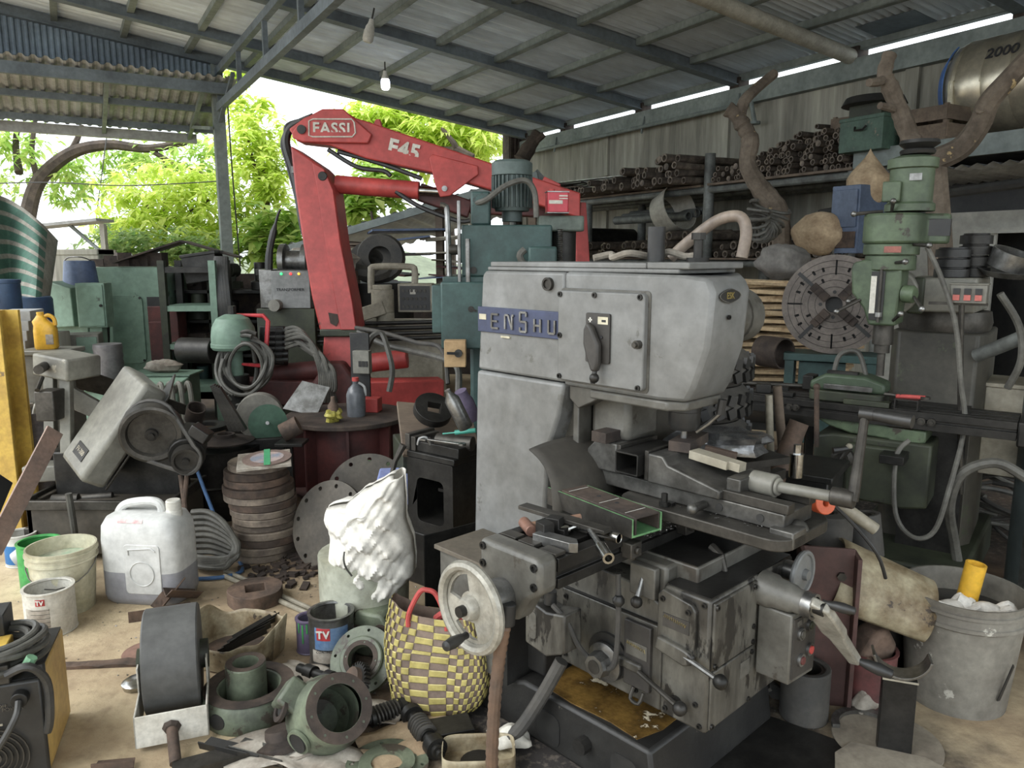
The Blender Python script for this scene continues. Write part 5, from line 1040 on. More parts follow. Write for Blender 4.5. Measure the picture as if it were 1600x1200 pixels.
# ---------------------------------------------------------------- pale green machine cabinets on the left
gl = rad(8)
p_, w_, h_ = rect(160,420,272,640,7.4); lt = thing('machine_cabinet', 'large pale green machine housing with an oval access panel', 'machine', at_ground(p_), gl); zt_ = p_.z
b = MB(); b.prism([(-w_/2,-.02),(w_/2*.98,-.02),(w_/2*.98,h_*.55),(w_/2,h_*.55),(w_/2*.98,h_),(-w_/2*.85,h_),(-w_/2*.95,h_*.8)], 0, .7, Matrix(((1,0,0,0),(0,0,1,0),(0,1,0,zt_),(0,0,0,1)))); part('housing', b, 'gmach', lt, .01)
b = MB(); b.prism(rrect(-.17,.12,zt_+.45,zt_+1.1,.06), -.02, .0, XZ(0)); ap_ = part('access_panel', b, 'gmach', lt, .004)
for q in [(-.15,.48),(.10,.48),(-.15,1.07),(.10,1.07)]: b = MB(); b.cyl((q[0],-.025,zt_+q[1]),(q[0],-.018,zt_+q[1]),.012,n=8); part('bolt', b, 'irondk', ap_)
b = MB(); b.bb(.16,.36,-.012,0,zt_+.42,zt_+1.08); part('opening', b, 'black', lt); b = MB(); b.bb(.17,.34,-.05,-.012,zt_+.42,zt_+.85); part('red_pipe_guard', b, 'reddk', lt, .01)
b = MB(); b.tube([(-.3,-.02,zt_+1.0),(-.27,-.05,zt_+1.15),(-.2,-.06,zt_+1.2),(-.18,-.06,zt_+1.1),(-.2,-.05,zt_+.7),(-.24,-.05,zt_+.45),(-.2,-.05,zt_+.3)], .018, 7, sm=5); part('conduit', b, 'irondk', lt)
b = MB(); b.bb(-w_/2,w_/2,0,.68,0,zt_); part('bed', b, 'gmach', lt, .01)
for k_ in range(6):
    b = MB(); b.box((-.15+.12*k_,.25,zt_+h_+.04),(.12,.3,.06+.02*(k_ % 3)),(0,0,.2*k_)); one('scrap_block', MB().box((0,0,0),(.12,.2,.07+.03*(k_ % 3))), 'rustdk', ('first','second','third','fourth','fifth','sixth')[k_]+' dark scrap piece from the left on top of the pale green housing', 'scrap', V((p_.x-.3+.1*k_, p_.y+.15, zt_+h_+.04+.015*(k_ % 3))), (0,0,.3*k_), 'scrap on the green housing')
p_, w_, h_ = rect(66,440,120,510,6.7); t_ = thing('control_cabinet', 'tilted pale green control cabinet at the left', 'cabinet', at_ground(p_), rad(-12)); zc = p_.z
b = MB(); b.prism([(-w_/2,-.02),(w_/2,.0),(w_/2*.95,h_*.85),(-w_/2*.55,h_)], 0, .3, Matrix(((1,0,0,0),(0,0,1,0),(0,1,0,zc),(0,0,0,1)))); part('box', b, 'gmach', t_, .008)
b = MB(); b.bb(-.2,.2,.1,.3,0,zc); part('stand', b, 'gmach', t_, .01); b = MB(); b.bb(-w_/2-.02,-w_/2+.02,-.01,.0,zc+.1,zc+h_*.8); part('hinge_strip', b, 'irondk', t_)
p_, w_, h_ = rect(124,443,167,512,6.5); t_ = thing('junction_cabinet', 'flat blue-green junction cabinet in front of the green housing', 'cabinet', at_ground(p_), rad(6)); zc = p_.z
b = MB(); b.bb(-w_/2,w_/2,0,.16,zc,zc+h_); part('box', b, 'gmach', t_, .006); b = MB(); b.bb(-w_/2+.012,w_/2-.012,-.012,.0,zc+.012,zc+h_-.012); dr = part('door', b, 'gmach', t_, .004); b = MB(); b.cyl((w_/2-.03,-.03,zc+h_/2),(w_/2-.03,-.01,zc+h_/2),.012,n=8); part('lock', b, 'irondk', dr)
b = MB(); b.bb(-.05,.05,.05,.15,0,zc); part('stand', b, 'gmach', t_)
p_, w_, h_ = rect(97,523,158,620,6.2); t_ = thing('low_cabinet', 'grey-green low cabinet beside the yellow jug', 'cabinet', at_ground(p_), rad(20)); zc = p_.z
b = MB(); b.bb(-w_/2,w_/2,0,.25,0,zc+h_); part('body', b, 'saw', t_, .008); b = MB(); b.bb(.0,w_/2-.01,-.01,0,zc,zc+h_-.02); part('door', b, 'gmach', t_, .004)
one('spring_drum', MB().lathe([(.10+.006*(k_ % 2),.03*k_) for k_ in range(11)]+[(0,.3)],20), mat('drumgrey',(112,108,108),(88,84,84),.5,.3,sc=6), 'grey ribbed drum in front of the green housing', 'drum', at(173,598,5.9))
t_ = at_ground(at(173,598,5.9)); zz = at(173,598,5.9).z; b = MB(); b.bb(-.3,.3,-.2,.25,0,zz-.03); b.bb(-.33,.4,-.23,.28,zz-.03,zz); one('steel_bench', b, 'gmach', 'pale green bench under the ribbed drum', 'bench', t_, bev=.006)
# open frame shelf with red cabinet, coils of wire
p_, w_, h_ = rect(270,410,345,640,7.2); fr_ = thing('parts_shelf', 'open pale green frame shelf with dark machine parts inside', 'shelf', at_ground(p_), rad(4))
for sx in (-w_/2, w_/2): b = MB(); b.bb(sx-.03,sx+.03,-.03,.03,0,p_.z+h_); part('post', b, 'gdark' if sx < 0 else 'gmach', fr_); b = MB(); b.bb(sx-.03,sx+.03,.4,.46,0,p_.z+h_); part('post', b, 'irondk', fr_)
for z_ in (.35,.75,1.1,1.45): b = MB(); b.bb(-w_/2,w_/2,-.02,.44,z_,z_+.05); part('shelf_board', b, 'gmach' if z_ < 1.2 else 'irondk', fr_)
r6 = random.Random(9)
for bi, x_ in enumerate((305,400,495)):
    pz = at_ground(at(x_, 600, 7.9)); side = ('left','middle','right')[bi]; tiers = (.30,.64,.98,1.27)
    t_ = thing('parts_rack', side+' dark steel parts rack of the three in the clutter left of the crane', 'rack', pz)
    for sx in (-.3,.3):
        for sy in (-.22,.22): b = MB(); b.bb(sx-.02,sx+.02,sy-.02,sy+.02,0,1.45); part('upright', b, 'gdark' if bi != 1 else 'gmach', t_)
    for z_ in tiers: b = MB(); b.bb(-.32,.32,-.24,.24,z_-.03,z_); part('tier', b, 'irondk', t_)
    b = MB(); b.bb(-.32,.32,.235,.25,.1,1.42); part('back_sheet', b, 'rustdk', t_)
    for ti, z_ in enumerate(tiers):
        for k_ in range(2):
            kind = (bi+ti*2+k_*(1+ti % 2)) % 4 if k_ else (bi+ti*2) % 4
            if k_ and kind == (bi+ti*2) % 4: kind = (kind+1) % 4
            s_ = r6.uniform(.16,.26); h__ = r6.uniform(.16,.27); b = MB()
            if kind == 0: b.bb(-s_/2,s_/2,-s_/3,s_/3,0,h__); b.bb(-s_/2-.02,s_/2+.02,-s_/3-.02,s_/3+.02,h__*.8,h__*.9); b.cyl((0,-s_/3-.05,h__*.4),(0,-s_/3,h__*.4),h__*.25,n=14)
            elif kind == 1: b.lathe([(0,0),(s_*.5,0),(s_*.5,h__*.3),(s_*.3,h__*.35),(s_*.3,h__),(0,h__)],16)
            elif kind == 2: b.lathe([(s_*.25,-.05),(s_*.5,-.05),(s_*.5,.05),(s_*.25,.05)],18,(0,0,s_*.5),(.2,-1,.1),closed=True); b.bar((0,0,s_*.5),(0,.12,s_*.5),.05,.05)
            else: b.bar((-s_*.6,0,.035),(s_*.6,.03,.05),.07,.07); b.bar((0,0,.05),(.02,.02,h__),.06,.06); b.cyl((0,-.05,h__),(0,.08,h__),.07,n=12)
            nm = ('machine_box','stepped_pulley','flanged_pulley','lever_stand')[kind]
            one(nm, b, r6.choice(['irondk','rustdk','gdark','iron','gteal','gdark','irondk']), 'dark '+nm.replace('_',' ')+' on the '+('lowest','second','third','top')[ti]+' tier of the '+side+' parts rack', 'machine part', pz+V((-.15+.3*k_, -.12+r6.uniform(-.03,.03), z_+.001)), (0,0,r6.uniform(-.4,.4)), 'machine parts on the racks', bev=.006)
b = MB(); b.bb(-.14,.14,0,.2,0,.42); one('red_cabinet', b, 'reddk', 'dark red cabinet inside the open frame', 'cabinet', at(258,548,7.3), bev=.006)
b = MB(); b.bb(-.16,.16,0,.2,0,.26); b.bb(-.17,.17,-.01,.21,.24,.27); one('switch_cabinet', b, 'irondk', 'dark switch cabinet tilted on the frame top', 'cabinet', at(317,440,7.2), (0,rad(-8),0), bev=.005)
for k_ in range(6): one('wire_bundle', MB().tube([at(338+3*k_,402,7.1), at(334+4*k_,430,7.05), at(338+4*k_,470,7.05), at(345+3*k_,500,7.1)], .025, 6, sm=4), 'cablek', 'dark cable hanging in the bundle beside the open frame', 'cable', group='cables hanging beside the frame')
b = MB(); b.bar((-.6,0,0),(-.0,0,.2),.4,.015); b.bar((0,0,.2),(.5,0,.05),.4,.015); one('roof_scrap', b, 'rustdk', 'bent dark sheet lying over the frame top', 'sheet', at(290,410,7.4), (0,0,.2))
b = blob(.16,.07,.06,5); one('news_bundle', b, 'paper', 'crumpled newspaper bundle below the green housing', 'paper', at(255,572,6.6)); q = at(255,582,6.6); b = MB(); b.bb(-.25,.25,-.1,.15,0,q.z-.02); b.bb(-.28,.28,-.13,.18,q.z-.02,q.z); one('low_bench', b, 'gmach', 'pale green low bench under the newspaper bundle', 'bench', at_ground(q), bev=.006)
t_ = thing('tube_grille', 'pale green bench with bent grille tubes', 'bench', at_ground(at(262,650,5.6)), rad(10)); zz = at(262,595,5.6).z
b = MB(); b.bb(-.25,.12,-.15,.2,0,zz); part('bench', b, 'gmach', t_, .008)
for k_ in range(4): b = MB(); b.tube([(-.02+.06*k_,-.17,zz-.05),(.02+.06*k_,-.2,zz+.02),(.04+.06*k_,-.22,zz-.06),(.05+.06*k_,-.22,zz-.35)], .017, 7, sm=4); part('grille_tube', b, 'saw', t_)
# ---------------------------------------------------------------- far left: tarp, blue drums, concrete box, bucket, jug, yellow beam
def tarp(a, c):
    x = -20+110*c*(1-.28*a) + 16*a; y = 300+180*a+38*c*(1-a)*2.0-14*math.sin(pi*c)
    return at(x, y, 6.4-.7*a+.25*math.sin(6*c)+.3*c)
b = MB(); nu, nv = 22, 20; g = [tarp(i/nu, j/nv) for i in range(nu+1) for j in range(nv+1)]; b.v = [tuple(p) for p in g]
for i in range(nu):
    for j in range(nv): b.f.append((i*(nv+1)+j,(i+1)*(nv+1)+j,(i+1)*(nv+1)+j+1,i*(nv+1)+j+1)); b.mi.append(1 if (i % 3 == 0 or j > nv-4) else 0)
o = one('tarpaulin', b, ['tarpg','tarpw'], 'green and white striped tarpaulin hanging at the left edge', 'tarpaulin'); solid(o, .01)
t_ = thing('blue_drum', 'blue plastic drum at the left edge with a label', 'drum', at(8,487,5.2)); b = MB(); b.lathe([(0,0),(.10,0),(.105,.02),(.105,.19),(.11,.195),(.11,.215),(.0,.22)],20); part('body', b, 'drumb', t_); b = MB(); b.box((.0,-.107,.13),(.05,.004,.03)); part('label', b, 'orange', t_); b = MB(); b.box((.02,-.107,.08),(.03,.004,.03),(0,pi/4,0)); part('hazard_label', b, 'white', t_)
t_ = at(45,520,5.8); b = MB(); b.lathe([(0,0),(.17,0),(.18,.03),(.18,.25),(.17,.27),(0,.27)],20); one('blue_barrel', b, 'drumb', 'low blue barrel behind the yellow beam', 'barrel', t_-V((0,0,.0)))
b = MB(); b.bb(-.2,.2,-.2,.2,0,t_.z-.002); one('concrete_block', b, 'wallc', 'tall grey block under the blue barrel', 'block', at_ground(t_), bev=.01)
p_, w_, h_ = rect(88,390,158,446,7.6); b = MB(); b.bb(-w_/2,w_/2,0,.3,0,h_); b.bb(-w_/2-.0,w_/2,-.01,.31,h_-.06,h_+.0); o = one('concrete_box', b, 'wallc', 'grey concrete box behind the blue bucket', 'box', p_, bev=.01)
b = MB(); b.bb(-w_/2,w_/2,0,.35,0,p_.z-.002); one('concrete_pier', b, 'wallc', 'concrete pier under the grey concrete box', 'pier', at_ground(p_), bev=.01)
t_ = thing('blue_bucket', 'worn blue plastic bucket upside down on the tilted cabinet', 'bucket', at(127,446,6.9)); b = MB(); b.lathe([(0,.22),(.12,.22),(.125,.2),(.145,.02),(.15,.0)],22); part('body', b, 'bluep', t_); b = MB(); b.tube([(-.12,-.02,.22),(-.05,-.06,.25),(.06,-.06,.25),(.12,-.02,.22)], .006, 6, sm=3); part('handle', b, 'steel', t_)
q = at(74,545,4.6); b = MB(); b.bb(-.12,.12,-.08,.14,0,q.z-.03); b.bb(-.14,.14,-.1,.16,q.z-.03,q.z-.001); one('jug_stand', b, 'saw', 'grey steel box stand under the yellow jug', 'stand', at_ground(q), bev=.006)
jg = thing('yellow_jug', 'yellow plastic oil jug with a handle at the left', 'jug', at(74,545,4.6), rad(15))
b = MB()
lay = [(0,.055,.04),(.01,.062,.045),(.11,.062,.045),(.14,.058,.042),(.165,.045,.035),(.19,.025,.025),(.2,.02,.02)]
n = 16; b.add([(x*math.copysign(abs(math.cos(a))**.6, math.cos(a))-(.02 if z > .15 else 0), y*math.copysign(abs(math.sin(a))**.6, math.sin(a)), z) for z, x, y in lay for a in [2*pi*i/n for i in range(n)]], [(k_*n+i, k_*n+(i+1) % n, (k_+1)*n+(i+1) % n, (k_+1)*n+i) for k_ in range(len(lay)-1) for i in range(n)]+[tuple(range(n-1,-1,-1)), tuple(range((len(lay)-1)*n, len(lay)*n))]); part('body', b, 'yellowp', jg)
b = MB(); b.tube([(-.015,0,.18),(.02,0,.20),(.05,0,.18),(.055,0,.14)], .012, 8, sm=4); part('handle', b, 'yellowp', jg); b = MB(); b.cyl((-.02,0,.2),(-.02,0,.22),.02,n=12); part('cap', b, 'yellowp', jg); b = MB(); b.box((.03,-.046,.06),(.04,.003,.06)); part('label', b, 'paper', jg)
yb = at(10,760,4.3); t_ = thing('yellow_beam', 'upright yellow steel beam at the left edge', 'beam', at_ground(yb)); zz = at(10,484,4.3).z
b = MB(); b.bb(-.12,.07,-.01,.01,0,zz); part('flange', b, 'yellow', t_, .003); b = MB(); b.bb(-.02,-.0,.01,.15,0,zz); part('web', b, 'yellow', t_); b = MB(); b.bb(-.12,.07,.15,.17,0,zz); part('flange', b, 'yellow', t_)
for i in range(5):
    b = MB(); b.bb(-.09,.09,-.12,.12,0,.062); one('timber_block', b, 'asb', ('lowest','second','third','fourth','topmost')[i]+' grey block of the pile behind the yellow beam', 'block', at(34,560-15*i,4.75)+V((.0,0,0)), (0,0,.06*i), bev=.004)
zz = at(34,560,4.75).z; b = MB(); b.bb(-.13,.13,-.14,.14,0,zz-.002); one('grey_plinth', b, 'hose', 'dark grey plinth under the pile of blocks', 'plinth', at_ground(at(34,560,4.75)), bev=.006)
p_ = at(56,720,4.6); bn = thing('scrap_bin', 'rough grey cylindrical scrap bin filled with white offcuts', 'bin', at_ground(p_)); h_ = at(56,640,4.6).z
b = MB(); b.lathe([(0,0),(.10,0),(.105,h_),(.098,h_),(.095,.02),(0,.02)],22); part('body', b, mat('binm',(128,120,120),(104,98,98),.8,sc=30), bn)
for i in range(5): b = MB(); b.tube([(-.06+.03*i,-.03,h_-.05),(-.07+.04*i,-.02,h_+.04),(-.05+.035*i,.02,h_+.02+.02*(i % 2))], .014, 6, sm=3); part('offcut', b, 'white' if i % 2 else 'paper', bn)
# ---------------------------------------------------------------- power saw with pulleys
S0 = at(190,860,4.2); S0.z = 0; ps = thing('power_saw', 'tilted grey power saw head with belt pulleys over an iron trough', 'saw', S0)
def sl(x, y, t=4.2): return at(x, y, t)-S0
e2 = V((.68,-.70,-.22)).normalized(); e1 = V((.54,.26,.84)); e1 = (e1-e2*e1.dot(e2)).normalized(); n1 = e2.cross(e1).normalized()
if n1.z < 0: n1 = -n1
cb = sl(124,753,3.9)+e1*.295-n1*.07
def sbox(c, l, w, d): # along e1, n1, e2
    mb = MB(); q = []
    for a in (-1,1):
        for bq in (-1,1):
            for cq in (-1,1): q.append(c+e1*a*l/2+n1*bq*w/2+e2*cq*d/2)
    mb.add(q, [(0,1,3,2),(4,6,7,5),(0,4,5,1),(2,3,7,6),(0,2,6,4),(1,5,7,3)]); return mb
hd = part('gear_case', sbox(cb+e2*-.17, .59, .14, .34), 'saw', ps, .025)
ec = e2; e2 = V((.3,-.93,-.2)).normalized(); fcen = sl(238,675,3.85)
part('cover_flange', sbox(cb-n1*.075+e2*-.17, .58, .012, .35), 'iron', ps, .003)
b = MB(); b.lathe([(0,.02),(.11,.02),(.118,.04),(.138,.045),(.150,.04),(.152,.0),(.150,-.03),(0,-.03)],40,fcen,e2); bw = part('belt_pulley', b, 'iron', ps); b = MB(); b.cyl(fcen+e2*.02,fcen+e2*.045,.03,n=14); b.cyl(fcen+e2*.045,fcen+e2*.06,.016,n=6); part('hub', b, 'irondk', bw)
scn = sl(291,717,3.84); b = MB(); b.lathe([(0,.02),(.05,.02),(.055,.035),(.068,.035),(.07,.0),(.068,-.03),(0,-.03)],28,scn,e2); sw_ = part('belt_pulley', b, 'iron', ps); b = MB(); b.cyl(scn+e2*.02,scn+e2*.045,.018,n=10); part('hub', b, 'irondk', sw_)
d_ = (scn-fcen); dn = d_.normalized(); pp = e2.cross(dn).normalized(); bl = []
for k_ in range(13): a = pi/2+pi*k_/12; bl.append(fcen+(pp*math.sin(a)+dn*math.cos(a))*.158)
for k_ in range(13): a = -pi/2+pi*k_/12; bl.append(scn+(pp*math.sin(a)+dn*math.cos(a))*.075)
part('drive_belt', MB().tube(bl, .011, 6, True), 'rubber', ps)
b = MB(); b.cyl(scn-e2*.04, scn-e2*.26, .09, n=20); part('motor', b, 'irondk', ps, .006); b = MB(); b.box(scn+V((.06,.05,.12)),(.10,.08,.06),(0,.6,0)); part('motor_box', b, 'irondk', ps, .006)
b = MB(); b.prism([(-.07,-.035),(.07,-.035),(.07,.035),(-.07,.035)], 0, .004, frame(cb+n1*.0705+e1*-.19+ec*-.17, ec, e1, n1)); npz = part('name_plate', b, 'irondk', ps)
lettering('plate_letters','FV-300',.036,'beige',npz,frame(cb+n1*.075+e1*-.19+ec*-.17, ec, e1, n1),.001,.001)
# saw guide frame and head box
for x0, x1, t__ in ((70,86,4.3),(95,112,4.15)):
    b = MB(); b.bar(sl((x0+x1)/2,565,t__), sl((x0+x1)/2+2,(700 if x0 < 90 else 708),t__), .055, .05); part('guide_post', b, 'saw', ps, .004)
part('head_box', MB().box(sl(105,570,4.2),(.25,.22,.12),(0,rad(6),rad(-20))), 'saw', ps, .012)
b = MB(); b.cyl(sl(70,572,4.1), sl(60,578,4.0), .025, n=12); b.cyl(sl(66,590,4.1), sl(58,610,4.0), .012, n=8); part('head_knob', b, 'iron', ps)
b = MB(); b.prism([(0,0),(.22,-.12),(.22,-.02),(0,.13)], -.02, .02, frame(sl(118,640,4.3),(1,.2,0),(0,0,1))); part('gusset', b, 'saw', ps, .004)
b = MB(); b.bb(-.05,.05,-.06,.06,0,.16); part('slide_block', b, 'iron', ps, .006, loc=sl(82,655,4.1)); b = MB(); b.bb(-.16,.06,-.06,.08,0,.09); part('vise_block', b, 'saw', ps, .008, loc=sl(92,748,4.3), rot=(0,0,.2))
part('cover_sheet', MB().prism([(-.25,-.05),(.3,-.28),(.33,-.2),(-.2,.12)], 0, .006, frame(sl(185,595,4.5),(1,.1,0),(0,-.5,.8))), 'iron', ps)
# trough base
b = MB(); zt_ = at(165,785,4.05).z; w0, w1 = -.42, .33; y0, y1 = -.12, .35
tb = part('trough', MB().bb(w0,w1,y0,y0+.03,.04,zt_).bb(w0,w1,y1-.03,y1,.04,zt_).bb(w0,w0+.03,y0,y1,.04,zt_).bb(w1-.03,w1,y0,y1,.04,zt_).bb(w0+.01,w1-.01,y0+.01,y1-.01,.05,.30), mat('trough',(88,80,68),(66,60,52),.65,.1,sc=5), ps, .004)
b = MB(); b.bb(w0-.02,w1+.02,y0-.025,y0,zt_-.03,zt_+.02); b.bb(w0-.02,w0,y0,y1,zt_-.03,zt_+.02); b.bb(w1,w1+.02,y0,y1,zt_-.03,zt_+.02); part('trough_rim', b, 'iron', tb, .004)
for z_ in (.15,.32,.42): b = MB(); b.box((w0-.01,y0+.05,z_),(.05,.07,.05)); part('lug', b, 'iron', tb, .004)
b = MB(); b.tube([(-.14,-.2,zt_+.08),(-.135,-.19,zt_-.1),(-.145,-.17,zt_-.2),(-.16,-.13,zt_-.25)], .017, 8, sm=4); part('drain_hose', b, 'hose', tb)
b = MB(); b.cyl((-.35,.0,zt_-.02),(-.22,.02,zt_-.02),.03,n=14); b.cyl((-.2,.03,zt_-.02),(-.05,.05,zt_-.01),.02,n=12); part('spare_bush', b, 'iron', tb)
b = MB(); b.bb(w0+.03,w1-.03,.1,.25,.2,zt_+.22); part('saw_bed', b, 'irondk', tb, .01)
# blade bar leaning at the left edge
bl_ = thing('flat_steel_bar', 'long rusty flat steel bar leaning at the left edge', 'bar', at(0,850,3.4))
A, B_ = at(86,672,3.7)-at(0,850,3.4), at(-12,862,3.35)-at(0,850,3.4); part('bar', MB().bar(A, B_, .012, .085, rad(20)), mat('bladem',(150,120,104),(120,100,90),.6,.3,sc=8), bl_, .002)
part('black_holder', MB().bar(at(22,755,3.45)-at(0,850,3.4)+V((-.03,-.02,.03)), at(-8,835,3.3)-at(0,850,3.4)+V((-.03,-.02,.05)), .02, .09, rad(20)), 'black', bl_, .004)
b = MB(); b.lathe([(0,0),(.055,0),(.058,.09),(.05,.09),(.0,.02)],16); one('rubber_sleeve', b, 'plasticg', 'grey plastic pipe sleeve leaning on the paint cans', 'sleeve', gr(30,895)+V((0,0,.06)), (rad(-20),rad(52),0))
# ---------------------------------------------------------------- iron trestle tray and round drum table
T2 = 5.35; tc_ = at_ground(at(545,700,T2)); zt_ = at(545,645,T2).z
rt = thing('drum_table', 'round plate table on a dark red welded drum', 'table', tc_)
b = MB(); b.cyl((0,0,zt_-.03),(0,0,zt_),.42,n=48); part('table_top', b, 'rustdk', rt, .004)
b = MB(); b.cyl((0,0,.02),(0,0,zt_-.03),.30,n=32); part('drum', b, 'reddk', rt)
for k_ in range(8): a = k_*pi/4+.2; b = MB(); b.M = Matrix.Rotation(a,4,'Z'); b.bb(.295,.385,-.008,.008,.02,zt_-.03); part('rib', b, 'reddk', rt)
b = MB(); b.cyl((0,0,0),(0,0,.02),.38,n=40); part('foot_plate', b, 'maroon', rt)
def on_table(x, y, t): p = at(x, y, t); return V((p.x, p.y, zt_))
bo = thing('bottle', 'clear plastic bottle of dark oil with red cap on the drum table', 'bottle', on_table(557,645,5.25)); b = MB(); b.lathe([(0,0),(.062,0),(.065,.02),(.065,.15),(.05,.19),(.02,.22),(.02,.24),(0,.24)],20); part('body', b, mat('oilbottle',(84,86,90),(100,104,110),.25,sc=5), bo); b = MB(); b.cyl((0,0,.24),(0,0,.265),.023,n=14); part('cap', b, 'red', bo); b = MB(); b.tube([(.02,0,.23),(.06,0,.2),(.065,0,.14)], .009, 6, sm=3); part('handle', b, 'plasticg', bo)
rg = thing('wire_bundle', 'bundle of yellow wire around a bottle neck on the drum table', 'bundle', on_table(521,652,5.05)); b = blob(.055,.05,.045,31,16,.25); b.v = [(x,y,z+.045) for x,y,z in b.v]; part('yellow_wire', b, mat('yelwire',(200,186,70),(150,140,50),.4,.2,sc=30,bump=.8,bsc=90), rg); b = MB(); b.lathe([(0,.06),(.035,.06),(.035,.11),(.015,.14),(.012,.17),(0,.17)],14); part('neck', b, 'rust', rg)
pb = thing('pendant_box', 'grey switch box on a black board standing on the drum table', 'switch box', on_table(577,640,5.4), rad(-10)); z1 = at(566,600,5.4).z-zt_
b = MB(); b.bb(-.14,-.0,.03,.05,0,z1+.36); part('board', b, 'black', pb, .004); b = MB(); b.bb(-.1,.02,-.03,.03,z1+.08,z1+.24); bx_ = part('box', b, 'saw', pb, .004)
for k_ in range(3): b = MB(); b.bb(-.055+.024*k_,-.037+.024*k_,-.036,-.03,z1+.13,z1+.17); part('button', b, 'black', bx_)
b = MB(); b.bb(-.06,.08,-.05,.05,0,.1); part('base_box', b, 'red', pb, .006); b = MB(); b.bar((-.11,0,0),(-.1,0,.22),.03,.03); part('post', b, 'irondk', pb)
b = MB(); b.prism([(-.14,-.1),(.1,-.12),(.15,.1),(-.05,.12)], 0, .008); one('steel_plate', b, 'steel', 'tilted grey steel plate left of the drum table top', 'plate', at(478,622,5.4), (rad(62),rad(8),0))
# grinder disc and cups left of the table
t_ = thing('disc_grinder', 'green sided grinder wheel standing behind the ring stack', 'grinder', at_ground(at(415,690,4.9)), rad(15)); zc = at(413,652,4.9).z
b = MB(); b.cyl((-.03,.14,zc),(-.03,-.0,zc+.01),.145,n=36); part('wheel', b, mat('grindg',(120,116,106),(96,92,84),.8,sc=6), t_, .004)
b = MB(); b.lathe([(0,0),(.115,0),(.12,.01),(.0,.02)],32,(.02,-.01,zc-.03),(.1,-1,.1)); part('guard', b, mat('grg',(58,96,72),(46,78,60),.6,sc=5), t_); b = MB(); b.cyl((.02,-.02,zc-.03),(.02,-.06,zc-.02),.012,n=8); part('spindle_nut', b, 'steel', t_)
b = MB(); b.bb(-.14,.12,-.05,.2,0,zc-.12); part('stand', b, 'irondk', t_, .01)
b = MB(); b.ring((0,0,0),(.10,0,.05),.058,.052,22); b.cyl((.085,0,.042),(.1,0,.05),.052,n=20); cu_ = one('steel_cup', b, 'rust', 'rusty open steel cup tipped over beside the cutting disc', 'cup', at(441,672,4.75)+V((0,0,-.02)), (0,0,.2)); q = at(452,684,4.75); b = MB(); b.bb(-.07,.1,-.08,.08,q.z-.04,q.z-.02); b.bb(-.02,.02,-.02,.02,0,q.z-.04); one('cup_stand', b, 'irondk', 'small dark pedestal plate under the rusty cup', 'stand', at_ground(q), bev=.003)
# ring stack with cutting disc on top
mat('ringr',(148,132,114),(96,84,74),.7,.2,sc=9,bump=.4,vary=.2)
RS = gr(413,862); r7 = random.Random(2)
zz = 0.0
ord_ = ['lowest','second','third','fourth','fifth','sixth','seventh','eighth','ninth','tenth','eleventh','twelfth','thirteenth']
for k_ in range(13):
    hh = r7.uniform(.034,.042); ro = .178+.008*math.sin(k_*.9)+(.0 if k_ < 10 else -.01); b = MB(); b.lathe([(ro*.55,0),(ro-.004,0),(ro,.004),(ro,hh-.004),(ro-.004,hh),(ro*.55,hh)],40,closed=True)
    o = one('flange_ring', b, r7.choice(['ringr','ringr','ringr','rust']), ord_[k_]+' ring from the floor in the tall stack of rusty flange rings', 'ring', V((RS.x+r7.uniform(-.012,.012)+.02*math.sin(k_*.45), RS.y+r7.uniform(-.012,.012), zz)), (0,0,r7.uniform(0,6)), 'rusty flange rings in the tall stack'); zz += hh+.001
t_ = thing('cutting_disc', 'worn cutting disc with green tape on the ring stack', 'disc', V((RS.x+.07,RS.y-.08,zz+.012)), .2, rot=(rad(4),rad(-2),.3)); b = MB(); b.lathe([(.02,.02),(.125,.02),(.125,.026),(.02,.026)],36,closed=True); part('disc', b, mat('discb',(134,110,98),(112,92,84),.8,sc=9), t_)
b = MB(); b.cyl((0,0,.026),(0,0,.0275),.085,n=30); part('label', b, mat('disclabel',(110,128,148),(176,150,140),.7,sc=12,amt=.4), t_); b = MB(); b.bb(-.016,.016,-.13,.13,.0275,.0295); part('green_tape', b, mat('gtape',(60,170,110),None,.4), t_); b = MB(); b.bb(-.15,.12,-.12,.13,0,.018); part('cardboard', b, 'paper', t_, .003)
b = MB(); b.lathe([(.04,0),(.17,0),(.175,.01),(.06,.03),(.06,.05),(.045,.05)],30,closed=True); one('hub_plate', b, 'rustdk', 'dished dark hub plate on the drum behind the ring stack', 'plate', at(352,690,4.75))
b = MB(); b.lathe([(.09,0),(.15,0),(.15,.025),(.09,.025)],30,closed=True); one('rubber_ring', b, 'irondk', 'dark ring lying behind the dished hub plate', 'ring', at(318,670,4.9))
b = MB(); b.ring((0,0,0),(0,0,.10),.055,.047,20); one('pipe_stub', b, 'rustdk', 'short rusty pipe stub tipped beside the saw belt', 'pipe', at(303,655,4.7), (rad(25),rad(25),0))
zz = at(340,694,4.8).z; one('oil_drum', MB().lathe([(0,0),(.27,0),(.275,.02),(.275,.2),(.285,.21),(.275,.22),(.275,zz-.02),(.28,zz-.01),(.0,zz-.012)],30), 'irondk', 'dark oil drum carrying the dished hub plate', 'drum', at_ground(at(338,694,4.85)))
for k_ in range(4): b = MB(); b.bb(-.012,.012,-.03,.03,0,.3); one('flat_bar', b, 'iron', ('first','second','third','fourth')[k_]+' dark flat bar leaning in the fan beside the grinder wheel', 'bar', at(362+7*k_,672,4.7), (0,rad(-18-3*k_),.2))
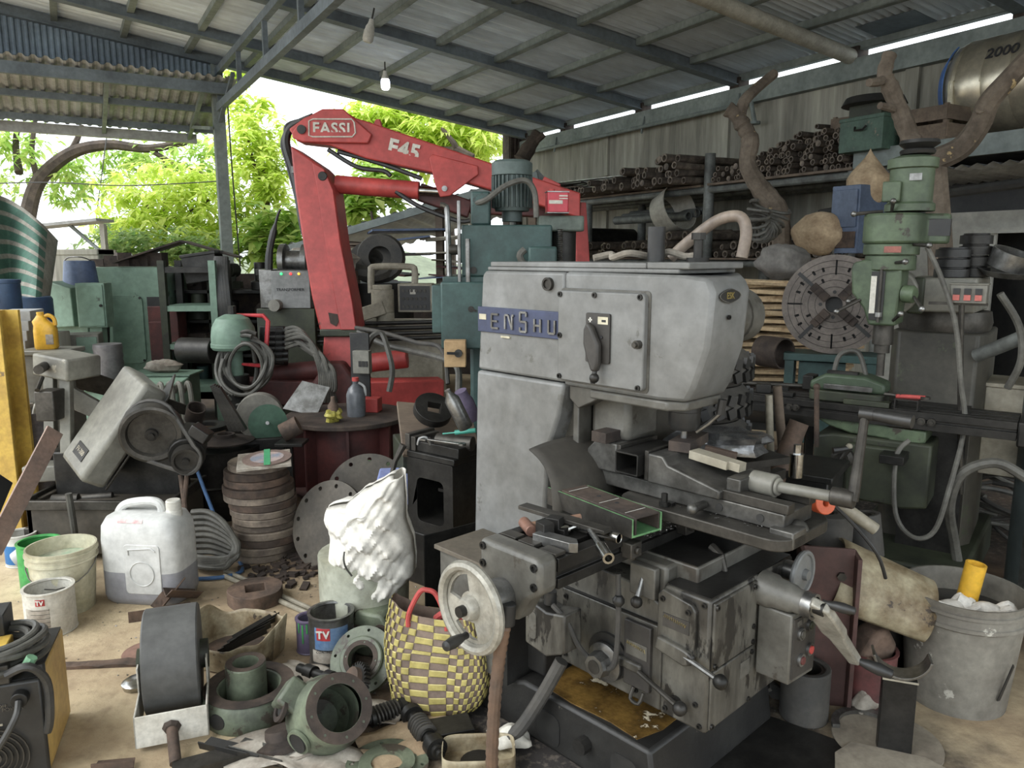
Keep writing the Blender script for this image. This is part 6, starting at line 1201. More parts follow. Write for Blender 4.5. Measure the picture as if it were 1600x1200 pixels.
# flange plates leaning against each other
def flange(ro, th, nb, rb, br, rin=0., n=48):
    h = [circ(br, 10, (rb*math.cos(2*pi*i/nb), rb*math.sin(2*pi*i/nb))) for i in range(nb)]
    if rin: h.append(circ(rin, 28))
    return MB().prism(circ(ro, n), -th, 0, None, h)
f1 = gr(500,890); o = one('flange_plate', flange(.235,.022,12,.205,.012), mat('flg',(100,92,80),(78,72,64),.6,.25,sc=6), 'round blank flange plate with bolt holes leaning in front', 'flange', V((f1.x+.03,f1.y+.08,.212)), (rad(68),0,rad(-28)))
f2 = gr(560,862); one('flange_plate', flange(.245,.022,12,.212,.012), MATS['flg'], 'round blank flange plate leaning behind the front flange', 'flange', V((f2.x+.03,f2.y+.2,.25)), (rad(70),0,rad(4)))
# sack over barrel
SB = gr(572,985); bar_ = thing('plastic_barrel', 'pale green plastic barrel under the white sack', 'barrel', SB); b = MB(); b.lathe([(0,0),(.175,0),(.185,.03),(.19,.2),(.19,.36),(.0,.37)],28); part('body', b, mat('barrelp',(176,178,160),(140,140,120),.5,sc=5), bar_)
sk = thing('woven_sack', 'crumpled white woven sack draped over the plastic barrel', 'sack', SB)
_so = [(742,616,631),(755,586,632),(775,556,634),(788,540,634),(795,512,634),(806,507,634),(820,515,638),(840,517,646),(870,514,649),(890,518,648),(905,545,640),(920,564,622),(935,574,606),(947,580,590)]
def sack_edge(y):
    for (a, l0, r0), (c, l1, r1) in zip(_so, _so[1:]):
        if y <= c: f = (y-a)/(c-a); return l0+(l1-l0)*f, r0+(r1-r0)*f
    return _so[-1][1:]
def sack_side(sg):
    def fn(a, c):
        y = 742+205*a; l, r = sack_edge(y); x = l+(r-l)*c; k = math.sqrt(max(0, 1-(2*c-1)**2)); p = at(x, y, 3.2)-SB
        wr = .010*math.sin(.09*x+.11*y)+.008*math.sin(.23*x-.17*y+1)+.005*math.sin(.4*x+.31*y)+.012*math.sin(.05*x-.16*y+2)
        return p+V((0, sg*(.15*k*math.sin(pi*min(1, .15+a*.8))+.02)+(wr*k if sg < 0 else 0)+.02, wr*.3))
    return fn
for sg in (-1, 1): o = part('cloth' if sg < 0 else 'back_cloth', sheet(sack_side(sg), 60, 40), 'sackw', sk); solid(o, .004)
part('tie_string', MB().tube([at(538,862,3.03)-SB, at(537,875,3.02)-SB, at(541,888,3.03)-SB, at(550,900,3.04)-SB], .004, 5, sm=3), 'hose', sk)
# blue stool, green beam behind
st = thing('plastic_stool', 'light blue plastic stool behind the white sack', 'stool', at_ground(at(625,812,4.15)), .1); hz = at(625,735,4.15).z
b = MB(); b.bb(-.11,.11,-.11,.11,hz-.03,hz); part('seat', b, 'blues', st, .012)
for sx in (-1,1):
    for sy in (-1,1): b = MB(); b.add([(sx*.07,sy*.11,hz-.02),(sx*.11,sy*.11,hz-.02),(sx*.135,sy*.135,0),(sx*.10,sy*.135,0),(sx*.07,sy*.09,hz-.02),(sx*.11,sy*.09,hz-.02),(sx*.135,sy*.115,0),(sx*.10,sy*.115,0)],[(0,1,2,3),(4,7,6,5),(0,4,5,1),(1,5,6,2),(2,6,7,3),(3,7,4,0)]); part('leg', b, 'blues', st)
b = MB(); b.bb(-.105,.105,-.12,-.11,hz-.14,hz-.02); part('apron', b, 'blues', st)
b = MB(); b.bb(-.16,.16,-.05,.05,0,.1); one('green_block', b, 'gmill', 'short green painted beam behind the blue stool', 'beam', at(606,750,4.6), (0,0,-.3), bev=.004)
# ---------------------------------------------------------------- cast iron angle block with vise behind the mill column
K0 = at_ground(at(697,840,3.8)); kb = thing('angle_block', 'dark cast iron box block with a window opening', 'block', K0, rad(-38)); hz = at(692,712,3.75).z; q0 = at(692,832,3.75).z
w_ = .15; b = MB(); b.prism(rrect(-w_,w_,q0,hz,.01,2), -.11, .11, XZ(0), [rrect(-.085,.09,q0+.06,hz-.09,.03,3)]); part('frame', b, 'irondk', kb, .006)
b = MB(); b.bb(-.02,.085,-.03,.1,q0+.2,q0+.215); part('inner_web', b, 'irondk', kb); b = MB(); b.bb(-w_+.02,w_-.02,.105,.109,q0+.03,hz-.03); part('back', b, 'black', kb); b = MB(); b.bb(-w_-.02,w_+.02,-.12,.12,0,q0); part('foot', b, 'irondk', kb, .006)
kv = thing('bench_vise', 'dark machine vise on the cast iron block with a long screw', 'vise', K0+V((0,0,hz+.001)), rad(-38))
b = MB(); b.bb(-.15,.16,-.11,.10,0,.03); part('vise_base', b, 'irondk', kv, .004); b = MB(); b.bb(-.10,.17,-.09,.06,.03,.08); part('vise_body', b, 'irondk', kv, .004); b = MB(); b.bb(-.17,-.14,-.1,.08,.03,.11); b.bb(-.13,-.10,-.1,.07,.03,.10); part('jaw', b, 'iron', kv, .003); b = MB(); b.cyl((-.0,-.05,.09),(.18,.0,.09),.035,n=16); part('cylinder', b, 'iron', kv)
b = MB(); b.tube([(-.15,-.13,.06),(-.18,-.16,-.02),(-.26,-.2,-.36)], [.018,.012,.012], 8); part('handle_rod', b, 'iron', kv)
sp_ = thing('spanner', 'grey open-ended spanner lying on the dark vise', 'spanner', at(690,690,3.55), rad(-38)); b = MB(); b.bar((-.09,-.01,0),(.10,.02,0),.018,.007); part('shank', b, 'steel', sp_, .002); b = MB(); b.prism([(-.02,-.022),(.012,-.024),(.02,-.01),(-.002,-.006),(-.002,.006),(.02,.01),(.012,.024),(-.02,.022)][::-1], -.004, .004, frame((-.1,-.01,0),(-1,-.15,0),(.15,-1,0))); part('open_jaw', b, 'steel', sp_); b = MB(); b.ring((.11,.02,-.005),(.11,.02,.005),.018,.010,14); part('ring_jaw', b, 'steel', sp_)
b = MB(); b.cyl((0,0,0),(.10,.0,.015),.011,n=10); b.cyl((-.06,0,-.008),(0,0,0),.004,n=8); one('screwdriver', b, mat('tealh',(54,150,130),None,.4), 'screwdriver with a teal handle behind the spanner', 'screwdriver', at(711,676,3.6), (0,0,rad(-10)))
b = MB(); b.tube([(-.03,0,0),(-.02,0,.03),(.01,0,.035),(.03,0,.0)], .008, 8, sm=4); one('steel_hook', b, 'steel', 'bent grey hook beside the spanner', 'hook', at(663,695,3.6))
# ring with square hole, cans behind
t_ = at(672,664,3.95); b = MB(); b.prism(circ(.10,36), 0, .045, None, [[(-.035,-.03),(.03,-.04),(.04,.03),(-.03,.035)]]); one('square_hole_ring', b, 'irondk', 'dark thick ring with a square hole lying tilted on planks', 'ring', at(675,645,3.95), (rad(38),rad(10),.3), bev=.008)
b = MB(); b.bb(-.2,.2,-.2,.2,-.02,0); one('plywood_board', b, 'woodold', 'worn plywood board under the square-holed ring', 'board', at(685,662,3.95)-V((0,0,.03)), (rad(30),rad(8),.3), bev=.003)
zz = at(685,690,4.05).z; b = MB(); b.bb(-.24,.2,-.12,.2,0,zz-.03); one('green_cabinet', b, 'gdark', 'dark green steel cabinet under the plywood board', 'cabinet', at_ground(at(690,700,4.25)), (0,0,.3), bev=.008)
b = MB(); b.lathe([(0,0),(.033,0),(.035,.01),(.035,.15),(.015,.18),(.014,.2),(0,.2)],16); one('spray_can', b, 'steel', 'dented silver can leaning by the mill column', 'can', at(728,668,3.5), (rad(10),rad(-24),0))
b = MB(); b.lathe([(0,0),(.04,0),(.042,.01),(.042,.1),(.03,.13),(.03,.16),(0,.16)],16); one('bottle', b, 'purple', 'purple plastic bottle lying behind the silver can', 'bottle', at(738,655,3.7), (rad(14),rad(-20),0))
b = MB(); b.bb(-.16,.12,-.004,.004,0,.46); one('splash_plate', b, 'irondk', 'dark upright steel plate beside the mill cabinet', 'plate', at_ground(at(715,985,3.35)), (0,0,rad(38)))
# ---------------------------------------------------------------- teal drilling machine behind the mill
D0 = at_ground(at(800,640,4.4)); dm = thing('drill_machine', 'teal gear-head drilling machine with ribbed motor behind the grey mill', 'drilling machine', D0)
def dq(x, y, d=0.): return at(x, y, 4.4+d)-D0
def dbox(x0, y0, x1, y1, d, m='gteal', bev=.01, name='gear_head', t0=0.):
    a, c = dq(x0,y1,t0), dq(x1,y0,t0); return part(name, MB().bb(a.x,c.x,a.y-.02,a.y+d,a.z,c.z), m, dm, bev)
dbox(722,352,862,432,.45); dbox(716,365,726,410,.3,name='side_plate'); dbox(690,440,770,545,.4,name='feed_case'); dbox(676,445,694,520,.3,'gteal',.006,'case_edge'); dbox(692,432,775,442,.42,'gteal',.006,'case_top')
a = dq(800,300); b = MB(); b.lathe([(0,-.10),(.10,-.10),(.105,-.08)]+[q for k_ in range(1) for q in []]+[(.105,.10),(.12,.105),(.12,.175),(.10,.19),(0,.19)],28,(a.x,a.y+.15,a.z)); mt_ = part('motor', b, mat('motorg',(84,100,96),(66,80,78),.55,sc=5), dm)
for k_ in range(28): q = 2*pi*k_/28; b = MB(); b.M = Matrix.Translation((a.x,a.y+.15,0)) @ Matrix.Rotation(q,4,'Z'); b.bb(.10,.122,-.004,.004,a.z-.08,a.z+.10); part('cooling_fin', b, MATS['motorg'], mt_)
b = MB(); b.cyl((a.x,a.y+.15,a.z-.16),(a.x,a.y+.15,a.z-.10),.06,n=20); part('motor_flange', b, MATS['motorg'], mt_)
b = MB(); b.tube([dq(742,318,-.02),dq(760,312,-.06),dq(790,290,-.06),dq(820,282,-.05),dq(835,300,-.02),dq(838,340,0)], .017, 8, sm=5); part('conduit', b, 'hose', mt_)
dbox(736,300,766,352,.2,'gteal',.012,'bearing_bracket'); a = dq(742,320); b = MB(); b.cyl((a.x-.02,a.y+.1,a.z),(a.x+.08,a.y+.1,a.z),.075,n=24); part('bearing_cap', b, 'gteal', dm)
a = dq(727,390); b = MB(); b.cyl((a.x,a.y+.1,a.z),(a.x-.05,a.y+.1,a.z),.05,n=20); b.cyl((a.x-.05,a.y+.1,a.z),(a.x-.10,a.y+.1,a.z),.03,n=16); part('side_knob', b, 'iron', dm, .004)
a = dq(737,482); b = MB(); b.lathe([(.095,0),(.1,0),(.1,.006),(.095,.006)],36,(a.x,a.y-.022,a.z),(0,-1,0),closed=True); part('dial_ring', b, 'white', dm); b = MB(); b.cyl((a.x,a.y-.02,a.z),(a.x,a.y-.024,a.z),.094,n=36); part('dial_face', b, 'gteal', dm); b = MB(); b.cyl((a.x,a.y-.02,a.z),(a.x,a.y-.06,a.z),.018,n=10); b.bar((a.x,a.y-.06,a.z),(a.x+.03,a.y-.06,a.z-.01),.012,.012); part('dial_pointer', b, 'irondk', dm)
a = dq(765,440); b = MB(); b.cyl((a.x-.12,a.y-.05,a.z),(a.x-.12,a.y-.05,a.z+.24),.014,n=10); b.cyl((a.x-.17,a.y-.03,a.z-.0),(a.x-.17,a.y-.03,a.z+.45),.010,n=8); part('guide_rod', b, 'steel', dm)
a = dq(700,332); b = MB(); b.tube([dq(702,432,.1),dq(699,335,.1),dq(695,322,.1),dq(688,320,.1)], .016, 8, sm=4); part('lever_rod', b, 'steel', dm)
b = MB(); b.prism([(-.13,-.02),(.13,-.02),(.14,.0),(.12,.10),(-.1,.12),(-.14,.06)], -.05, .04, frame(dq(876,348,.1),(1,0,0),(0,1,0))); part('column_cap', b, mat('capg',(112,124,112),(90,100,90),.6,sc=6), dm, .012)
b = MB(); c_ = dq(878,358,.2); b.cyl((c_.x,c_.y,c_.z-.4),(c_.x,c_.y,c_.z),.085,n=22); part('column', b, 'irondk', dm); c_ = dq(875,358,.02); b = MB(); pts = [(c_.x,c_.y,c_.z-.3+.006*k_) for k_ in range(51)]; b.tube(pts, [.014 if k_ % 2 else .018 for k_ in range(51)], 8); part('elevating_screw', b, 'steel', dm)
dbox(825,385,870,418,.2,'gteal',.014,'switch_housing',-.12); b = MB(); b.tube([dq(822,418,-.1),dq(812,400,-.12),dq(820,390,-.12)], .02, 8, sm=4); part('housing_conduit', b, 'hose', dm)
for x_, y_ in ((779,396),(740,422)): a = dq(x_,y_); b = MB(); b.cyl((a.x,a.y-.02,a.z),(a.x,a.y-.04,a.z),.020,n=14); part('plug', b, 'irondk', dm)
c_ = dq(800,432); b = MB(); b.bb(c_.x-.25,c_.x+.25,c_.y+.1,c_.y+.5,0,c_.z); part('pillar', b, 'gteal', dm, .02)
t_ = thing('isolator_switch', 'wooden backed isolator switch below the teal feed case', 'switch', at(711,574,4.3)); b = MB(); b.bb(-.06,.06,0,.08,0,.15); part('board', b, 'woodbox', t_, .004); b = MB(); b.cyl((.02,-.0,.08),(.02,-.02,.08),.022,n=14); b.bar((.02,-.02,.08),(-.04,-.04,.085),.014,.014); part('switch_knob', b, 'black', t_)
can = thing('paint_can', 'bright red rectangular solvent can on the drill column', 'can', at(870,333,4.45)-V((0,0,.0)), .15); b = MB(); b.bb(-.062,.062,-.04,.04,0,.12); part('body', b, mat('redcan',(206,44,60),(196,40,56),.35,sc=3,vary=0), can, .008); b = MB(); b.bb(-.064,.064,-.042,.042,-.002,.004); b.bb(-.064,.064,-.042,.042,.115,.121); part('rim', b, 'steel', can); b = MB(); b.box((-.015,-.0415,.06),(.08,.002,.02)); b.box((.03,-.0415,.095),(.05,.002,.008)); b.box((.03,-.0415,.08),(.05,.002,.006)); part('label_print', b, 'whitet', can); b = MB(); b.cyl((-.03,0,.12),(-.03,0,.135),.018,n=12); part('cap', b, 'redrag', can)
# ---------------------------------------------------------------- beige lathe with panel, transformer, far sheets
la = thing('lathe_panel', 'beige lathe with black button panel and pipe arch behind the crane', 'lathe', at_ground(at(630,560,6.8)))
L0 = at_ground(at(630,560,6.8))
def lq(x, y, d=0.): return at(x, y, 6.8+d)-L0
a = lq(622,488); c_ = lq(676,443); b = MB(); b.bb(a.x,c_.x,a.y,a.y+.2,a.z,c_.z); part('panel_box', b, 'beige', la, .008); b = MB(); b.bb(a.x+.02,c_.x-.02,a.y-.008,a.y,a.z+.02,c_.z-.02); pn = part('panel', b, 'black', la)
for i in range(6):
    for j in range(3): b = MB(); b.cyl((a.x+.05+.038*i,a.y-.008,a.z+.05+.07*j),(a.x+.05+.038*i,a.y-.018,a.z+.05+.07*j),.013,n=10); part('button', b, 'iron', pn)
b = MB(); b.bb(a.x+.11,a.x+.16,a.y-.012,a.y-.008,a.z+.16,a.z+.20); part('display', b, 'whitet', pn)
part('pipe_arch', MB().tube([lq(580,458),lq(580,425),lq(586,417),lq(640,417),lq(648,424),lq(648,445)], .03, 10, sm=4), 'beige', la)
b = MB(); c_ = lq(598,470); b.cyl((c_.x,c_.y,c_.z-.1),(c_.x,c_.y,c_.z+.1),.10,n=24); b.cyl((c_.x,c_.y,c_.z+.1),(c_.x,c_.y,c_.z+.14),.085,n=24); b.cyl((c_.x+.02,c_.y,c_.z-.25),(c_.x+.02,c_.y,c_.z-.1),.08,n=20); part('tool_head', b, 'beige', la, .004)
b = MB(); c_ = lq(570,490); b.box(c_,(.4,.2,.12),(0,rad(-18),0)); part('cross_arm', b, 'beige', la, .01)
a = lq(480,560); c_ = lq(690,500); b = MB(); b.bb(a.x,c_.x,a.y+.1,a.y+.5,0,c_.z-.02); part('bed', b, 'beige', la, .01)
for k_ in range(4): p1, p2 = lq(470,508+9*k_,-.1), lq(690,503+8*k_,-.1); b = MB(); b.cyl(p1,p2,.018,n=8); part('feed_rod', b, 'irondk', la)
b = MB(); b.bb(lq(480,540).x,lq(560,540).x,lq(480,540).y-.02,lq(480,540).y+.1,lq(480,540).z,lq(480,518).z); part('gear_cover', b, 'gmach', la, .01)
t_ = thing('transformer', 'grey welding transformer box with green red and amber lamps', 'transformer', at(455,482,6.6)); b = MB(); b.bb(-.16,.17,0,.3,0,.32); part('case', b, mat('trans',(128,130,128),(100,102,100),.5,.3,sc=4), t_, .006); b = MB(); b.bb(-.27,-.16,.02,.25,.0,.33); part('side_case', b, 'steel', t_, .006)
lettering('print','TRANSFORMER',.035,'ink',t_,frame((.0,-.003,.16),(1,0,0),(0,0,1)),.001)
for x_, m_ in ((-.07,emat('lampg',(60,230,120),1.2)),(.01,emat('lampr',(240,60,60),1.2)),(.08,emat('lampa',(240,170,60),1.))): b = MB(); b.sphere((x_,-.005,.295),.012,8); part('lamp', b, m_, t_)
b = MB(); b.cyl((-.12,-.09,.03),(-.12,.0,.03),.05,n=16); part('socket', b, 'saw', t_)
b = MB(); b.bb(-.3,.2,0,.35,0,at(455,482,6.6).z-.002); one('transformer_stand', b, 'gdark', 'dark stand under the welding transformer', 'stand', at_ground(at(455,482,6.6)), bev=.006)
b = MB(); b.tube([(0,0,0),(.02,0,.22),(.10,0,.5),(.13,0,.56)], [.035,.03,.012,.010], 8, sm=4); one('hand_lever', b, 'black', 'black lever standing up behind the transformer', 'lever', at(420,430,6.7))
b = MB(); b.lathe([(0,0),(.16,0),(.16,.05),(.1,.06),(.1,.2),(.16,.21),(.16,.26),(0,.26)],24,(0,0,0),(1,0,0)); one('cable_reel', b, 'steel', 'bright cable reel beside the crane column', 'reel', at(440,408,7.2)); q = at(440,420,7.2); b = MB(); b.bb(-.2,.3,-.15,.2,q.z-.06,q.z); b.bb(-.18,-.12,-.1,.15,0,q.z-.06); b.bb(.22,.28,-.1,.15,0,q.z-.06); one('reel_stand', b, 'irondk', 'dark trestle stand under the bright cable reel', 'stand', at_ground(q), bev=.004)
# lean-to with stacked sheets far behind
r8 = random.Random(4); sh0 = at(640,425,10.5); zb_ = .9
ln = thing('lean_to', 'low corrugated lean-to roof over the sheet stacks behind the crane', 'roof', at_ground(at(650,420,11.5)), rad(-12))
vs_ = []
for i in range(61):
    x = -1.6+3.6*i/60; dz = .03*math.sin(i*1.7); vs_ += [(x,-.9,1.75+.26*(x+1.6)+dz), (x,1.4,1.55+.26*(x+1.6)+dz)]
b = MB(); b.add(vs_, [(2*i,2*i+2,2*i+3,2*i+1) for i in range(60)]); part('roof_sheet', b, 'roofsheet', ln, sm=60)
b = MB(); b.bar((-1.6,-.88,1.70),(2.0,-.88,2.64),.06,.1); part('edge_beam', b, 'beamp', ln)
for x_ in (-1.0,.6,1.9): b = MB(); b.bar((x_,-.7,0),(x_,-.7,1.7+.26*(x_+1.6)),.1,.1); part('post', b, 'woodold', ln)
for i in range(48):
    x_ = r8.choice([-.9,-.2,.6,1.2,1.6]); L_ = r8.uniform(.5,1.1); b = MB(); b.bb(-L_/2,L_/2,-.35,.35,0,r8.uniform(.012,.03))
    pos = at_ground(at(650,420,10.7)) + V((x_+r8.uniform(-.15,.15), r8.uniform(-.1,.2), .95+.021*i+r8.uniform(0,.02)))
    one('metal_sheet', b, r8.choice(['rustpipe','rust','woodold','reddk','asb','beige','bluep','iron']), 'thin sheet or board in the stacks under the lean-to', 'sheet', pos, (r8.uniform(-.04,.04), r8.uniform(-.12,.12), r8.uniform(-.3,.3)), 'sheets stacked under the lean-to')
b = MB(); b.bb(-1.6,2.2,-.4,.5,0,.94); one('sheet_bench', b, 'rustdk', 'dark bench under the stacked sheets', 'bench', at_ground(at(650,420,10.7)), bev=.01)
for k_ in range(3): b = MB(); b.lathe([(.13,0),(.26,0),(.29,.07),(.26,.14),(.13,.14)],26,closed=True); one('tyre', b, 'rubber', ('flat lower','tilted','upright')[k_]+' black tyre in front of the sheet stacks', 'tyre', at(568+14*k_,425-10*k_,9.0), (rad(20+30*k_),rad(10),0))
b = MB(); b.cyl((0,0,0),(0,0,at(575,435,9.).z-.05),.5,n=20); one('scrap_drum', b, 'irondk', 'dark drum under the black tyres', 'drum', at_ground(at(580,430,9.2)))
one('tarp_bundle', blob(.4,.2,.16,14), 'paper', 'pale crumpled tarp bundle beside the crane column', 'tarp', at(500,408,8.6)); q = at(500,420,8.6); b = MB(); b.bb(-.4,.4,-.2,.25,0,q.z-.02); one('scrap_crate', b, 'woodold', 'brown crate under the pale tarp bundle', 'crate', at_ground(q), bev=.01)

# ================================================================ foreground floor
# ---- grey-white jerrycan
J0 = gr(240,930); jc = thing('jerrycan', 'large white plastic jerrycan half full of grey liquid', 'jerrycan', J0, rad(-6))
jw, jd, jh = .195, .12, .46
def rounded(lay, n=28, e=.45):
    b = MB(); b.add([(cx+x*math.copysign(abs(math.cos(a))**e, math.cos(a)), y*math.copysign(abs(math.sin(a))**e, math.sin(a)), z) for z, x, y, cx in lay for a in [2*pi*i/n for i in range(n)]],
        [(k_*n+i, k_*n+(i+1) % n, (k_+1)*n+(i+1) % n, (k_+1)*n+i) for k_ in range(len(lay)-1) for i in range(n)]+[tuple(range(n-1,-1,-1)), tuple(range((len(lay)-1)*n, len(lay)*n))]); return b
part('lower_body', rounded([(0,jw*.9,jd*.85,0),(.015,jw*.97,jd*.95,0),(.04,jw,jd,0),(.16,jw,jd,0)]), mat('liquid',(150,150,154),(140,140,146),.35,sc=3,vary=0), jc)
ub = part('upper_body', rounded([(.16,jw,jd,0),(.30,jw,jd,0),(.37,jw*.97,jd*.97,.0),(.41,jw*.85,jd*.85,.0),(.425,jw*.7,jd*.6,.0)]), mat('jerry',(204,204,200),(186,186,182),.38,sc=3,chip=(120,114,100),chipt=.68,chips=4,vary=0), jc)
part('grip', MB().tube([(-.15,0,.38),(-.13,0,.425),(-.09,0,.455),(.0,0,.47),(.055,0,.465),(.075,0,.44),(.075,0,.40)], .020, 10, sm=4), MATS['jerry'], jc)
b = MB(); b.lathe([(0,.40),(.036,.40),(.036,.43),(.034,.432),(.034,.475),(.03,.48),(0,.48)],18,(.135,0,0)); part('cap', b, 'white', jc)
emb = part('embossed_panel', MB().prism(rrect(-.075,.10,.06,.30,.02), -.004, .002, frame((.02,-jd+.001,0),(1,0,0),(0,0,1),(0,-1,0))), MATS['jerry'], jc, .003)
b = MB(); b.lathe([(.055,0),(.06,0),(.058,.004)],32,(.03,-jd-.002,.16),(0,-1,0),closed=True); part('embossed_ring', b, MATS['jerry'], emb); b = MB(); b.tube([(.03-.06+.02*0,-jd-.004,.25),(-.03,-jd-.004,.275),(.08,-jd-.004,.285),(.1,-jd-.004,.27)], .003, 6); part('embossed_rib', b, MATS['jerry'], emb)
b = MB(); b.box((-.02,-jd*.86,.405),(.12,.004,.018),(rad(-30),0,0)); part('red_print', b, mat('pinkp',(214,150,150),(220,206,200),.6,sc=40), jc)
# ---- pails and paint cans on the left
def pail(name, label, loc, r0, r1, h, m, rim=True, inner=None, handle=True, cat='bucket', bands=2, rz=0.):
    t = thing(name, label, cat, loc, rz); th = .004
    pf = [(0,0),(r0,0),(r0+(r1-r0)*.8,h*.78)]
    if bands: pf += [(r1+.006,h*.80),(r1+.006,h*.83),(r1,h*.835),(r1,h*.90),(r1+.008,h*.91),(r1+.008,h*.935),(r1,h*.94)]
    pf += [(r1+.004,h),(r1-.004,h),(r1-.006,h*.95),(r0-.004,.012),(0,.012)]
    b = MB(); b.lathe(pf, 36); part('body', b, m, t)
    if inner: b = MB(); b.lathe([(0,h*inner[1]),(r0+(r1-r0)*inner[1]-.006,h*inner[1]),(r0+(r1-r0)*inner[1]-.006,h*inner[1]+.001)],30); part('contents', b, inner[0], t)
    if handle: b = MB(); b.tube([(r1*math.cos(a)*1.02, -r1*1.02*abs(math.sin(a)), h*.82-.10*math.sin(a)) for a in [pi*i/10 for i in range(11)]], .003, 6); part('wire_handle', b, 'steel', t)
    return t
def can(label, loc, r, h, m, inner, rz=0., lab=None):
    t = thing('paint_can', label, 'paint can', loc, rz); b = MB(); b.lathe([(0,0),(r,0),(r+.003,.004),(r,.008),(r,h-.01),(r+.004,h-.006),(r+.004,h),(r-.008,h),(r-.01,h-.008),(r-.004,h-.014),(r-.004,.01),(0,.01)],32); part('body', b, m, t)
    b = MB(); b.cyl((0,0,h*.55),(0,0,h*.56),r-.005,n=28); part('paint', b, inner, t)
    return t
def wrap(r, a0, a1, z0, z1, th=.0012, n=14): return MB().lathe([(r,z0),(r+th,z0),(r+th,z1),(r,z1)], n, (0,0,0), (0,0,1), a0, a1, True)
pail('paint_pail', 'cream plastic pail with green paint inside', gr(105,948), .118, .142, .30, 'pailc', inner=(mat('palegreen',(150,184,150),(196,196,170),.6,sc=9,vary=0),.78), rz=.3)
g_ = can('bright green paint can behind the cream pail', gr(68,918), .095, .24, 'greenp', 'black')
b_ = can('white and blue paint can beside the green can', gr(36,880), .075, .17, 'white', 'whitet'); part('label', wrap(.0755,0,2*pi,.02,.12,.001,28), mat('canblue',(40,120,190),(30,96,160),.4,sc=6), b_)
tv = can('open silver paint can with printed label and red TV mark', gr(82,983), .098, .20, 'whitet', mat('paintgrey',(150,152,148),None,.5)); 
def tvmark(t, r, z, ang, s=1.):
    part('red_mark', wrap(r+.001, ang-.17*s, ang+.17*s, z-.018*s, z+.018*s, .0012), 'redink', t)
    c, s_ = math.cos(ang), math.sin(ang); return c, s_
def face_lbl(t, r, z, w, h_, m, ang=-pi/2): part('label', wrap(r, ang-w/r/2, ang+w/r/2, z-h_/2, z+h_/2), m, t)
def front_text(t, txt, r, z, size, m, x=0.): lettering('print', txt, size, m, t, frame((x, -math.sqrt(max(0,r*r-x*x))-.0035, z), (1,0,0), (0,0,1)), .001, .001)
# lathe() measures its angle from the local y axis, so turn labels to face the viewer
def fl(t, r, z, w, h_, m, x=0., th=.0012):
    n = 10; vs_ = []; 
    for i in range(n+1):
        a = -pi/2+x/r+(i/n-.5)*w/r; 
        for rr in (r, r+th):
            for zz in (z-h_/2, z+h_/2): vs_.append((rr*math.cos(a), rr*math.sin(a), zz))
    fs = []
    for i in range(n):
        a, c = 4*i, 4*i+4; fs += [(a+2,c+2,c+3,a+3),(a,a+1,c+1,c),(a,c,c+2,a+2),(a+1,a+3,c+3,c+1)]
    fs += [(0,2,3,1),(4*n,4*n+1,4*n+3,4*n+2)]
    mb = MB(); mb.add(vs_, fs); return part('label', mb, m, t)
fl(tv, .0985, .165, .036, .028, 'redink', .02); lettering('print','TV',.026,'white',tv,frame((.02,-.1012,.165),(1,.0,0),(0,0,1)),.0008,.001)
for k_ in range(5): fl(tv, .0985, .13-.018*k_, .075, .0015, 'ink', .015)
fl(tv, .0985, .085, .10, .10, 'paper', .0, .0008)
# ---- welding inverter bottom left
I0 = gr(-2,1230); iv = thing('welding_inverter', 'black and yellow welding inverter with coiled cables at the lower left', 'welder', I0, rad(20)); iw, ih, idp = .17, .33, .36
IX = -.19
b = MB(); b.bb(IX,IX+.33,-.0,.02,0,ih); fp = part('front_panel', b, 'black', iv, .008); b = MB(); b.bb(IX+.005,IX+.325,.02,idp,.005,ih-.005); part('case', b, mat('ivy',(210,170,84),(180,140,70),.5,sc=5), iv, .006); b = MB(); b.bb(IX+.01,IX+.32,.02,idp,ih-.005,ih); part('top', b, 'black', iv)
for k_ in range(6): b = MB(); b.lathe([(.016+.015*k_,0),(.020+.015*k_,0),(.020+.015*k_,.006),(.016+.015*k_,.006)],28,(IX+.19,-.006,.10),(0,-1,0),closed=True); part('fan_ring', b, 'iron', fp)
b = MB(); b.bb(IX+.14,IX+.20,-.006,.0,.24,.275); part('rocker_switch', b, 'beige', fp, .002); b = MB(); b.bb(IX+.15,IX+.19,-.008,-.004,.247,.268); part('switch_rocker', b, 'ink', fp)
b = MB(); b.cyl((IX+.275,.0,.285),(IX+.275,-.03,.285),.024,n=16); part('cable_gland', b, 'irondk', fp, .003); b = MB(); b.tube([(IX+.275,-.03,.285),(IX+.27,-.06,.25),(IX+.22,-.08,.17),(IX+.15,-.09,.1)], .010, 8, sm=5); part('mains_cable', b, 'cablek', fp)
b = MB(); b.bb(IX+.12,IX+.22,-.003,.0,.20,.206); part('panel_line', b, 'beige', fp)
lettering('print','POWER',.016,'steel',fp,frame((IX+.25,-.002,.25),(1,0,0),(0,0,1)),.0008); lettering('print','OFF',.013,'steel',fp,frame((IX+.225,-.002,.262),(1,0,0),(0,0,1)),.0008)
b = MB(); b.bb(IX+.10,IX+.22,.08,.20,ih,ih+.07); part('handle_block', b, 'yellow', iv, .004); b = MB(); b.bb(IX+.12,IX+.20,.19,.30,ih+.07,ih+.14); part('bracket', b, 'black', iv, .003); b = MB(); b.bb(IX+.14,IX+.25,-.0,.06,ih+.0,ih+.06); part('bracket', b, 'iron', iv, .003)
r9 = random.Random(8)
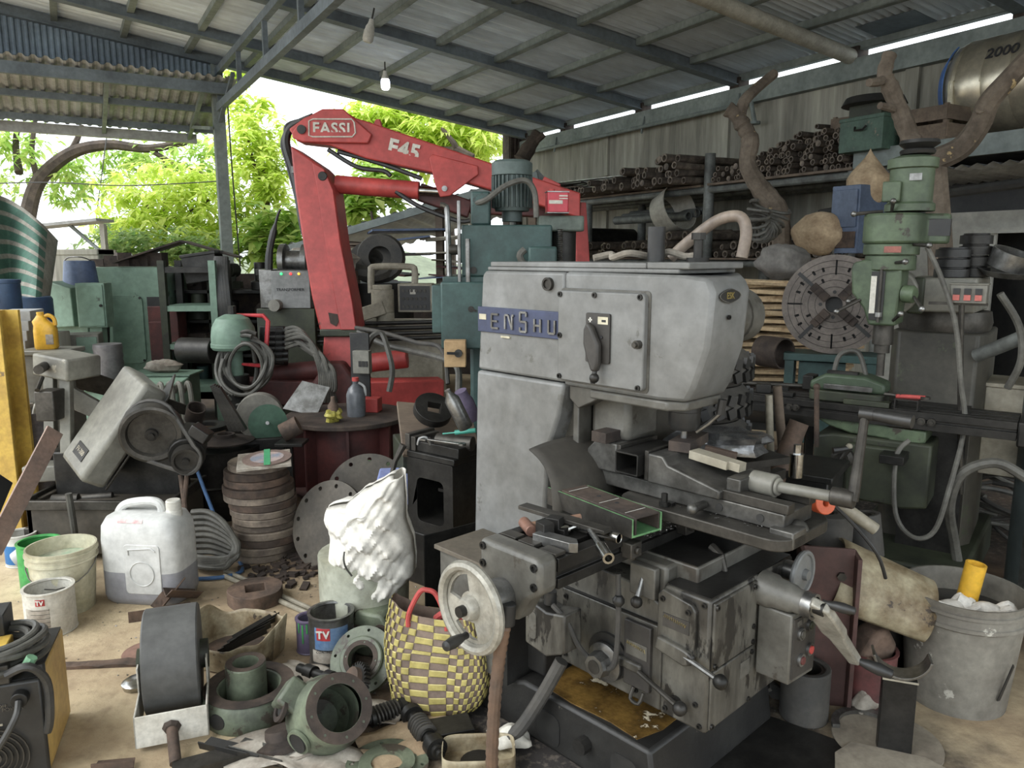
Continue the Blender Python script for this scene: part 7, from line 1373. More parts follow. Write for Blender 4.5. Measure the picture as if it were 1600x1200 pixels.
for k_ in range(9):
    t = thing('welding_cable', 'grey welding cable turn coiled on the inverter', 'cable', at_ground(I0), rad(-14), 'welding cable turns on the inverter') if False else None
    pts = []; R1 = .112+.022*(k_ % 3)+.004*r9.uniform(-1,1); ph = r9.uniform(0,.5)
    for j in range(14):
        a = 2*pi*j/14+ph; pts.append(V((IX+.16+R1*math.cos(a)*1.05, .14+R1*math.sin(a)*1.05, ih+.02+.030*(k_//3)+.014*(k_ % 2)+.008*math.sin(2*a+k_)-.02*math.cos(a-1.5))))
    part('cable_turn', MB().tube(pts, .0105, 8, True, sm=2), 'hose', iv)
part('cable_tail', MB().tube([(IX+.25,-.02,ih+.04),(IX+.31,-.03,ih+.06),(IX+.345,.0,ih-.01),(IX+.345,.0,ih-.12),(IX+.33,.01,ih-.18),(IX+.325,.03,ih-.10),(IX+.32,.06,ih+.02)], .013, 8, sm=5), 'cablek', iv)
b = MB(); b.tube([(IX+.30,.0,ih+.05),(IX+.315,.0,ih+.075)], .016, 8); part('green_tape', b, mat('gtape2',(110,160,120),None,.6), iv)
# ---- rubber roller in its fork
R0 = gr(272,1160); ro_ = thing('roller_fork', 'rubber covered roller wheel in a white steel fork with a rod', 'roller', R0, rad(20))
b = MB(); prf = [(.05,-.088),(.175,-.088),(.18,-.083),(.18,.083),(.175,.088),(.05,.088)]; b.lathe(prf, 48, (0,.20,.20), (1,0,0), closed=True); part('roller', b, mat('rollr',(84,84,82),(64,64,62),.6,sc=4,vary=0), ro_)
b = MB(); b.cyl((-.115,.20,.20),(.115,.20,.20),.05,n=18); part('axle', b, 'gdark', ro_); 
b = MB(); b.bb(-.112,.112,-.03,-.024,.02,.13); part('fork_plate', b, 'whitet', ro_, .002)
for sx in (-1,1): b = MB(); b.bb(sx*.109-.003,sx*.109+.003,-.03,.24,.02,.13); b.bb(sx*.109-.003,sx*.109+.003,.12,.26,.12,.22); part('fork_arm', b, 'whitet', ro_, .002)
b = MB(); b.cyl((.0,-.03,.075),(.015,-.15,.02),.018,n=14); part('rod', b, 'rust', ro_); b = MB(); b.lathe([(0,0),(.03,0),(.022,.012),(0,.014)],8,(.0,-.03,.075),(0,-1,-.2)); part('weld_bead', b, 'rustdk', ro_)
def rust_angle(L_, w=.035, th=.005): return MB().prism([(0,0),(w,0),(w,th),(th,th),(th,w),(0,w)], -L_/2, L_/2, YZ(0))
for i, (x, y, rz_, ry_, lab) in enumerate(((240,968,.35,0,'rusty angle offcut lying flat behind the roller'),(270,948,1.2,-.5,'rusty angle offcut standing up behind the roller'),(285,950,1.0,.4,'crossed rusty angle offcut behind the roller'),(268,962,.9,.2,'short rusty angle offcut under the crossed ones'))):
    one('angle_offcut', rust_angle(.17 if i else .2, .05), 'rust', lab, 'offcut', gr(x,y)+V((0,0,.0 if i in (0,3) else .05)), (rad(40) if i in (1,2) else 0, ry_, rz_))
b = MB(); b.cyl((0,0,0),(0,0,.006),.10,n=32); one('grinding_disc', b, mat('disco',(150,110,92),(130,96,82),.8,sc=6), 'thin brown disc lying flat behind the roller', 'disc', gr(232,1020))
b = MB(); b.lathe([(0,0),(.05,0),(.055,.02),(.04,.03),(0,.03)],20); one('dome_lid', b, 'chrome', 'shiny round cap beside the roller fork', 'cap', gr(215,1072))
b = MB(); vs_ = []; rr_ = random.Random(6)
for i in range(15):
    x = -.22+.44*i/14; w_ = .018+.004*i/14*2; vs_ += [(x,-w_+rr_.uniform(-.004,.004),.012+rr_.uniform(-.004,.004)),(x,w_+rr_.uniform(-.004,.004),.012+rr_.uniform(-.004,.004)),(x,w_,.0),(x,-w_,.0)]
b.add(vs_, [q for i in range(14) for q in ((4*i,4*i+4,4*i+5,4*i+1),(4*i+1,4*i+5,4*i+6,4*i+2),(4*i+2,4*i+6,4*i+7,4*i+3),(4*i+3,4*i+7,4*i+4,4*i))]+[(0,1,2,3),(56,59,58,57)]); one('rusty_strip', b, 'rust', 'flaking rusty strip lying on the floor left of the roller', 'strip', gr(158,1040), (0,0,rad(6)))
# ---- cut plastic tray with angles
T0 = gr(368,1025); tr_ = thing('cut_tray', 'dirty cut plastic jerrycan used as a tray of angle offcuts', 'tray', T0, rad(-18))
def tray(a, c):
    ang = 2*pi*a; e = .55; x = math.copysign(abs(math.cos(ang))**e, math.cos(ang)); y = math.copysign(abs(math.sin(ang))**e, math.sin(ang)); k_ = min(1, c*2.2); h_ = max(0,(c-.45)/.55)
    s_ = k_*(.92+.1*h_); return (.19*x*s_, .15*y*s_, .002+.135*h_*(1+.16*math.sin(ang*2+1)+.1*math.sin(ang*5)))
o = part('shell', sheet(tray, 48, 14), 'plasdirty', tr_); solid(o, .004)
b = MB(); b.cyl((0,0,.006),(0,0,.025),.14,n=20); part('rust_dust', b, 'rust', tr_)
for i in range(4): one('angle_offcut', rust_angle(.2,.028,.004), 'irondk', ('longest','second','third','shortest')[i]+' dark angle offcut lying in the cut plastic tray', 'offcut', T0+V((.04+.012*i,-.01+.022*i,.055+.012*i)), (.2*i, rad(-10), rad(38)+.06*i))
# ---- iron ring with square hole
b = MB(); b.prism([(.125*(1+.02*math.sin(5*a))*math.cos(a), .125*(1+.02*math.cos(7*a))*math.sin(a)) for a in [2*pi*i/32 for i in range(32)]], 0, .065, None, [[(-.05,-.04),(.04,-.05),(.05,.04),(-.04,.05)]]); one('iron_ring', b, 'rust', 'rusty thick iron ring with a square hole on the floor', 'ring', gr(400,938), (0,0,.5), bev=.008)
for k_ in range(2): b = MB(); b.cyl((-.4,0,0),(.4,0,0),.012,n=10); one('steel_rod', b, 'beige', ('upper','lower')[k_]+' pale rod lying beyond the rusty iron ring', 'rod', gr(425,928+9*k_)+V((0,0,.012)), (0,0,rad(-38)))
# hoses and pipes behind the jerrycan
for k_ in range(8):
    q = [at(300,800+9*k_,3.95), at(325+k_,800+9*k_,3.93), at(348+2*k_,815+8*k_,3.9), at(366+(k_ % 3)*3,842+4*k_,3.88), at(370-(k_ % 4)*3,862+2*k_,3.86), at(352,872+2*k_,3.87), at(322,872+3*k_,3.9), at(298,868+3*k_,3.95)]
    for p in q: p.z = max(p.z, .015+.004*k_)
    one('hose', MB().tube(q, .0145, 8, sm=5), 'hose', 'grey hose turn curling out from behind the jerrycan', 'hose', group='hose turns behind the jerrycan')
one('air_hose', MB().tube([at(308,735,4.2), at(325,780,4.1), at(342,820,4.0), gr(372,878)+V((0,0,.02)), gr(378,895)+V((0,0,.012)), gr(350,905)+V((0,0,.012)), gr(310,908)+V((0,0,.012))], .010, 8, sm=6), mat('blueh',(60,100,150),None,.5), 'thin blue air hose running down behind the jerrycan', 'hose')
for k_ in range(2): one('steel_rod', MB().tube([at(282+10*k_,742,4.0), at(290-4*k_,800,3.95)], .012, 8), 'rust', ('left','right')[k_]+' brown rod standing behind the jerrycan cap', 'rod')
# ---- second TV can, small can
c2 = can('blue and silver paint can with a red TV mark near the woven bag', gr(520,1032), .088, .215, 'steel', mat('paintbr',(120,112,100),(90,84,76),.7,sc=5)); fl(c2,.0885,.135,.14,.09,'labelblue',.02,.0006); fl(c2,.089,.155,.055,.05,'redink',-.012); lettering('print','TV',.042,'white',c2,frame((-.012,-.0925,.155),(1,0,0),(0,0,1)),.0008,.0015); fl(c2,.0885,.06,.13,.05,'paper',.0,.0006); lettering('print','COATING RETX',.014,'ink',c2,frame((.01,-.0915,.085),(1,0,0),(0,0,1)),.0006)
b = MB(); b.tube([(.09,-.02,.17),(.098,-.03,.10),(.085,-.05,.02)], .003, 6, sm=3); part('handle', b, 'steel', c2)
c3 = can('small dark paint can with green drips beside the TV can', gr(484,1015), .05, .145, 'purple', 'greenp'); 
for k_ in range(4): fl(c3,.0505,.12-.014*(k_ % 2)*2,.006,.05+.03*(k_ % 2),'greenp',-.03+.018*k_)
# ---- green castings
G = 'gcast'
c_ = gr(392,1110); t_ = thing('gear_casting', 'pale green round casting with a hollow boss left of the other castings', 'casting', c_)
b = MB(); b.lathe([(.10,0),(.155,0),(.16,.02),(.16,.085),(.15,.10),(.105,.10),(.10,.09)],36,closed=True); part('ring_body', b, G, t_, .003); b = MB(); b.lathe([(.045,.02),(.07,.02),(.07,.165),(.066,.17),(.045,.17)],28,(-.02,.03,0),closed=True); part('boss', b, G, t_); b = MB(); b.prism([(.08,-.1),(.2,-.06),(.22,.06),(.1,.12)], .03, .05); part('lug_plate', b, G, t_, .004)
b = MB(); b.prism(circ(.155,36), .101, .104, None, [circ(.11,28)]); part('machined_face', b, 'rustdk', t_); b = MB(); b.lathe([(0,0),(.03,0),(.028,.006),(0,.006)],14,(-.06,-.145,.05),(-.3,-1,0)); part('window', b, 'black', t_)
b = MB(); b.prism(circ(.068,28), .170, .172, (Matrix.Translation((-.02,.03,0))), [circ(.046,24)]); part('boss_face', b, 'rustdk', t_)
c_ = gr(515,1165); hg = thing('gear_housing', 'large pale green round gear housing tipped open towards the viewer', 'casting', c_+V((0,0,.115)), rot=(rad(-38),0,rad(25)))
axh = V((.42,-.62,.55)).normalized(); hg.rotation_euler = axh.to_track_quat('Z','Y').to_euler()
b = MB(); b.lathe([(.072,.13),(.105,.13),(.108,.12),(.108,.06),(.118,.04),(.125,.0),(.125,-.06),(.10,-.10),(.06,-.12),(0,-.12),(0,-.10),(.06,-.10),(.088,-.06),(.085,.06)],40); part('shell', b, G, hg); b = MB(); b.prism(circ(.107,40), .130, .133, None, [circ(.073,32)]+[circ(.005,8,(.09*math.cos(2*pi*i/8),.09*math.sin(2*pi*i/8))) for i in range(8)]); part('machined_face', b, 'rustdk', hg)
b = MB(); b.box((-.09,.08,-.02),(.10,.10,.10),(0,0,.7)); part('side_arm', b, G, hg, .012); b = MB(); b.lathe([(.026,0),(.042,0),(.042,.012),(.026,.012)],20,(-.135,.06,-.01),(-1,.5,.2),closed=True); part('arm_flange', b, 'rustdk', hg); b = MB(); b.cyl((-.125,.056,-.01),(-.137,.062,-.006),.026,n=18); part('arm_bore', b, 'black', hg)
b = MB(); b.cyl((-.108,-.05,.02),(-.124,-.055,.024),.034,n=20); part('window', b, 'black', hg); b = MB(); b.ring((-.112,-.05,.02),(-.122,-.055,.023),.042,.034,20); part('window_rim', b, G, hg)
b = MB(); b.box((.0,-.125,-.03),(.04,.03,.05)); part('lug', b, G, hg, .004)
c_ = gr(565,1075); fz = V((-.18,-.72,.62)).normalized(); t_ = thing('flange_casting', 'pale green flange ring leaning by the woven bag', 'casting', c_+V((0,.02,.105))); t_.rotation_euler = fz.to_track_quat('Z','Y').to_euler()
part('ring', flange(.125,.02,8,.108,.006,.05), G, t_); b = MB(); b.lathe([(.05,0),(.085,0),(.085,.010),(.08,.014),(.05,.014)],32,closed=True); part('raised_ring', b, G, t_); b = MB(); b.prism(circ(.068,28), .014, .016, None, [circ(.05,24)]+[circ(.004,8,(.06*math.cos(2*pi*i/4),.06*math.sin(2*pi*i/4))) for i in range(4)]); part('machined_face', b, 'rustdk', t_)
c_ = gr(605,1205); t_ = thing('flange_casting', 'pale green flange ring lying flat at the bottom edge', 'casting', c_); part('ring', flange(.13,.025,10,.112,.007,.05), G, t_, loc=(0,0,.025)); b = MB(); b.lathe([(.05,.025),(.09,.025),(.088,.035),(.05,.035)],32,closed=True); part('raised_ring', b, G, t_)
c_ = gr(590,1015); t_ = thing('bracket_casting', 'grey-green bored bracket casting behind the flange ring', 'casting', c_, rad(-20)); b = MB(); b.prism([(-.1,0),(.12,0),(.12,.10),(.06,.19),(-.06,.19),(-.1,.12)], -.07, .07, XZ(0)); part('body', b, G, t_, .012)
for x_, z_, y_ in ((-.05,.13,-.072),(.06,.15,-.072)): b = MB(); b.ring((x_,-.07,z_-.03),(x_,-.076,z_-.03),.034,.024,18); part('bore_rim', b, 'rustdk', t_); b = MB(); b.cyl((x_,-.071,z_-.03),(x_,-.074,z_-.03),.024,n=16); part('bore', b, 'black', t_)
b = MB(); b.cyl((-.16,-.04,.04),(-.08,-.03,.05),.045,n=20); part('boss', b, G, t_)
b = MB(); b.lathe([(0,0),(.10,0),(.10,.02),(.06,.03),(.055,.06),(0,.06)],28); one('stepped_casting', b, 'rustdk', 'brown stepped end lid left of the gear housing', 'cap', gr(445,1165), (rad(-15),rad(-12),0))
# gear
t_ = thing('toothed_gear', 'rusty toothed gear wheel beside the gear housing', 'gear', gr(555,1095)+V((0,0,.075))); t_.rotation_euler = V((-.75,-.45,.5)).normalized().to_track_quat('Z','Y').to_euler()
pts = []
for i in range(26):
    a = 2*pi*i/26
    for da, r_ in ((-.07,.062),(-.04,.072),(.04,.072),(.07,.062)): pts.append((r_*math.cos(a+da), r_*math.sin(a+da)))
b = MB(); b.prism(pts, -.025, .0, None, [circ(.02,16)]); part('teeth', b, 'irondk', t_); b = MB(); b.lathe([(.02,0),(.05,0),(.05,.02),(.03,.03),(.02,.03)],24,closed=True); part('hub', b, 'rust', t_)
# worm shafts
def worm(label, a, c, r, segs, m='irondk'):
    a, c = V(a), V(c); t = thing('worm_shaft', label, 'shaft', (a+c)/2); d = (c-a); L_ = d.length; o = -d/2; ax = d.normalized()
    pf = [(0,0)]
    for f0, f1, k_ in segs: pf += [(r*k_, L_*f0), (r*k_, L_*f1)]
    pf += [(0, L_)]; b = MB(); b.lathe(pf, 20, o, ax); part('shaft', b, m, t)
    return t, o, ax, L_
def thread(t, o, ax, L_, r, f0, f1, turns, th):
    for k_ in range(turns): q = o+ax*(L_*(f0+(f1-f0)*(k_+.5)/turns)); b = MB(); b.lathe([(r*.7,-th),(r,-th*.4),(r,th*.4),(r*.7,th)],20,q,(ax+V((0,0,.12))).normalized(),closed=True); part('thread', b, 'iron', t)
s1 = worm('dark worm shaft lying towards the woven bag', gr(570,1140)+V((0,0,.035)), gr(640,1115)+V((0,0,.035)), .035, [(0,.12,.55),(.12,.2,.9),(.2,.78,.7),(.78,.9,1.),(.9,1,.5)]); thread(*s1[:4], .036, .22, .76, 7, .006)
s2 = worm('dark worm shaft lying in front of the woven bag', gr(640,1128)+V((0,0,.04)), gr(690,1198)+V((0,0,.04)), .038, [(0,.05,.8),(.05,.14,1.),(.14,.25,.6),(.25,.62,.7),(.62,.74,.55),(.74,.88,.95),(.88,.94,.6),(.94,1,.35)]); thread(*s2[:4], .038, .27, .6, 6, .006)
s3 = worm('long stepped shaft pointing at the gear housing from the left', gr(370,1150)+V((0,0,.03)), gr(470,1085)+V((0,0,.06)), .034, [(0,.3,.5),(.3,.36,1.),(.36,.42,.8),(.42,.5,1.),(.5,.8,.6),(.8,.86,.9),(.86,1,.5)])
s4 = worm('short stepped shaft behind the gear housing', gr(468,1055)+V((0,0,.03)), gr(530,1085)+V((0,0,.05)), .03, [(0,.2,.6),(.2,.4,.9),(.4,.7,.6),(.7,.85,1.),(.85,1,.7)])
# ---- woven bag
WB = gr(684,1105); wb = thing('woven_bag', 'yellow and brown woven checkered tote bag with red handles', 'bag', WB, rad(-12))
nu, nv = 44, 15
def bagp(i, j, off=0.):
    a = 2*pi*i/nu-pi/2+.0001; c = j/nv; e = .5
    x = math.copysign(abs(math.cos(a))**e, math.cos(a)); y = math.copysign(abs(math.sin(a))**e, math.sin(a))
    k_ = .88+.17*math.sin(pi*min(1,c*.9+.12)); s_ = (1 if c > .06 else .93)
    z = .01+.37*c+(.02*math.cos(2*a) if c > .6 else 0)*c-.015*math.sin(a+1)*c+.02*max(0,x)*(1-c)
    return V(((.172+off)*x*k_*s_+.01*math.sin(5*c+2*a), (.085+off)*y*k_*s_*(1-.25*c)+.004*math.sin(9*a+6*c), z))
core = MB(); core.add([bagp(i,j,-.004) for j in range(nv+1) for i in range(nu)], [(j*nu+i, j*nu+(i+1) % nu, (j+1)*nu+(i+1) % nu, (j+1)*nu+i) for j in range(nv) for i in range(nu)]+[tuple(range(nu-1,-1,-1))]); body = part('lining', core, 'weaveB', wb)
vis = [(i,j) for j in range(nv) for i in range(nu)]
for (i,j) in vis:
    if (i+j) % 2: continue
    m_ = MB(); q = [bagp(i,j), bagp(i+1,j), bagp(i+1,j+1), bagp(i,j+1)]; cn = sum(q, V())/4; nrm = (q[1]-q[0]).cross(q[3]-q[0]).normalized()
    if nrm.dot(V((cn.x,cn.y,0))) < 0: nrm = -nrm
    o_ = [cn+(p-cn)*.97+nrm*.0006 for p in q]; in_ = [cn+(p-cn)*.72+nrm*.003 for p in q]
    m_.add(o_+in_, [(4,5,6,7),(0,1,5,4),(1,2,6,5),(2,3,7,6),(3,0,4,7)]); part('woven_strip', m_, 'weaveY', wb)
for (i,j) in vis:
    if (i+j) % 2 == 0 or j < 1 or i % 2: continue
for y_, dx in ((-.055,-.01),(.06,.03)):
    part('handle', MB().tube([(-.075+dx,y_,.33),(-.07+dx,y_-.0,.38),(-.03+dx,y_,.46),(.0+dx,y_,.47),(.03+dx,y_,.455),(.06+dx,y_,.38),(.065+dx,y_,.33)] if y_ < 0 else [(-.03+dx,y_,.36),(-.0+dx,y_-.02,.40),(.06+dx,y_-.05,.38),(.10+dx,y_-.05,.36)], .009, 8, sm=4), 'redrag', wb)
b = MB(); b.tube([(0,0,.34),(.04,-.01,.37),(.09,-.01,.36),(.13,0,.33)], .014, 8, sm=4); part('inner_rag', b, 'redrag', wb)
# ---- litter below the bag: plate, tray, rags, papers
b = MB(); b.bb(-.07,.07,-.05,.05,0,.05); one('steel_block', b, 'irondk', 'dark steel block under the woven bag edge', 'block', gr(705,1152), (0,0,.3), bev=.003)
t_ = thing('oil_tray', 'dirty clear plastic tray at the bottom edge', 'tray', gr(748,1195), .05); b = sheet(lambda a, c: ((lambda e: (.115*math.copysign(abs(math.cos(e))**.4, math.cos(e))*min(1,c*2), .07*math.copysign(abs(math.sin(e))**.4, math.sin(e))*min(1,c*2), .003+.06*max(0,c*2-1)))(2*pi*a)), 36, 8); o = part('shell', b, 'plasdirty', t_); solid(o, .003); b = MB(); b.cyl((0,0,.006),(0,0,.012),.06,n=20); part('oil', b, 'oily', t_)
for i, (x, y, s_, m_, lab) in enumerate(((430,1175,.16,'paper','crumpled newspaper under the brown end cap'),(500,1195,.13,'paper','dirty white paper spread below the gear housing'),(640,1165,.16,'sacking','dirty cloth below the worm shafts'),(590,1120,.1,'paper','torn white paper between gear and bag'),(470,1060,.1,'paper','scrap of printed paper behind the gear housing'),(795,1165,.07,'whitet','crumpled white bag at the mill base'),(1350,1110,.05,'paper','torn paper litter under the red can'))):
    rq = random.Random(i); b = sheet(lambda a, c: ((a-.5)*s_*2, (c-.5)*s_*1.3, .008+.012*abs(math.sin(5*a+i))+.012*abs(math.sin(6*c+2*a+i))+(.05 if s_ < .08 else .0)*math.sin(pi*a)*math.sin(pi*c)*1.0), 12, 10); o = one('paper_scrap' if m_ != 'sacking' else 'dirty_cloth', b, m_, lab, 'litter', gr(x,y), (0,0,rq.uniform(-.6,.6))); solid(o, .002, 1)
b = MB(); b.bb(-.012,.012,-.02,.02,0,.002); 
for i, (x, y, rz_, lx, ly, rx_, lab) in enumerate(((330,1200,.5,.24,.10,.1,'large grey sheet metal offcut at the bottom edge'),(410,1185,-.35,.2,.07,.22,'bright bent sheet offcut behind the large one'),(365,1180,-.28,.22,.05,.3,'narrow dark sheet offcut between the two sheets'),(180,1205,.2,.12,.05,.1,'small dark offcut at the bottom left'))):
    b = MB(); b.prism([(-lx/2,-ly/2),(lx/2,-ly/2*.8),(lx/2*.9,ly/2),(-lx/2*.9,ly/2*.9)], 0, .004); b.prism([(-lx/2,-ly/2),(lx/2,-ly/2*.8),(lx/2,-ly/2*.8+.004),(-lx/2,-ly/2+.004)], -.0, .03); one('sheet_offcut', b, ('iron','steel','black','rust')[i], lab, 'offcut', gr(x,y)+V((0,0,.02)), (rx_,.05,rz_))
# ---- right foreground
PB = gr(1490,1085); gp = pail('grey_pail', 'large scratched grey plastic pail with a split side and gloves inside', PB, .165, .2, .42, 'pailg', handle=False, bands=2)
b = MB(); b.add([(.055,-.1785,.10),(.066,-.1755,.10),(.078,-.186,.25),(.072,-.1885,.25)],[(0,1,2,3)]); 
part('split', MB().prism([(0,0),(.012,.0),(.022,.14),(.014,.15)], -.002, .002, frame((.045,-.1715,.08),(.95,.3,.0),(.1,-.16,1))), 'black', gp)
b = MB(); b.cyl((0,0,.32),(0,0,.335),.184,n=30); part('scrap_fill', b, 'rubber', gp)
tb_ = one('yellow_tube', MB().ring((0,0,0),(.02,-.01,.17),.035,.028,20), 'yellowp', 'yellow plastic tube standing in the grey pail', 'tube', PB+V((.02,.02,.336)))
for i, (dx, dy, rz_) in enumerate(((-.07,-.05,.3),(.04,-.07,-.4))):
    t_ = thing('work_glove', ('white cotton work glove at the left inside the grey pail','white cotton work glove under the yellow tube')[i], 'glove', PB+V((dx,dy,.362)), rz_)
    b = blob(.06,.045,.03,40+i,16,.08); part('palm', b, 'glove', t_)
    for k_ in range(4): part('finger', MB().tube([(.03,-.03+.02*k_,.0),(.07,-.034+.022*k_,.018+.01*(k_ % 2)),(.095,-.036+.024*k_,.0)], [.012,.010], 8, sm=3), 'glove', t_)
    part('thumb', MB().tube([(-.0,-.035,.0),(.03,-.06,.02),(.05,-.065,.03)], [.014,.010], 8, sm=3), 'glove', t_); part('cuff', MB().cyl((-.05,0,.0),(-.09,.01,.01),.034,.038,n=14), 'glove', t_)
sc_ = thing('plastic_scoop', 'dirty tan cut plastic container lying tilted on the pail rim', 'scoop', at(1378,915,2.75), rot=(rad(38),rad(20),rad(-12)))
def scoop(a, c):
    e = pi*(1.05*a-.02); return (-.16+.34*c, -.145*math.cos(e)*(1-.15*c), .09*math.sin(e)*(1-.1*c)-.04)
o = part('shell', sheet(scoop, 20, 10), 'plasdirty', sc_); solid(o, .005); b = MB(); b.prism([(-.14*math.cos(pi*i/12)*.85, .085*math.sin(pi*i/12)*.9-.04) for i in range(13)], .175, .180, YZ(0)); part('end_wall', b, 'plasdirty', sc_)
# maroon steel beam piece
BI = gr(1290,1100); t_ = thing('steel_beam', 'short upright maroon steel channel beside the mill', 'beam', BI, rad(-12)); zz = at(1290,840,2.78).z
b = MB(); b.bb(-.11,.06,-.006,.006,0,zz); part('web', b, 'maroon', t_, .002); b = MB(); b.bb(.06,.075,-.05,.05,0,zz-.02); part('flange', b, 'maroon', t_, .002); b = MB(); b.bb(-.125,-.11,-.05,.05,0,zz); part('flange', b, 'maroon', t_, .002)
for z_ in (zz-.1,zz*.45): b = MB(); b.cyl((.02,-.006,z_),(.02,-.018,z_),.016,n=6); part('bolt', b, 'iron', t_)
# pipe sleeves
def sleeve(label, loc, r, h, rot, m='rubber', ri=.6, cat='sleeve'):
    t = thing('pipe_sleeve', label, cat, loc, rot=rot); b = MB(); b.ring((0,0,0),(0,0,h),r,r*ri+.012,30); part('outer', b, m, t, .004); b = MB(); b.ring((0,0,.004),(0,0,h-.006),r*ri+.011,r*ri,26); part('liner', b, 'iron', t); return t
sleeve('thick black sleeve standing on the floor under the switch box', gr(1255,1118), .082, .19, (0,0,0))
sleeve('dark grey sleeve leaning behind the maroon channel', at(1352,868,3.05), .07, .17, (rad(-8),rad(-6),0), 'rubber', .55)
zz = at(1352,872,3.05).z; b = MB(); b.cyl((0,0,0),(0,0,zz-.012),.09,n=20); one('wood_round', b, 'irondk', 'dark round post under the leaning grey sleeve', 'post', at_ground(at(1352,872,3.05)))
sl2 = sleeve('wide dark sleeve behind the vise end', at(1290,845,2.98), .095, .12, (0,0,0), 'rubber', .25); zz = at(1290,845,2.98).z
b = MB(); b.cyl((0,0,0),(0,0,zz-.002),.1,n=24); one('steel_pedestal', b, 'irondk', 'round dark pedestal under the wide dark sleeve', 'pedestal', at_ground(at(1290,845,2.98)))
b = MB(); b.ring((0,0,0),(.13,-.03,-.09),.022,.016,16); one('steel_pipe', b, 'beige', 'short pale pipe lying across the two dark sleeves', 'pipe', at(1308,785,2.75))
b = MB(); b.cyl((0,0,0),(0,0,.09),.026,n=12); b.cyl((0,0,.09),(0,0,.125),.014,n=8); one('end_mill_cutter', b, 'chrome', 'bright end mill cutter standing behind the vise crank', 'cutter', at(1243,745,2.9))
tp = thing('tape_reel', 'orange tool with a black cable behind the vise end', 'tool', at(1285,785,2.6)); b = MB(); b.lathe([(.012,-.02),(.04,-.02),(.04,.02),(.012,.02)],18,(0,0,0),(.3,-1,.2),closed=True); part('body', b, 'orange', tp, .003); b = MB(); b.box((-.035,0,.03),(.05,.04,.03),(0,.3,0)); part('grip', b, 'orange', tp, .006); b = MB(); b.tube([(.03,0,0),(.10,-.03,-.07),(.17,-.06,-.16),(.21,-.05,-.25)], .006, 7, sm=4); part('cord', b, 'black', tp)
# iron clutter behind: short shafts, rods by the right mill
for i, (x, y, t__, dx, dz, r_, lab) in enumerate(((1230,705,3.2,.10,.22,.04,'thick brown bar leaning against the turret mill knee'),(1205,690,3.3,-.03,.30,.016,'thin pale rod leaning left of the thick brown bar'),(1222,668,3.35,-.05,.28,.02,'flat pale rod leaning behind the thin rod'),(1195,720,3.1,.12,-.06,.03,'short dark bar lying at the turret mill'))):
    b = MB(); b.cyl((-dx/2,0,-.22 if i else -.15),(dx/2,.02,dz-.1),r_,n=12); one('steel_bar', b, ('rust','beige','woodold','iron')[i], lab, 'bar', at(x,y,t__))
zz = at(1225,745,3.2).z; b = MB(); b.bb(-.18,.2,-.1,.2,0,zz); b.bb(-.2,.22,-.12,.22,zz,zz+.03); one('low_bench', b, 'irondk', 'low dark bench between the mill and the turret mill', 'bench', at_ground(at(1225,745,3.3)), (0,0,-.6), bev=.006)
# red can with rusty casting
RC = gr(1352,1090); rc = can('dented red paint can with rusty casting inside', RC, .095, .20, mat('redcan2',(120,62,60),(74,50,46),.6,sc=7,chip=(60,50,46),chipt=.58,vary=0), 'rustdk')
b = MB(); b.prism([(-.07,0),(.06,0),(.085,.10),(.04,.17),(-.02,.15),(-.08,.06)], -.05, .05, XZ(0)); t_ = one('rusty_casting', b, 'rust', 'rusty lobed casting sitting in the dented red can', 'casting', RC+V((.0,.0,.12)), (0,0,.3), bev=.02)
b = MB(); b.cyl((0,0,0),(0,0,.26),.06,n=20); b.cyl((0,0,.26),(0,0,.265),.05,n=18); one('dark_tube', b, 'irondk', 'dark upright tube behind the dented red can', 'tube', gr(1388,1040))
# cradle stand
CR = gr(1395,1175); cs = thing('cradle_stand', 'upright dark square post with a half-round steel cradle on top', 'stand', CR, rad(-20)); b = MB(); b.bb(-.05,.05,-.025,.025,.0,.27); part('post', b, 'irondk', cs, .002); b = MB(); b.bb(-.052,.052,-.028,.028,.262,.268); part('post_top', b, 'beige', cs)
b = MB(); b.lathe([(.085,-.03),(.092,-.03),(.092,.03),(.085,.03)],24,(0,0,.362),(0,1,0),rad(0),rad(2),True) if False else None
pts = [(.088*math.cos(a), .088*math.sin(a)) for a in [pi*1.06+i*pi*.88/20 for i in range(21)]]+[(.080*math.cos(a), .080*math.sin(a)) for a in [pi*1.94-i*pi*.88/20 for i in range(21)]]
b = MB(); b.prism(pts, -.035, .035, frame((0,0,.36),(1,0,0),(0,0,1))); part('cradle', b, 'steel', cs, .001)
b = MB(); b.cyl((-.06,-.0,.27),(-.09,.03,.30),.010,n=8); part('weld_stub', b, 'rust', cs)
PL = mat('plateb',(150,140,122),(120,110,96),.7,.1,sc=6)
t_ = thing('base_plate', 'rough drilled steel plate lying at the lower right', 'plate', gr(1395,1205), rad(-22)); b = MB(); b.prism([(-.17,-.14),(.2,-.14),(.16,.04),(.1,.08),(-.12,.08),(-.17,.0)], .012, .022, None, [circ(.010,12,(.05+.03*i,-.02-.02*i)) for i in range(3)]+[circ(.010,12,(.02+.03*i,-.05-.02*i)) for i in range(2)]); part('plate', b, PL, t_, .001)
b = MB(); b.cyl((0,0,0),(0,0,.011),.17,n=40); one('round_plate', b, PL, 'round pale steel plate under the drilled plate', 'plate', gr(1385,1160))
b = MB(); b.lathe([(.09,.012),(.115,.012),(.115,.026),(.09,.026)],30,(0,0,0),(0,0,1),rad(0),rad(230),True); one('half_ring', b, 'steel', 'broken steel half ring on the round plate', 'ring', gr(1355,1145), (0,0,.6))
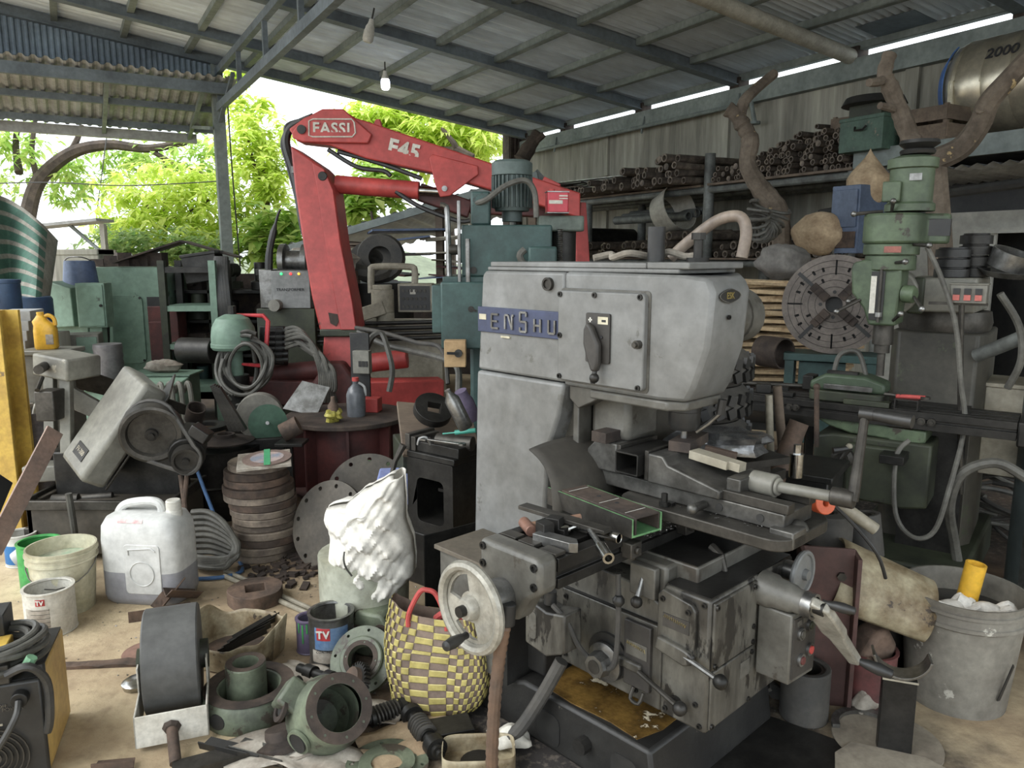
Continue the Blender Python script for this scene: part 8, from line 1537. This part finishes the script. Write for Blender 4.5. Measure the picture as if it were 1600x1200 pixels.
b = MB(); b.prism([(-.24,-.2),(.25,-.16),(.2,.22),(-.2,.2)], 0, .008); one('floor_plate', b, 'irondk', 'dark oily steel floor plate at the mill foot', 'plate', gr(1185,1175), (0,0,rad(-40)))
b = MB(); b.lathe([(.06,0),(.075,0),(.075,.05),(.06,.05)],24,(0,0,0),(0,0,1),0,pi*1.1,True); one('rubber_arc', b, 'rubber', 'curved black rubber strip beside the black sleeve', 'strip', gr(1205,1105), (rad(50),0,1.2))
b = MB(); b.prism([(-.12,-.06),(.1,-.07),(.12,.02),(-.08,.07)], 0, .02); one('steel_plate', b, 'rustdk', 'dark plate on the floor behind the grey pail', 'plate', gr(1470,930), (0,0,.3))
# ---- metal chips and grit on the floor and machines
rq = random.Random(77); b = MB()
def chip(p, s):
    a = rq.uniform(0,6.3); q = [V(p)+V((s*math.cos(a+k_*2.1)*rq.uniform(.5,1.3), s*math.sin(a+k_*2.1)*rq.uniform(.5,1.3), rq.uniform(0,s*.8))) for k_ in range(3)]+[V(p)+V((0,0,s*rq.uniform(.3,1.)))]
    b.add(q, [(0,1,2),(0,1,3),(1,2,3),(2,0,3)])
for _ in range(900):
    x, y = rq.choice([(rq.gauss(1250,70),rq.gauss(1150,40)),(rq.gauss(520,110),rq.gauss(1080,70)),(rq.gauss(330,160),rq.gauss(980,60)),(rq.gauss(470,70),rq.gauss(900,20))]); chip(gr(x,max(870,y)), rq.uniform(.002,.007))
tag(part('metal_chips', b, 'steel'), 'small metal chips and grit scattered on the floor', 'chips', kind='stuff')
b = MB()
for _ in range(420): u_, v_ = rq.uniform(-.18,.25), rq.uniform(-.36,-.12); chip(mw(u_*.5-.04, v_*.6-.12, zt+.002) if rq.random() < .6 else mw(rq.uniform(.0,.3), rq.uniform(-.15,.1), zt+.037), rq.uniform(.002,.005))
tag(part('milling_swarf', b, 'steel'), 'bright swarf scattered on the mill table and vise base', 'chips', kind='stuff')
b = MB()
for _ in range(90):
    x, y = rq.gauss(460,60), rq.gauss(893,14); p = gr(x,max(865,y)); s_ = rq.uniform(.01,.03); b.box(p+V((0,0,s_*.3)), (s_*2,s_*1.2,s_*.6), (rq.uniform(-.3,.3),rq.uniform(-.3,.3),rq.uniform(0,6)))
tag(part('scrap_bits', b, 'rustdk'), 'small rusty scrap bits strewn at the foot of the flange plates', 'scrap', kind='stuff')

# ================================================================ outside: trees, sheds, hill
def leaf_mat(name, c, c2):
    m = bpy.data.materials.new(name); m.use_nodes = True; MATS[name] = m; nt = m.node_tree; N = nt.nodes; K = nt.links; b = N['Principled BSDF']; b.inputs['Roughness'].default_value = .5
    ge = N.new('ShaderNodeNewGeometry'); x = N.new('ShaderNodeMix'); x.data_type = 'RGBA'; K.new(ge.outputs['Random Per Island'], x.inputs[0]); x.inputs[6].default_value = lin(c); x.inputs[7].default_value = lin(c2)
    K.new(x.outputs[2], b.inputs['Base Color']); tr = N.new('ShaderNodeBsdfTranslucent'); K.new(x.outputs[2], tr.inputs[0]); ms = N.new('ShaderNodeMixShader'); ms.inputs[0].default_value = .6; K.new(b.outputs[0], ms.inputs[1]); K.new(tr.outputs[0], ms.inputs[2]); K.new(ms.outputs[0], N['Material Output'].inputs[0])
leaf_mat('leafA', (190,215,90), (235,240,150)); leaf_mat('leafB', (150,190,90), (215,228,140)); leaf_mat('leafC', (130,165,100), (190,205,140))
rt_ = random.Random(21)
def leaves(b, c, n, L_, W_, spread, droop):
    """a whorl of long folded leaves round one twig end"""
    for _ in range(n):
        a = rt_.uniform(0, 2*pi); el = rt_.uniform(-.5, .7)-droop; d = V((math.cos(a)*math.cos(el), math.sin(a)*math.cos(el), math.sin(el))); s_ = d.cross(V((0,0,1)))
        if s_.length < .01: continue
        s_.normalize(); nn = s_.cross(d); l = L_*rt_.uniform(.6,1.15); w = W_*rt_.uniform(.7,1.2); p = V(c)+V((rt_.gauss(0,spread),rt_.gauss(0,spread),rt_.gauss(0,spread)))
        m1 = p+d*l*.5-V((0,0,l*.04)); tip = p+d*l-V((0,0,l*.22))
        b.add([p, m1+s_*w+nn*w*.3, tip, m1-s_*w+nn*w*.3, m1], [(0,1,4),(1,2,4),(4,2,3),(0,4,3)])
def tree(name, label, base, top, blobs, nl, L_, W_, leafm, trunk_r=.12, branches=(), droop=.25, per=7, barkm='barkdk'):
    t = thing(name, label, 'tree', base, group=None); B0 = V(base)
    pts = smooth([V((0,0,0)), (V(top)-B0)*.5+V((rt_.uniform(-.2,.2),0,0)), V(top)-B0], 6); part('trunk', MB().tube(pts, [trunk_r, trunk_r*.4], 8), barkm, t)
    for bp, r0, r1 in branches: q = smooth([V(k_)-B0 for k_ in bp], 6); part('branch', MB().tube(q, [r0, r1], 7), barkm, t)
    b = MB(); tot = sum(r for _, r in blobs)
    for c, r in blobs:
        for _ in range(int(nl*r/tot)):
            d = V((rt_.gauss(0,1),rt_.gauss(0,1),rt_.gauss(0,1))); d.normalize(); p = V(c)-B0+d*r*(rt_.random()**.4)*V((1,1,1)).x; p.z = (V(c)-B0).z+(p.z-(V(c)-B0).z)*.8
            leaves(b, p, per, L_, W_, .03, droop)
    o = part('foliage', b, leafm, t, sm=0, kind='stuff'); return t
# big leaning tree at the left whose bough arches across the opening
g1 = at(40,420,19); g1.z = -.1
tree('leaning_tree', 'tree with a thick arching bough across the left opening', g1, at(45,330,19), [(at(60,262,19.5),1.1),(at(150,265,20),1.0),(at(250,262,19.5),.9),(at(310,245,19),.8),(at(15,215,19),.9),(at(200,240,20),.8),(at(110,300,20.5),.6),(at(330,280,19.5),.7)], 380, .34, .055, 'leafB', .26,
     [([at(42,345,19),at(60,285,19),at(110,240,19),at(170,226,19),at(232,232,19),at(290,222,18.8)], .2, .08), ([at(232,232,19),at(262,250,19),at(310,270,18.9),at(350,285,18.9)], .07, .03), ([at(110,240,19),at(122,215,19),at(128,195,19)], .09, .05), ([at(60,285,19),at(50,240,19),at(55,190,19)], .08, .05), ([at(30,270,19),at(25,230,19.2),at(28,190,19)], .1, .06), ([at(255,246,19),at(262,268,19),at(285,300,19)], .04, .02)])
g2 = at(260,420,17); g2.z = -.1
tree('mango_tree', 'bright yellow-green leafy tree behind the green cabinets', g2, at(258,310,17), [(at(215,300,17),.9),(at(260,320,16.8),1.1),(at(300,345,16.8),1.0),(at(330,320,17),.9),(at(200,345,17),.8),(at(290,295,17.2),.8),(at(345,360,16.5),.7),(at(240,375,16.5),.9),(at(180,370,16.8),.6),(at(310,385,16.4),.8)], 560, .36, .05, 'leafA', .12, [([at(258,360,17),at(230,320,17),at(215,300,17)],.06,.02),([at(258,350,17),at(300,330,17),at(330,310,17)],.06,.02)])
g3 = at(420,420,17.5); g3.z = -.1
tree('mango_tree', 'tall leafy tree right of the steel post behind the crane', g3, at(415,260,17.5), [(at(385,165,17.8),.5),(at(405,205,17.6),.7),(at(385,235,17.6),.8),(at(420,255,17.5),.7),(at(395,290,17.4),.8),(at(430,295,17.3),.5),(at(390,345,17.2),.6),(at(425,370,17),.5),(at(372,115,18),.3)], 430, .34, .055, 'leafA', .14, [([at(416,300,17.5),at(395,250,17.5),at(385,200,17.5)],.06,.02)])
g4 = at(700,420,19.5); g4.z = -.1
tree('mango_tree', 'leafy tree above the red boom with a dead branch', g4, at(690,250,19.5), [(at(560,185,19.5),.6),(at(600,190,19.6),.9),(at(650,200,19.6),1.2),(at(700,205,19.6),1.2),(at(745,225,19.6),1.0),(at(570,220,19.5),.7),(at(735,195,19.8),.9),(at(620,175,19.8),.5),(at(680,235,19.5),.9)], 760, .42, .06, 'leafA', .18, [([at(690,235,19),at(712,232,18.6),at(700,212,18.5),at(690,200,18.5)],.10,.04),([at(712,232,18.6),at(740,245,18.5)],.09,.07)])
g5 = at(590,420,16); g5.z = -.1
tree('bush', 'low broad-leaved bush behind the crane column', g5, at(580,330,16), [(at(420,385,15.5),.6),(at(455,395,15.5),.5),(at(575,305,17),.7),(at(600,280,17.5),.6),(at(440,355,15.8),.6),(at(550,320,17),.6)], 260, .5, .10, 'leafB', .06, droop=.1)
g6 = at(225,410,15.5); g6.z = -.1
tree('shrub', 'grey-green shrub behind the machine housing', g6, at(225,395,15.5), [(at(175,388,15.3),.6),(at(230,398,15.2),.7),(at(285,402,15.2),.7),(at(335,402,15.2),.5)], 300, .34, .04, 'leafC', .05, droop=.0)
# dead branch leaning in the far corner
trunk('dead_branch', 'dark forked branch leaning at the far corner of the wall', [at(815,250,15.4),at(828,228,15.4),at(842,208,15.4)], [.16,.12], 'barkdk', [([at(828,228,15.4),at(850,210,15.3)],[.08,.06])])
# hillside and a far hedge so that the horizon is green, not bare
b = MB(); n = 40; b.add([(-40+80*i/n, 42+4*math.sin(i*.7), -.3) for i in range(n+1)]+[(-40+80*i/n, 50, 1.4+.5*math.sin(i*1.3)+.4*math.sin(i*.5)) for i in range(n+1)], [(i,i+1,n+2+i,n+1+i) for i in range(n)]); one('hedge_bank', b, 'hill', 'distant green bank beyond the trees', 'bank', kind='structure')
# small open shed seen through the left opening
S1 = at(120,395,13.5); S1.z = -.1; t_ = thing('open_shed', 'pale small open shed roof beyond the concrete box', 'shed', S1); top = at(120,350,13.5).z+.1
b = MB(); b.bar((-.9,0,top-.08),(.55,0,top+.06),.6,.05); part('roof', b, 'asb', t_); b = MB(); b.bar((-.1,0,top+.0),(.45,0,top-.5),.05,.05); part('brace', b, 'beamp', t_); b = MB(); b.bar((.5,0,0),(.5,0,top),.1,.08); part('post', b, 'wallw', t_); b = MB(); b.bar((-.85,0,0),(-.85,0,top-.1),.08,.08); part('post', b, 'wallw', t_); b = MB(); b.bb(-.9,.55,.25,.3,.5,top-.45); part('back_board', b, 'wallw', t_)
b = MB(); b.tube([at(168,204,17.4), at(158,280,17.3), at(150,345,17.3), at(146,392,17.3)], .012, 6, sm=4); one('hanging_rope', b, 'cablek', 'dark rope hanging in the left opening', 'rope')
b = MB(); b.tube([at(-20,287,16), at(80,285,16), at(200,290,16), at(345,283,16)], .012, 5, sm=4); one('overhead_wire', b, 'cablek', 'thin black wire crossing the left opening', 'wire')
